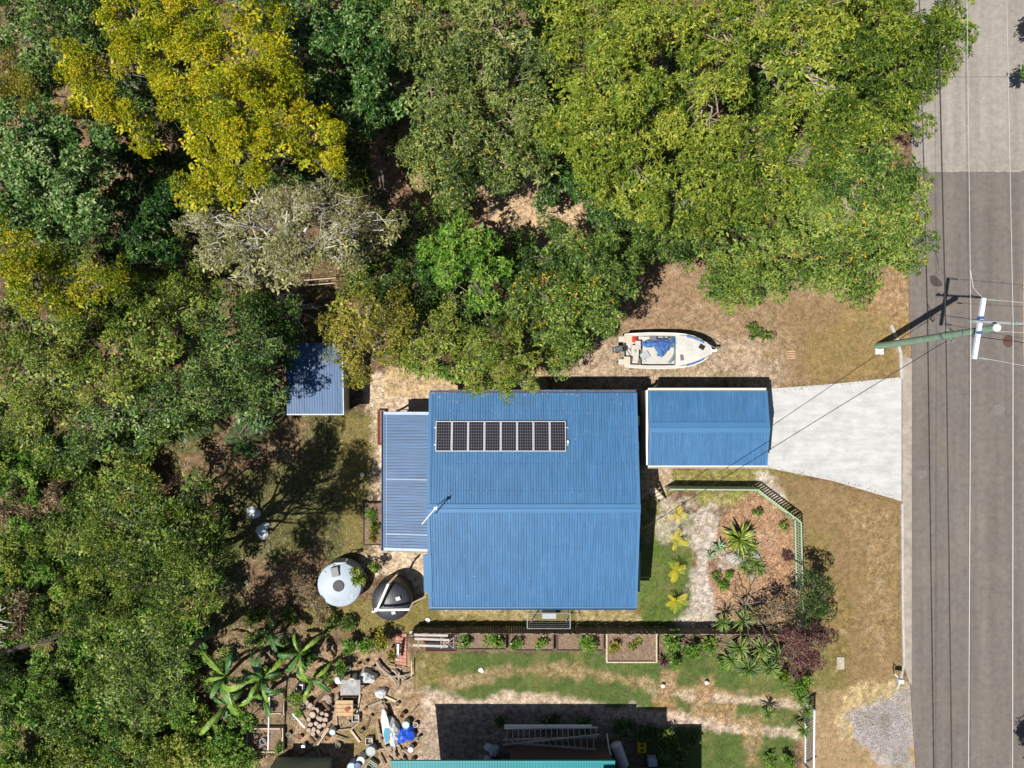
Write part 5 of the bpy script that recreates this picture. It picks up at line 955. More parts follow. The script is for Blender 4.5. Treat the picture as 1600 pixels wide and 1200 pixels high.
FG = mat('pale_green_powdercoat', (.33, .43, .29), .5, .08, 4)
h_f = 1.25; P_ = lambda x, y: (800 + (x - 800) * (H - h_f) / H, 600 + (y - 600) * (H - h_f) / H)
fence('green slatted fence along the garage side of the front garden', [P_(1047, 764), P_(1187, 765)], h_f, FG, .10, .085, FG, 'green slatted garden fences')
fence('green slatted fence running diagonally at the front garden corner', [P_(1187, 766), P_(1252, 815)], h_f, FG, .155, .085, FG, 'green slatted garden fences')
fence('green slatted fence along the street side of the mulch bed', [P_(1253, 816), P_(1257, 985)], h_f, FG, .155, .085, FG, 'green slatted garden fences')
# paling fence between both properties
pf = thing('paling_fence', 'grey timber paling fence between the house and garden beds', 'fence', W(880, 978)); a, b = W(648, 978), W(1245, 980); L = (b - a).length; me = None; d = (b - a).normalized()
n = 150
for k in range(n):
    if me is None: mb = MB(); mb.box((0, 0, .62), (L / n - .012, .018, 1.24)); o = mb.build('paling', mat('fence_timber', (.13, .10, .08), .9, .35, 5), None); o.parent = pf; me = o.data  # palings coloured darker to carry the shadow on their north face
    else: o = link('paling', me, pf)
    o.location = a.lerp(b, (k + .5) / n) - W(880, 978) + Vector((0, 0, random.uniform(-.03, .03))); o.rotation_euler = (random.uniform(-.02, .02), 0, math.atan2(d.y, d.x) + random.uniform(-.05, .05))
for z in (.3, 1.05): mb = MB(); mb.beam(a + Vector((0, -.045, z)), b + Vector((0, -.045, z)), .05, .08); mb.build('rail', WOOD, pf)
for k in range(10): p = a.lerp(b, k / 9) + Vector((0, -.11, 0)); mb = MB(); mb.beam(p, p + Vector((0, 0, 1.28)), .09, .09, (0, 1, 0)); mb.build('post', WOOD, pf)
# front gate of the neighbour
gt_ = thing('metal_gate', 'long pale metal sliding gate across the neighbour track', 'gate', W(1262, 1140)); a, b = W(1258, 1092), W(1257, 1192)
for z in (.12, 1.25): mb = MB(); mb.beam(a + Vector((0, 0, z)), b + Vector((0, 0, z)), .09, .07); mb.build('rail', mat('gate_metal', (.6, .66, .72), .4, .08), gt_)
L = (b - a).length
for k in range(24): p = a.lerp(b, (k + .5) / 24); mb = MB(); mb.beam(p + Vector((0, 0, .16)), p + Vector((0, 0, 1.21)), .03, .03, (0, 1, 0)); mb.build('bar', mat('gate_bar', (.35, .38, .42), .5, .1), gt_)
mb = MB(); mb.beam(b, b + Vector((0, 0, 1.5)), .1, .1, (0, 1, 0)); mb.beam(a, a + Vector((0, 0, 1.4)), .1, .1, (0, 1, 0)); mb.build('post', mat('gate_post', (.10, .13, .15), .5, .1), gt_)

# ---- water tanks
p = W(531, 913, 1.1); tk = thing('water_tank', 'large pale blue-grey water tank with dark round strainer lid', 'water tank', (p.x, p.y, 0))
TL = mat('pale_tank', (.36, .42, .49), .5, .08, 2, dirt=(.27, .30, .33, .6), dscale=1.5); r = S(35, 1.1)
mb = MB(); pr = [(r * .97, 0)]
for i in range(5): pr += [(r, .1 + i * .2), (r * .975, .2 + i * .2)]
pr += [(r, 1.08), (r * .97, 1.18), (r * .75, 1.3), (r * .3, 1.4), (.01, 1.41)]; mb.lathe((p.x, p.y, 0), pr, 40); mb.build('shell', TL, tk, smooth=True)
mb = MB(); mb.lathe((p.x, p.y + .0, 1.38), [(S(9, 1.4), 0), (S(9, 1.4), .06), (S(7.5, 1.4), .08), (.01, .08)], 24); mb.build('strainer_lid', mat('dark_lid', (.07, .06, .065), .7, .2, 20), tk)
q = W(524, 893, 1.35); mb = MB(); mb.box((q.x, q.y, 1.36), (.42, .52, .2), rz=.2); mb.build('access_hatch', mat('hatch', (.13, .145, .15), .5, .1), tk, bevel=.02)
for (x, y) in ((507, 895), (505, 916), (551, 931)): q = W(x, y, 1.22); mb = MB(); mb.lathe((q.x, q.y, 1.22), [(.08, 0), (.08, .08), (.05, .1), (.05, .04)], 14); mb.build('cap', WHITE, tk)
mb = MB(); mb.tube([W(521, 884, 1.2), W(523, 880, 1.5), W(540, 879, 1.5), W(542, 877, 1.0)], .03, 8); mb.tube([W(540, 881, 1.4), W(542, 874, 1.3), W(542, 874, .1)], .045, 8); mb.build('inlet_pipe', GALV, tk)
p = W(611, 940, 1.6); tb = thing('water_tank', 'black domed water tank crossed by two white pipes', 'water tank', (p.x, p.y, 0)); r = S(31, 1.45)
TBm = mat('black_tank', (.035, .037, .045), .45, .15, 3, spec=.5)
mb = MB(); pr = [(r * .97, 0)]
for i in range(7): pr += [(r, .1 + i * .2), (r * .97, .2 + i * .2)]
pr += [(r, 1.45)] + [(r * math.cos(t), 1.47 + .42 * math.sin(t)) for t in (.3, .6, .9, 1.2, 1.5)]; mb.lathe((p.x, p.y, 0), pr, 40); mb.build('shell', TBm, tb, smooth=True)
for k in range(10): an = k * .628; mb = MB(); mb.beam((p.x + math.cos(an) * .3, p.y + math.sin(an) * .3, 1.88), (p.x + math.cos(an) * r * .93, p.y + math.sin(an) * r * .93, 1.63), .03, .03); mb.build('rib', TBm, tb)
for (x, y, s_) in ((622, 935, .26), (615, 957, .22)): q = W(x, y, 1.85); mb = MB(); mb.box((q.x, q.y, 1.85), (s_, s_ * .8, .12), rz=.3); mb.build('vent', mat('vent_grey', (.4, .42, .44), .5, .1), tb)
PIPE = mat('white_pipe', (.80, .80, .80), .4, .05)
A_, B_, C_ = W(589, 953, 2.3), W(607, 912, 2.3), W(640, 952, 2.3)
mb = MB(); mb.tube([A_, B_], .07, 10); mb.build('white_pipe', PIPE, tb); mb = MB(); mb.tube([A_ + Vector((.1, 0, 0)), C_], .07, 10); mb.build('white_pipe', PIPE, tb)
mb = MB(); mb.tube([B_, W(620, 898, 2.2), W(622, 896, 1.6)], .05, 8); mb.tube([C_, W(645, 942, 2.3), W(667, 931, 2.9)], .05, 8); mb.build('brown_pipe', mat('brown_pipe', (.33, .25, .16), .6, .1), tb)
mb = MB(); mb.tube([A_ + Vector((-.05, 0, 0)), A_ + Vector((-.05, 0, -.45))], .1, 12); mb.tube([A_ + Vector((-.1, -.1, -.1)), A_ + Vector((-.3, -.2, -.3)), A_ + Vector((-.3, -.3, -2.2))], .05, 8); mb.build('rain_head', PIPE, tb)

# ---- TV antenna
an = thing('tv_antenna', 'thin television antenna standing at the roof ridge beside veranda', 'antenna', W(684, 788, 4.0)); b0 = W(684, 788, 4.0); b0.z = 3.98
mb = MB(); mb.tube([b0, b0 + Vector((0, 0, 1.3))], .02, 6); mb.tube([b0 + Vector((0, 0, .7)), b0 + Vector((.4, .35, 0))], .012, 5); mb.build('mast', GALV, an)
q0 = b0 + Vector((0, 0, 1.3)); q1 = W(660, 818, 5.1); q1.z = q0.z; q2 = q0 + (q0 - q1) * .15; mb = MB(); mb.tube([q2, q1], .03, 6); mb.build('boom', WHITE, an); dd = (q1 - q0).normalized(); pn_ = Vector((-dd.y, dd.x, 0))
for i in range(9): c = q0.lerp(q1, .05 + i * .115); l = .14 + .010 * i; mb = MB(); mb.tube([c - Vector((0, 0, l)), c + Vector((0, 0, l))], .006, 4); mb.build('element', GALV, an)
mb = MB(); mb.box(q0 + Vector((.02, .02, -.05)), (.16, .12, .12)); mb.build('amplifier', WHITE, an)

# ---- utility pole, crossarms, wires
pb = W(1371, 541, 0); pt = W(1558, 512, 10.0); pole = thing('utility_pole', 'tall green-treated timber power pole leaning over the street', 'power pole', pb)
GT = mat('treated_timber', (.20, .31, .22), .8, .25, 5, bump=.3, bscale=9, dirt=(.30, .36, .28, .6), dscale=2)
mb = MB(); mb.tube([pb + Vector((0, 0, -.05)), pb.lerp(pt, .3), pb.lerp(pt, .65), pt], [.20, .185, .17, .155], 16); mb.build('shaft', GT, pole, smooth=True)
mb = MB(); mb.lathe(pt, [(.17, -.05), (.17, .02), (.13, .06), (.01, .07)], 20); mb.build('cap', WHITE, pole)
at_ = lambda z: pb.lerp(pt, z / 10.0)
XW = mat('pale_crossarm', (.60, .68, .76), .5, .06, 3); INS = mat('porcelain', (.20, .26, .22), .25, .1, 5); STEEL = mat('dark_steel', (.10, .11, .13), .5, .2, 5)
a, b = W(1537, 466, 9.15), W(1522, 561, 9.15); mb = MB(); mb.beam(a, b, .17, .14); ca = mb.build('crossarm', XW, pole)
for (x, y) in ((1532, 497), (1530, 520)): q = W(x, y, 9.2); mb = MB(); mb.box(q, (.20, .12, .18), rz=.1); mb.build('band', mat('blue_band', (.03, .10, .28), .5, .1), pole)
def insulator(a, b, r=.055, n=4, nm='insulator'):
    a, b = Vector(a), Vector(b); pts = []; rs = []
    for i in range(n * 2 + 1): pts.append(a.lerp(b, i / (n * 2))); rs.append(r if i % 2 else r * .45)
    mb = MB(); mb.tube(pts, rs, 10); mb.build(nm, INS, pole)
insulator(W(1543, 468, 9.2), W(1556, 469, 9.2)); insulator(W(1529, 559, 9.2), W(1543, 561, 9.2)); insulator(W(1556, 517, 9.3), W(1566, 518, 9.3))
a, b = W(1514, 502, 9.45), W(1608, 507, 9.45); mb = MB(); mb.beam(a, b, .10, .10); mb.build('crossarm', GALV, pole)
for (x, y) in ((1517, 502), (1583, 505)): q = W(x, y, 9.5); insulator(q, q + Vector((0, 0, .28)), .06)
# low voltage bracket
for k, (x, y) in enumerate(((1478, 517), (1479, 524), (1485, 528), (1489, 533))): q = W(x, y, 6.3); insulator(q - Vector((0, .08, .1)), q + Vector((.02, .08, .1)), .04, 3)
mb = MB(); c = at_(6.3); mb.lathe(c, [(.2, -.06), (.2, .06), (.17, .06), (.17, -.06)], 16, cap=False); mb.beam(c, W(1477, 520, 6.3), .06, .06); mb.beam(c, W(1487, 533, 6.2), .05, .05); mb.tube([W(1478, 500, 6.5), W(1483, 512, 6.2), W(1489, 523, 6.1), W(1490, 533, 6.2)], .018, 5); mb.tube([W(1479, 508, 6.5), W(1492, 519, 6.3), at_(6.9)], .015, 5); mb.build('cable_bracket', STEEL, pole)
mb = MB(); q = W(1373, 549, .0); mb.box((q.x, q.y, .07), (.45, .36, .14)); tag(mb.build('service_pit', WHITE, loc=(q.x, q.y, 0), bevel=.02), 'small white box lid at the foot of the power pole', 'pit lid')
def wire(label, pts, r, m, group=None, sag=.0, cat='power line'):
    P3 = [W(x, y, z) for (x, y, z) in pts]; out = []
    for i in range(len(P3) - 1):
        n = 14
        for k in range(n if i < len(P3) - 2 else n + 1): t_ = k / n; q = P3[i].lerp(P3[i + 1], t_); q.z -= sag * 4 * t_ * (1 - t_); out.append(q)
    mb = MB(); mb.tube(out, r, 5); return tag(mb.build('power_line', m, loc=P3[0]), label, cat, group)
WW = mat('aluminium_wire', (.50, .50, .50), .45, .02, metal=.2); WB = mat('black_cable', (.015, .015, .016), .6, .1)
wire('left of the two pale high wires running along the street', [(1508, -260, 9.1), (1517, 502, 9.78), (1512, 1500, 9.2)], .011, WW, 'wires along the street')
wire('right of the two pale high wires running along the street', [(1568, -260, 9.1), (1583, 505, 9.78), (1582, 1500, 9.2)], .011, WW, 'wires along the street')
wire('thick black cable running along the street from the pole bracket', [(1459, -260, 6.5), (1478, 521, 6.3), (1491, 1500, 6.2)], .030, WB, 'wires along the street')
wire('black service cable from the power pole to the house gable', [(1480, 532, 6.25), (1002, 828, 3.3)], .018, WB, sag=.15)
wire('pale wire leaving the upper end of the white crossarm', [(1556, 469, 9.2), (1760, 486, 9.1)], .013, WW, 'wires crossing to the right edge')
wire('pale wire leaving the lower end of the white crossarm', [(1543, 561, 9.2), (1760, 600, 9.0)], .013, WW, 'wires crossing to the right edge')
wire('pale wire leaving the pole top towards the right edge', [(1566, 518, 9.3), (1760, 528, 9.1)], .013, WW, 'wires crossing to the right edge')
wire('black cable crossing the street to the right below the pole top', [(1495, 522, 6.3), (1760, 556, 6.2)], .02, WB, 'wires crossing to the right edge')
wire('short jumper wire looping from the high wire to the crossarm', [(1516, 420, 9.6), (1521, 450, 9.4), (1536, 466, 9.3)], .012, WW)

# ---- letterbox and small things on the verge
p = W(1402, 1055); lb = thing('letterbox', 'small letterbox on a post at the kerb near gravel', 'letterbox', p); mb = MB(); mb.beam(W(1396, 1052), W(1399, 1054, 1.0), .05, .05, (0, 1, 0)); mb.beam(W(1398, 1053, .95), W(1406, 1062, 1.0), .04, .04); mb.build('post', WHITE, lb); q = W(1407, 1064, 1.1); mb = MB(); mb.box(q, (.30, .22, .24), rz=-.1); mb.build('box', mat('letterbox_metal', (.5, .58, .62), .4, .1), lb, bevel=.015)
mb = MB(); p = W(1313, 1036); mb.box((p.x, p.y, .02), (.42, .7, .05)); tag(mb.build('concrete_slab', mat('old_concrete', (.36, .32, .27), .95, .3, 8), loc=p), 'small weathered concrete slab set in the verge grass', 'slab')
sl_ = thing('timber_grate', 'small slatted timber grate on the sand above the driveway', 'grate', W(1235, 554))
for k in range(4): mb = MB(); q = W(1235, 549 + k * 3.6); mb.box((q.x, q.y, .04), (.5, .09, .04), rz=.05); mb.build('slat', mat('orange_timber', (.42, .27, .16), .9, .2, 5), sl_)
def blob(name, label, cat, px, py, z0, r, h, m, n=14, lobed=.25, sq=1.0, rz=0, seedv=0, group=None):
    """a crumpled or rounded solid (rock, sack, tarp heap)"""
    rr_ = random.Random(seedv + px * 13 + py); c = W(px, py, z0); mb = MB(); rings = [(1.0, 0), (1.02, .35), (.85, .75), (.5, .95), (.12, 1.0)]; vs = []
    ph = [rr_.uniform(0, 6.28) for _ in range(4)]
    for (k, zz_) in rings:
        for j in range(n):
            t_ = 2 * math.pi * j / n; rad = r * k * (1 + lobed * (math.sin(2 * t_ + ph[0]) * .5 + math.sin(3 * t_ + ph[1]) * .35 + rr_.uniform(-.3, .3)))
            x, y = rad * math.cos(t_), rad * math.sin(t_) * sq; vs.append((c.x + x * math.cos(rz) - y * math.sin(rz), c.y + x * math.sin(rz) + y * math.cos(rz), z0 + h * (zz_ + rr_.uniform(-.10, .10) * (zz_ > 0))))
    K = len(rings); fs = [(i * n + j, i * n + (j + 1) % n, (i + 1) * n + (j + 1) % n, (i + 1) * n + j) for i in range(K - 1) for j in range(n)] + [tuple((K - 1) * n + j for j in range(n))]
    mb.add(vs, fs); return tag(mb.build(name, m, loc=(c.x, c.y, z0)), label, cat, group)
RK = mat('grey_rock', (.36, .33, .31), .9, .3, 6, bump=.6, bscale=12)
blob('rock', 'large grey rock in the middle of the mulch bed', 'rock', 1147, 872, 0, .55, .35, RK, sq=.6, rz=-.5); blob('rock', 'grey rock right of the large one among bromeliads', 'rock', 1179, 868, 0, .35, .3, RK, sq=.6, rz=-.7); blob('rock', 'small pale stone below the bromeliads', 'rock', 1174, 900, 0, .16, .14, RK)
for (x, y, lab) in [(567, 741, 'white round cap on the grass left of the veranda'), (1035, 1070, 'left white garden ball on the neighbour lawn'), (1103, 1065, 'right white garden ball on the neighbour lawn')]:
    c = W(x, y); mb = MB(); mb.lathe(c, [(.05, 0), (.11, .06), (.13, .14), (.10, .22), (.02, .26)], 14); tag(mb.build('garden_ball', WHITE, smooth=True, loc=c), lab, 'garden ornament')
for (x, y, lab) in [(752, 1047, 'white paper scrap on the neighbour lawn left of centre'), (669, 969, 'white plastic bag at the foot of the paling fence')]: blob('plastic_scrap', lab, 'litter', x, y, 0, .15, .09, WHITE)
for (x, y, r_, lab) in [(396, 801, .42, 'crumpled grey plastic sheet in the shaded yard, upper one'), (411, 828, .46, 'crumpled grey plastic sheet in the shaded yard, lower one')]:
    blob('plastic_sheet', lab, 'sheet', x, y, 0, r_, .22, mat('grey_plastic', (.55, .58, .62), .4, .2, 4), n=18, lobed=.5, sq=.75, rz=.6)
mb = MB(); p = W(490, 292, .3); mb.box((p.x, p.y, .2), (.75, .25, .12), rz=.03); tag(mb.build('blue_trough', mat('blue_plastic', (.04, .08, .16), .4, .1), loc=p), 'dark blue trough seen through a gap in the trees', 'trough')
ft = thing('fallen_track', 'two pale rails crossing a dark gap behind the shed', 'rails', W(500, 440))
for (y0, y1) in ((438, 434), (446, 442)): mb = MB(); mb.tube([W(475, y0, 1.0), W(525, y1, 1.0)], .03, 6); mb.build('rail', WOODP, ft)

# ---- clothes airer
ca_ = thing('clothes_airer', 'grey folding clothesline frame standing below the house roof', 'clothesline', W(856, 972)); z = 1.5
fr_ = [(824, 958), (891, 958), (891, 982), (824, 982)]
for i in range(4): mb = MB(); mb.tube([W(*fr_[i], z), W(*fr_[(i + 1) % 4], z)], .022, 6); mb.build('frame_bar', GALV, ca_)
for k in range(7): mb = MB(); y = 961 + k * 2.9; mb.tube([W(825, y, z), W(890, y, z)], .006, 4); mb.build('line', GALV, ca_)
for x in (830, 885): mb = MB(); mb.tube([W(x, 970, z), W(x, 970, 0)], .03, 8); mb.build('leg', GALV, ca_)
bx_ = MB(); q = W(858, 961, .5); bx_.box((q.x, q.y, .35), (.8, .3, .7)); tag(bx_.build('outdoor_unit', mat('unit_grey', (.42, .45, .48), .5, .1), loc=(q.x, q.y, 0), bevel=.02), 'grey box unit under the clothesline frame', 'air conditioner')

# ---- garden beds: timber edges and soil
def bed(label, x0, x1, y0, y1, h, m, group='timber garden beds along the fence', soil=SOIL, w=.07):
    c = W((x0 + x1) / 2, (y0 + y1) / 2); t = thing('garden_bed', label, 'garden bed', c, group); q = [W(x0, y0), W(x1, y0), W(x1, y1), W(x0, y1)]
    for i in range(4):
        a, b = q[i], q[(i + 1) % 4]; d = (b - a).normalized() * (w / 2 if i % 2 else -w / 2); mb = MB(); mb.beam(a + d + Vector((0, 0, h / 2)), b - d + Vector((0, 0, h / 2)), w, h); mb.build('edge_board', m, t)
    mb = MB(); mb.box((c.x, c.y, h * .35), (q[1].x - q[0].x - w, abs(q[0].y - q[3].y) - w, h * .7)); mb.build('soil', soil, t); return t
bed('leftmost bed, with green vegetables at its left end', 712, 790, 984, 1012, .3, WOODD); bed('second bed with a pale squash plant on bare soil', 803, 864, 984, 1014, .3, WOODD); bed('third bed with dense herbs at its right side', 870, 942, 984, 1014, .3, WOODD)
bed('widest pale-edged bed of mostly bare soil', 947, 1024, 984, 1031, .38, WOODP)
bed('reddish timber bed filled with red bark beside the veranda', 592, 602, 641, 694, .3, mat('red_timber', (.20, .07, .045), .85, .2, 5), None, mat('red_bark', (.24, .10, .06), .95, .5, 9, bump=1, bscale=25))
bed('dark-framed square bed beside the lower veranda', 569, 600, 785, 850, .25, WOODD, None, w=.05)
bed('pale-framed planter crossed by the white pipe', 388, 444, 1135, 1171, .3, WOODP, None, w=.06); bed('small soil bed above the pale-framed planter', 424, 445, 1081, 1112, .25, WOODP, None, w=.05)
for (x, lab) in ((798, 'white stake'), (722, 'pale stake')): mb = MB(); mb.beam(W(x, 1003, .0), W(x + .5, 1006, 1.0), .07, .07, (0, 1, 0)); tag(mb.build('garden_stake', GALV, loc=W(x, 1003)), f'{lab} standing among vegetables ' + ('at the left end of the second bed' if x > 750 else 'at the left end of the first bed'), 'stake')
mb = MB(); mb.tube([W(421, 1082, 1.3), W(419, 1172, 1.2)], .045, 8); tag(mb.build('white_pipe', PIPE, loc=W(421, 1082)), 'long white pipe lying over the pale-framed planter', 'pipe')
mb = MB(); mb.beam(W(457, 1115, .5), W(476, 1137, .3), .09, .03); tag(mb.build('plank', WHITE, loc=W(457, 1115)), 'short white board leaning beside the log pile', 'board')
pp = thing('square_pot', 'square white plant pot with brown soil beside the banana plants', 'pot', W(468, 1075)); q = W(468, 1075, .4); mb = MB()
for s in (-1, 1): mb.box((q.x + s * .17, q.y, .2), (.05, .39, .4)); mb.box((q.x, q.y + s * .17, .2), (.29, .05, .4))
mb.build('shell', WHITE, pp); mb = MB(); mb.box((q.x, q.y, .17), (.29, .29, .3)); mb.build('soil', mat('red_soil', (.28, .10, .06), .9, .3, 9), pp)
mb = MB(); mb.lathe(W(414, 1154), [(.16, 0), (.19, .35), (.17, .36), (.14, .05)], 18); tag(mb.build('bucket', mat('pale_blue_bucket', (.45, .55, .66), .5, .1), smooth=True, loc=W(414, 1154)), 'pale blue bucket standing in the pale-framed planter', 'bucket')

# ---- firewood
ENDW = mat('log_end', (.40, .33, .27), .9, .25, 10); rl = random.Random(3)
def log(label, px, py, r, L, z, tilt, rz, grp):
    c = W(px, py, z); t = thing('log', label, 'log', (c.x, c.y, max(0, z - r)), grp); d = Vector((math.cos(rz) * math.sin(tilt), math.sin(rz) * math.sin(tilt), math.cos(tilt)))
    mb = MB(); mb.tube([c - d * L, c - d * L * .5, c], [r, r * 1.03, r], 12); mb.build('bark', BARK['brown'], t, smooth=True); mb = MB(); mb.tube([c - d * .01, c + d * .004], [r * .86, r * .84], 12); mb.build('cut_end', ENDW, t)
LG = [(479, 1098, 4), (484, 1103, 5), (490, 1108, 4), (495, 1110, 4.5), (488, 1117, 6), (500, 1124, 5), (494, 1131, 4.5), (497, 1122, 4), (508, 1125, 4.5), (485, 1132, 4.5), (490, 1140, 4), (499, 1135, 4.5), (506, 1133, 4), (482, 1124, 4), (489, 1147, 4), (477, 1105, 3.5), (510, 1117, 4), (503, 1115, 3.5), (482, 1141, 4), (497, 1143, 4)]
for k, (x, y, r_) in enumerate(LG):
    log('cut firewood log standing in the round-ended log pile', x, y, r_ * .036, .4, .42 + rl.uniform(-.05, .12), rl.uniform(0, .35), rl.uniform(0, 6), 'round-ended logs in the firewood pile')
for (x0, y0, x1, y1, r_, lab) in [(512, 1076, 489, 1100, .09, 'long dark log lying from the orange pot to the pile'), (505, 1095, 515, 1108, .12, 'short dark log right of the pile top'), (492, 1160, 484, 1150, .10, 'dark log at the bottom of the pile'), (500, 1152, 490, 1165, .06, 'mossy split log at the foot of the pile')]:
    mb = MB(); mb.tube([W(x0, y0, .3), W(x1, y1, .25)], r_, 10); tag(mb.build('log', BARK['brown'], smooth=True, loc=W(x0, y0)), lab, 'log')
for (x0, y0, x1, y1, lab) in [(512, 1137, 491, 1167, 'left of two thin battens beside the log pile'), (514, 1138, 495, 1166, 'right of two thin battens beside the log pile')]:
    mb = MB(); mb.beam(W(x0, y0, .35), W(x1, y1, .12), .06, .04); tag(mb.build('batten', WOODP, loc=W(x0, y0)), lab, 'batten', 'two battens beside the log pile')
blob('tree_stump', 'broad pale sawn stump right of the orange clay pot', 'stump', 513, 1091, 0, .32, .35, mat('stump_wood', (.36, .27, .22), .9, .3, 6), lobed=.1)
def pot(label, px, py, r, h, m, name='pot', cat='pot', inner=DARK, group=None):
    c = W(px, py); t = thing(name, label, cat, c, group); mb = MB(); mb.lathe(c, [(r * .8, 0), (r, h), (r * .86, h), (r * .78, h * .75)], 20, cap=False); mb.lathe(c, [(r * .8, .005), (.001, .005)], 20, cap=False); mb.build('shell', m, t, smooth=True)
    mb = MB(); mb.lathe(c + Vector((0, 0, h * .7)), [(r * .79, 0), (r * .4, .02), (.001, .03)], 20, cap=False); mb.build('contents', inner, t); return t
TC = mat('terracotta', (.45, .16, .06), .8, .2, 5)
pot('orange clay pipe pot beside the long dark log', 517, 1073, .2, .5, TC); pot('terracotta pot above the blue tarpaulin', 630, 1114, .15, .35, TC); pot('dark pot near the blue tarpaulin bottom', 646, 1185, .14, .3, mat('clay_dark', (.25, .17, .13), .8, .2))
def drum(label, px, py, r, h, m, nm='drum', cat='drum', group=None):
    c = W(px, py); t = thing(nm, label, cat, c, group); mb = MB(); mb.lathe(c, [(r, 0), (r, h * .3), (r * 1.03, h * .33), (r, h * .36), (r, h * .66), (r * 1.03, h * .7), (r, h * .73), (r, h)], 24); mb.build('barrel', m, t, smooth=True)
    mb = MB(); mb.lathe(c + Vector((0, 0, h)), [(r * 1.05, -.03), (r * 1.05, .02), (r * .9, .035), (r * .88, .015), (.001, .02)], 24, cap=False); mb.build('lid', m, t, smooth=True)
DG = None
drum('left white-lidded drum at the head of the metal bench', 534, 1054, .20, .8, WHITE); drum('right white-lidded drum beside the grey tarpaulin', 555, 1056, .18, .8, WHITE)
drum('grey round bin with ribbed lid near the bottom', 582, 1167, .27, .5, mat('grey_bin', (.33, .37, .38), .5, .1)); drum('blue barrel at the bottom edge left of the grey box', 553, 1190, .24, .6, mat('pale_blue_barrel', (.35, .5, .7), .4, .1)); drum('white barrel above the blue one', 567, 1180, .22, .6, mat('dusty_white', (.6, .62, .6), .5, .1)); drum('dark blue barrel beside the white barrel', 563, 1186, .2, .75, mat('navy_barrel', (.06, .10, .2), .4, .1))
drum('small white bucket with lid below the blue tarpaulin', 643, 1166, .15, .4, WHITE, 'bucket', 'bucket'); drum('pale blue bucket below the driftwood crate', 522, 1139, .16, .4, mat('light_blue_bucket', (.45, .62, .68), .4, .1), 'bucket', 'bucket'); drum('small grey tin at the foot of the log pile', 476, 1163, .12, .3, GALV, 'tin', 'tin'); drum('pale green bucket above the blue tarpaulin', 636, 1127, .2, .45, mat('pale_green_bucket', (.42, .52, .5), .4, .1), 'bucket', 'bucket')
GTp = mat('grey_tarpaulin', (.50, .52, .52), .5, .15, 4)
blob('tarpaulin', 'crumpled grey tarpaulin heap right of the white drums', 'tarpaulin', 575, 1055, 0, .48, .6, GTp, n=20, lobed=.45, sq=.85, rz=.4); blob('tarpaulin', 'small grey covered bundle with poles below the grey heap', 'tarpaulin', 596, 1081, 0, .38, .4, GTp, n=12, lobed=.2, sq=.75)
blob('blue_tarpaulin', 'bright blue tarpaulin heap beside the grey sheeting', 'tarpaulin', 635, 1145, 0, .48, .45, mat('bright_blue_tarp', (.015, .08, .52), .35, .15, 4), n=22, lobed=.45, sq=1.15, rz=.3)
blob('grey_sheeting', 'long crumpled grey sheeting beside the blue tarpaulin', 'sheeting', 614, 1140, 0, .42, .5, GTp, n=22, lobed=.4, sq=1.9, rz=.15)
wb = thing('workbench', 'grey metal bench below the white drums', 'bench', W(546, 1078)); q0, q1 = W(532, 1062, .8), W(563, 1086, .8); mb = MB()
mb.box(((q0.x + q1.x) / 2, (q0.y + q1.y) / 2, .8), (q1.x - q0.x, q0.y - q1.y, .05)); mb.build('top', mat('bench_metal', (.26, .25, .25), .6, .35, 4), wb)
for x in (q0.x + .06, q1.x - .06):
    for y in (q0.y - .06, q1.y + .06): mb = MB(); mb.beam((x, y, 0), (x, y, .77), .05, .05, (0, 1, 0)); mb.build('leg', GALV, wb)
tb_ = thing('wooden_table', 'low timber bench top with red cloth and pieces on it', 'table', W(538, 1105)); 
for k in range(4): mb = MB(); q = W(538, 1097 + k * 6.2, .55); mb.box((q.x, q.y, .55), (1.0, .20, .04)); mb.build('plank', mat('orange_plank', (.45, .31, .18), .85, .25, 4), tb_)
for x in (524, 551):
    for y in (1098, 1116): mb = MB(); mb.beam(W(x, y, 0), W(x, y, .53), .06, .06, (0, 1, 0)); mb.build('leg', WOOD, tb_)
blob('red_cloth', 'small crumpled red cloth on the timber bench top', 'cloth', 543, 1108, .58, .14, .08, mat('red_cloth', (.35, .07, .05), .8, .2), lobed=.4)
def crate(label, px, py, s, h, m, rz=0):
    c = W(px, py); t = thing('crate', label, 'crate', c); M_ = Matrix.Translation(c) @ Matrix.Rotation(rz, 4, 'Z')
    for (dx, dy, a_, b_) in ((s / 2, 0, .03, s), (-s / 2, 0, .03, s), (0, s / 2, s - .03, .03), (0, -s / 2, s - .03, .03)):
        mb = MB(); p = M_ @ Vector((dx, dy, h / 2)); mb.box(p, (a_, b_, h), rz); mb.build('side', m, t)
    for k in (-1, 0, 1): mb = MB(); p = M_ @ Vector((k * s * .27, 0, .05)); mb.box(p, (.03, s - .04, .03), rz); mb.build('slat', m, t); mb = MB(); p = M_ @ Vector((0, k * s * .27, .085)); mb.box(p, (s - .04, .03, .03), rz); mb.build('slat', m, t)
crate('pale plastic crate at the corner of the timber bench', 557, 1119, .38, .28, mat('crate_pale', (.55, .5, .44), .6, .2)); crate('pale plastic crate left of the surfboard', 578, 1155, .38, .28, mat('crate_pale', (.55, .5, .44), .6, .2)); crate('grey-green box at the bottom edge', 582, 1193, .5, .3, mat('box_green', (.36, .42, .38), .6, .2), -.6)
sb = thing('surfboard', 'white surfboard with teal tail leaning by grey sheeting', 'surfboard', W(603, 1133)); sb_p = [(597, 1108), (601, 1109), (607, 1125), (609, 1145), (607, 1161), (602, 1162), (598, 1145), (596, 1125)]
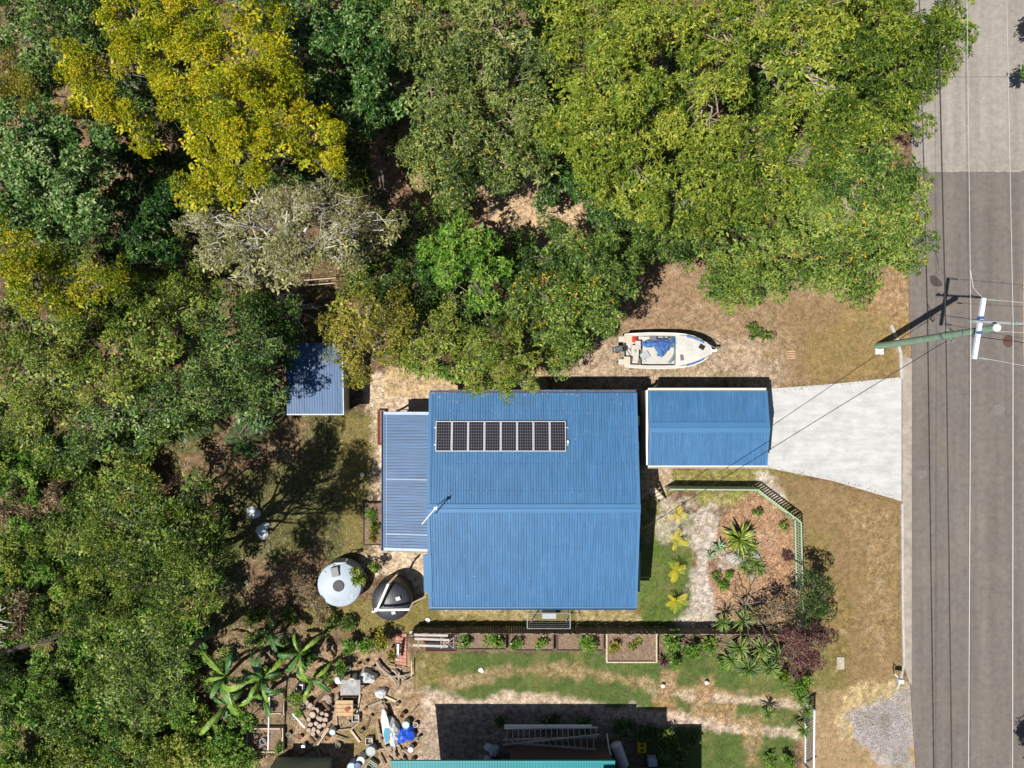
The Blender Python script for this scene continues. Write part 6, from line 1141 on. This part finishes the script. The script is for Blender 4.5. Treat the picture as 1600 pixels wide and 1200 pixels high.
mb = MB(); mb.prism([tuple(W(x, y, .5))[:2] for x, y in sb_p], .46, .53); mb.build('board', WHITE, sb, bevel=.02); mb = MB(); mb.prism([tuple(W(x, y, .5))[:2] for x, y in [(601, 1137), (608, 1137), (608.5, 1147), (606.5, 1160), (602.5, 1161), (599, 1147)]], .533, .538); mb.build('tail_patch', mat('teal_print', (.01, .22, .34), .4, .05), sb)
for k, (x0, y0, x1, y1) in enumerate([(596, 1100, 606, 1112), (608, 1175, 628, 1190), (592, 1180, 600, 1198), (622, 1168, 634, 1196), (628, 1172, 641, 1180), (520, 1150, 540, 1158), (526, 1085, 530, 1120), (562, 1128, 548, 1140), (588, 1128, 594, 1160), (615, 1160, 617, 1198), (598, 1165, 612, 1172), (590, 1172, 611, 1168), (604, 1185, 615, 1196), (600, 1150, 590, 1145)]):
    mb = MB(); mb.beam(W(x0, y0, .2), W(x1, y1, .25), .1, .04); tag(mb.build('offcut', WOOD, loc=W(x0, y0)), 'weathered timber offcut lying round the grey sheeting', 'offcut', 'offcuts round the sheeting')
dw = thing('driftwood', 'bleached driftwood pile between the grey tarpaulin and lawn', 'driftwood', W(615, 1050))
for (x0, y0, x1, y1, r_) in [(588, 1033, 620, 1070, .09), (600, 1058, 640, 1053, .07), (612, 1046, 632, 1062, .08), (628, 1068, 645, 1058, .06), (606, 1040, 634, 1046, .05), (624, 1050, 622, 1074, .05)]:
    mb = MB(); mb.tube(wiggle(W(x0, y0, .25), W(x1, y1, .2), 5, .08), [r_, r_ * 1.1, r_ * .9, r_ * .85, r_ * .7, r_ * .5], 8); mb.build('limb', BARK['dry'], dw, smooth=True)
# pink paved strip and planks
pv = thing('paved_strip', 'narrow pink paved strip beside the yellow-flecked shrub', 'paving', W(627, 1012)); pk = mat('pink_paver', (.42, .20, .15), .85, .25, 5)
for r_ in range(9):
    for c_ in range(3): mb = MB(); q = W(620.5 + c_ * 6, 992 + r_ * 5.6); mb.box((q.x, q.y, .03), (.205, .19, .07)); mb.build('paver', pk, pv)
mb = MB(); mb.beam(W(622, 1006, .7), W(621, 1031, .5), .13, .05); tag(mb.build('plank', WHITE, loc=W(622, 1006)), 'white plank lying along the pink paved strip', 'plank')
mb = MB(); mb.beam(W(643, 1032, .3), W(643, 1057, .3), .05, .05); tag(mb.build('plank', WOODP, loc=W(643, 1032)), 'thin pale batten standing at the lawn corner', 'batten')
bt = thing('potting_bench', 'long weathered plank bench left of the vegetable beds', 'bench', W(680, 1000))
for (x0, y0, x1, y1, z) in [(647, 992, 700, 993, .75), (648, 998, 702, 1000, .75), (645, 1008, 700, 1010, .6), (640, 988, 716, 988, .9)]: mb = MB(); mb.beam(W(x0, y0, z), W(x1, y1, z), .13, .04); mb.build('plank', mat('grey_plank', (.42, .38, .34), .85, .25, 4), bt)
for x in (655, 695): mb = MB(); mb.beam(W(x, 987, .6), W(x - 2, 1012, .6), .08, .06); mb.beam(W(x, 998, 0), W(x, 998, .6), .07, .07, (0, 1, 0)); mb.build('trestle', WOOD, bt)
fs = thing('folding_stand', 'small pinkish folding stand with crossed legs beside the beds', 'stand', W(698, 1008))
for (x0, y0, x1, y1) in [(689, 996, 709, 1013), (709, 996, 689, 1013), (689, 997, 689, 1013), (709, 997, 709, 1013), (689, 1004, 709, 1004)]: mb = MB(); mb.tube([W(x0, y0, .8), W(x1, y1, .5)], .018, 5); mb.build('leg', mat('pink_metal', (.5, .36, .38), .5, .1), fs)
bed('dark soil tray edged in red timber left of the beds', 665, 716, 990, 1016, .2, mat('red_timber', (.20, .07, .045), .85, .2, 5), None, DARK)
rc_ = random.Random(21); PM = [TC, mat('clay_dark', (.25, .17, .13), .8, .2), mat('plant_pot_black', (.03, .03, .032), .6, .2), mat('dusty_white', (.6, .62, .6), .5, .1), mat('faded_green', (.16, .24, .17), .6, .2)]
for k, (x, y) in enumerate([(560, 1037), (572, 1033), (585, 1040), (546, 1042), (600, 1095), (572, 1105), (580, 1118), (566, 1140), (545, 1128), (530, 1160), (512, 1150), (596, 1168), (622, 1098), (650, 1130), (655, 1150), (628, 1185), (540, 1172), (518, 1100), (460, 1120), (452, 1145), (470, 1150), (455, 1090)]):
    nm_ = ['terracotta', 'brown clay', 'black plastic', 'dusty white', 'faded green'][k % 5]
    pot(f'small {nm_} pot among the neighbour clutter ' + ('near the white drums' if y < 1060 else 'near the timber bench' if y < 1125 else 'near the log pile' if x < 560 else 'near the blue tarpaulin'), x, y, rc_.uniform(.08, .15), rc_.uniform(.15, .35), PM[k % 5], 'plant_pot', 'pot', SOIL, 'small pots among the neighbour clutter')
for k, (x, y, a_) in enumerate([(585, 1100, .4), (555, 1150, 2.2), (575, 1130, 1.2), (535, 1140, .1), (605, 1090, 2.7), (480, 1175, .5), (500, 1180, 1.9), (560, 1100, 1.4), (648, 1108, .9), (525, 1120, 1.6)]):
    c = W(x, y, .08); d = Vector((math.cos(a_), math.sin(a_), .04)) * rc_.uniform(.3, .55); mb = MB(); mb.beam(c - d, c + d, rc_.uniform(.06, .14), .04); tag(mb.build('offcut', [WOOD, WOODP, WOODD][k % 3], loc=c), ['weathered grey', 'pale', 'dark'][k % 3] + ' timber piece on the ground among the neighbour clutter', 'offcut', 'timber pieces among the clutter')
# steps by the east wall
st_ = thing('timber_steps', 'short open timber steps at the east side of the house', 'steps', W(1022, 772))
for k in range(4): mb = MB(); a, b = W(1014 + k * 4, 766 + k * 4.2, .9 - .2 * k), W(1024 + k * 4, 762 + k * 4.2, .9 - .2 * k); mb.beam(a, b, .16, .04); mb.build('tread', WOODP, st_)
for (x, y) in ((1013, 768), (1023, 762)): mb = MB(); mb.beam(W(x, y, 1.0), W(x + 16, y + 17, .1), .04, .16); mb.build('stringer', WOOD, st_)
yb = thing('yellow_box', 'yellow plastic box with black handles in deep shade', 'box', W(1002, 1166)); q = W(1003, 1168, .5); mb = MB(); mb.box((q.x, q.y, .27), (.48, .62, .54)); mb.build('body', mat('yellow_plastic', (.70, .45, .02), .5, .1), yb, bevel=.03)
for k in (-1, 1): mb = MB(); mb.box((q.x, q.y + k * .14, .56), (.18, .1, .05)); mb.build('handle', BLACK, yb)
cb = MB(); q = W(1020, 1193, .6); cb.box((q.x, q.y, .3), (.5, .4, .6)); tag(cb.build('cool_box', mat('pale_cooler', (.55, .62, .72), .5, .1), loc=(q.x, q.y, 0), bevel=.03), 'pale blue box at the bottom edge below the yellow box', 'box')
for (x, y, r_) in ((770, 1170, .4), (765, 1188, .35)): blob('plastic_sheet', 'pale sheet in shade left of the brown deck, ' + ('upper' if y < 1180 else 'lower') + ' heap', 'sheet', x, y, 0, r_, .3, mat('dusty_white', (.6, .62, .6), .5, .1), n=18, lobed=.5, sq=.8)
# ================================================================ boat on its trailer
bp = W(980, 547.5, 1.2); bang = -.005
boat = thing('boat', 'white open fishing boat with outboard parked above the garage', 'boat', (bp.x, bp.y, 0), rz=bang)
HW_ = mat('boat_gelcoat', (.47, .46, .42), .35, .06, 3, spec=.5, dirt=(.45, .40, .32, .5), dscale=2.5); BD = mat('boat_deck', (.47, .46, .43), .5, .12, 3, dirt=(.34, .29, .22, .6), dscale=4); BB = mat('boat_blue', (.02, .12, .36), .4, .1)
def local(mb, name, m, parent, smooth=False, bevel=0):
    me = bpy.data.meshes.new(name); me.from_pydata([tuple(v) for v in mb.v], [], mb.f); me.materials.append(m); me.update(); o = link(name, me, parent)
    if smooth: me.polygons.foreach_set('use_smooth', [True] * len(me.polygons)); me.set_sharp_from_angle(angle=R(35))
    if bevel: b = o.modifiers.new('bevel', 'BEVEL'); b.width = bevel; b.segments = 2
    return o
xs = [-.15, .4, 1.2, 2.0, 2.7, 3.2, 3.7, 4.1, 4.4, 4.6, 4.70]; hb = [.92, .96, 1.0, 1.0, .98, .93, .81, .64, .44, .24, .03]; sh = [1.15, 1.15, 1.16, 1.18, 1.22, 1.27, 1.33, 1.38, 1.42, 1.44, 1.45]
mb = MB(); prof = [(0, .0, 1.0), (1, 0, 1)]
vs = []
for x, b, s in zip(xs, hb, sh):
    kz = .42 + max(0, x - 3.2) ** 2 * .28; cz = .68 + max(0, x - 3.2) * .18
    vs += [(x, b, s), (x, b * .97, s - .12), (x, b * .80, min(cz, s - .15)), (x, 0, min(kz, s - .2)), (x, -b * .80, min(cz, s - .15)), (x, -b * .97, s - .12), (x, -b, s)]
fs = [(i * 7 + j, i * 7 + j + 1, (i + 1) * 7 + j + 1, (i + 1) * 7 + j) for i in range(len(xs) - 1) for j in range(6)] + [(6, 5, 4, 3, 2, 1, 0)]
mb.add(vs, fs); local(mb, 'hull', HW_, boat, True)
# gunwale ring and foredeck
mb = MB(); 
for i in range(len(xs) - 1):
    for s in (-1, 1):
        if xs[i] < 2.9: mb.add([(xs[i], s * hb[i], sh[i]), (xs[i + 1], s * hb[i + 1], sh[i + 1]), (xs[i + 1], s * (hb[i + 1] - .16), sh[i + 1]), (xs[i], s * (hb[i] - .16), sh[i])], [(0, 1, 2, 3) if s < 0 else (3, 2, 1, 0)])
        if xs[i] < 2.9: mb.add([(xs[i], s * (hb[i] - .16), sh[i]), (xs[i + 1], s * (hb[i + 1] - .16), sh[i + 1]), (xs[i + 1], s * (hb[i + 1] - .18), .8), (xs[i], s * (hb[i] - .18), .8)], [(0, 1, 2, 3) if s < 0 else (3, 2, 1, 0)])
mb.add([(-.15, .8, .8), (-.15, -.8, .8), (3.1, -.8, .8), (3.1, .8, .8)], [(3, 0, 1, 2)]); mb.add([(-.15, .8, .8), (.15, .8, .8), (.15, .8, 1.15), (-.15, .8, 1.15)], [(0, 1, 2, 3)])
local(mb, 'gunwale', HW_, boat)
mb = MB(); k0 = 4; vs = []
for i in range(k0, len(xs)):
    for t_ in (-1, -.6, -.2, .2, .6, 1): vs.append((xs[i] + (0 if i > k0 else (.25 - .25 * t_ * t_) * .0), hb[i] * t_, sh[i] + .10 * (1 - t_ * t_) * hb[i] + .004))
K = len(xs) - k0; mb.add(vs, [(i * 6 + j, (i + 1) * 6 + j, (i + 1) * 6 + j + 1, i * 6 + j + 1) for i in range(K - 1) for j in range(5)]); mb.add([(2.7, -.96, 1.22), (2.7, .96, 1.22), (2.7, .96, .8), (2.7, -.96, .8)], [(0, 3, 2, 1)])
local(mb, 'foredeck', BD, boat, True)
mb = MB()
for s in (-1, 1):
    pts = [(xs[i], s * (hb[i] + .0), sh[i] + .012) for i in range(0, len(xs))]; mb.tube(pts, .022, 6)
local(mb, 'rub_rail', WHITE, boat)
for s in (-1, 1):   # blue panels along the bow
    mb = MB(); seg = [(3.3, .88, .60), (3.65, .79, .50), (3.95, .67, .36), (4.25, .52, .2)]
    for i in range(3):
        a, b = seg[i], seg[i + 1]; z0 = 1.30 + .12 * (a[0] - 3.3) + .05; z1 = 1.30 + .12 * (b[0] - 3.3) + .05
        mb.add([(a[0], s * a[1], z0), (b[0], s * b[1], z1), (b[0], s * (b[1] - .12), z1 + .02), (a[0], s * (a[1] - .12), z0 + .02)], [(0, 1, 2, 3) if s < 0 else (3, 2, 1, 0)])
    local(mb, 'blue_panel', BB, boat)
mb = MB(); mb.box((4.12, .20, 1.475), (.32, .26, .012), rz=-.5); local(mb, 'non_slip_mat', BLACK, boat)
mb = MB(); mb.box((3.05, -.38, 1.335), (.20, .34, .03), rz=.1); local(mb, 'dark_hatch', mat('dark_hatch', (.14, .13, .15), .5, .1), boat)
mb = MB(); mb.box((3.45, .12, 1.405), (.30, .36, .035)); local(mb, 'hatch', BD, boat, bevel=.01)
mb = MB(); mb.box((1.45, .72, 1.17), (.38, .22, .03)); local(mb, 'side_pocket', mat('dark_hatch', (.14, .13, .15), .5, .1), boat)
mb = MB()
for s in (-1, 1):
    mb.tube([(2.9, s * .86, 1.28), (3.3, s * .83, 1.5), (3.9, s * .64, 1.62), (4.4, s * .36, 1.66), (4.85, s * .12, 1.68)], .015, 6)
    for (x, y) in ((3.6, .72), (4.1, .52), (4.5, .26)): mb.tube([(x, s * y, 1.38), (x, s * y, 1.63)], .012, 5)
mb.tube([(4.85, -.12, 1.68), (4.92, 0, 1.68), (4.85, .12, 1.68)], .015, 6); local(mb, 'bow_rail', GALV, boat)
mb = MB(); mb.box((4.80, 0, 1.44), (.3, .12, .06)); local(mb, 'anchor_roller', WHITE, boat)
mb = MB(); vs = []
for i in range(9): t_ = -1 + i / 4; vs += [(2.75 - .30 * t_ * t_, .72 * t_, 1.26), (2.55 - .35 * t_ * t_, .66 * t_, 1.52)]
mb.add(vs, [(i * 2, i * 2 + 1, i * 2 + 3, i * 2 + 2) for i in range(8)]); local(mb, 'windscreen', mat('tinted_screen', (.25, .36, .42), .12, .1, spec=.8), boat)
for y, w in ((.30, .5), (-.34, .5)):
    mb = MB(); mb.box((.62 if y > 0 else .5, y, 1.0), (.30, w, .4)); local(mb, 'rear_seat', HW_, boat, bevel=.03)
mb = MB(); mb.box((.45, 0, 1.1), (.42, .62, .30)); local(mb, 'bait_tank', HW_, boat, bevel=.03)
mb = MB(); mb.box((.45, -.02, 1.27), (.14, .2, .03)); local(mb, 'tank_lid', mat('tan_lid', (.35, .27, .2), .6, .1), boat)
mb = MB(); mb.box((.78, .15, .86), (.22, .55, .1)); mb.box((.72, -.7, .95), (.12, .55, .28)); local(mb, 'locker', mat('brown_locker', (.16, .10, .08), .7, .2), boat)
mb = MB(); mb.box((1.05, -.28, .86), (.5, .42, .1), rz=.5); local(mb, 'grey_mat', mat('grey_mat', (.33, .34, .36), .7, .2), boat)
mb = MB(); mb.tube([(.9, -.62, .95), (1.0, -.72, .95), (1.1, -.62, .95), (1.0, -.54, .95), (.9, -.62, .95)], .02, 6); local(mb, 'hose_coil', WHITE, boat)
for s in (1, -1): mb = MB(); mb.box((-.30, s * .64, 1.0), (.34, .34, .28)); local(mb, 'swim_platform', HW_, boat, bevel=.05)
for bc, bd in (((.0, -.60, 1.16), (.35, .5, .04)), ((.05, .65, 1.16), (.45, .42, .04))): mb = MB(); mb.box(bc, bd); local(mb, 'aft_deck', mat('cream_deck', (.50, .43, .31), .6, .1, dirt=(.34, .27, .18, .5)), boat)
ob = MB(); ob.box((-.55, .08, 1.35), (.62, .34, .34), rz=.18, taper=.82); mo = local(ob, 'outboard_motor', mat('motor_grey', (.09, .11, .13), .35, .1), boat, bevel=.05)
mb = MB(); mb.box((-.42, .08, .9), (.2, .12, .8)); mb.box((-.22, .06, 1.15), (.2, .24, .3)); local(mb, 'motor_leg', BLACK, mo)
mb = MB(); mb.tube([(-.25, .05, 1.3), (-.02, .0, 1.3), (.12, -.2, 1.25), (.2, -.5, 1.2)], .025, 6); local(mb, 'control_cable', BLACK, boat)
mb = MB(); mb.box((-.48, -.62, .95), (.08, .12, .12)); mb.lathe((-.46, -.02, .48), [(.02, 0), (.13, .01), (.13, .03), (.02, .04)], 10); local(mb, 'propeller', BLACK, mo)
# trailer under the hull
tr = thing('boat_trailer', 'galvanised trailer underneath the white fishing boat', 'trailer', (bp.x, bp.y, 0), rz=bang)
mb = MB()
for s in (-1, 1): mb.beam((-.1, s * .55, .38), (3.2, s * .5, .38), .07, .1); mb.beam((3.2, s * .5, .38), (4.9, 0, .40), .07, .1)
for x in (.1, 1.2, 2.4): mb.beam((x, -.62, .33), (x, .62, .33), .06, .08)
mb.tube([(4.9, 0, .4), (5.12, 0, .42)], .05, 8); local(mb, 'frame', GALV, tr)
for s in (-1, 1):
    mb = MB(); mb.tube([(1.3, s * .72, .30), (1.3, s * .90, .30)], [.30, .30], 20); w_ = local(mb, 'wheel', BLACK, tr); mb = MB(); mb.tube([(1.3, s * .905, .30), (1.3, s * .92, .30)], [.17, .15], 14); local(mb, 'rim', GALV, w_)
mb = MB(); mb.tube([(4.75, .1, .75), (4.75, .1, .12)], .03, 8); mb.tube([(4.75, .06, .1), (4.75, .14, .1)], .1, 12); local(mb, 'jockey_wheel', GALV, tr)
mb = MB(); mb.beam((4.45, 0, .4), (4.72, 0, 1.1), .06, .06); local(mb, 'winch_post', GALV, tr)
# loose things in the boat
fu = thing('fuel_tank', 'red plastic fuel tank at the stern of the boat', 'fuel tank', W(991, 530, 1.0)); q = W(991, 530, 1.2); mb = MB(); mb.box((q.x, q.y, 1.0), (.36, .3, .3)); mb.build('body', mat('red_plastic', (.65, .02, .015), .4, .1), fu, bevel=.05); mb = MB(); mb.lathe((q.x + .08, q.y + .03, 1.15), [(.04, 0), (.04, .05), (.01, .055)], 10); mb.build('cap', BLACK, fu)
# crumpled tarp: a folded sheet draped in the cockpit
out = [(1000, 535), (1004, 533), (1020, 529), (1040, 528), (1048, 527), (1051, 523), (1057, 529), (1066, 535), (1060, 541), (1047, 545), (1041, 552), (1036, 559), (1027, 557), (1026, 550), (1022, 543), (1012, 544), (1004, 541)]
n_ = 46; vs = []; ok = {}; mb = MB(); gxs = np.linspace(998, 1068, n_); gys = np.linspace(521, 561, 30); GX2, GY2 = np.meshgrid(gxs, gys); dd_ = polydist(GX2, GY2, out) + (fbm(GX2, GY2, 4, 8) - .5) * 3
rz_ = 1.10 + .42 * np.clip(dd_ / 7, -.3, 1) * (0.35 + .9 * np.abs(2 * fbm(GX2 * .6 + GY2 * .9, GY2 * .35 - GX2 * .2, 5, 4, 2) - 1) ** .6 + .35 * fbm(GX2, GY2, 3, 12, 2))
for j in range(30):
    for i in range(n_): vs.append(tuple(W(gxs[i], gys[j], rz_[j, i])))
fs = [(j * n_ + i, (j + 1) * n_ + i, (j + 1) * n_ + i + 1, j * n_ + i + 1) for j in range(29) for i in range(n_ - 1) if dd_[j, i] > 0 and dd_[j + 1, i + 1] > 0]
mb.add(vs, fs); o = tag(mb.build('blue_tarp', mat('blue_canvas', (.075, .17, .42), .7, .12, 5), loc=W(1030, 540, 1.1)), 'crumpled blue tarp heaped in the boat cockpit', 'tarpaulin')
so = o.modifiers.new('thickness', 'SOLIDIFY'); so.thickness = .012
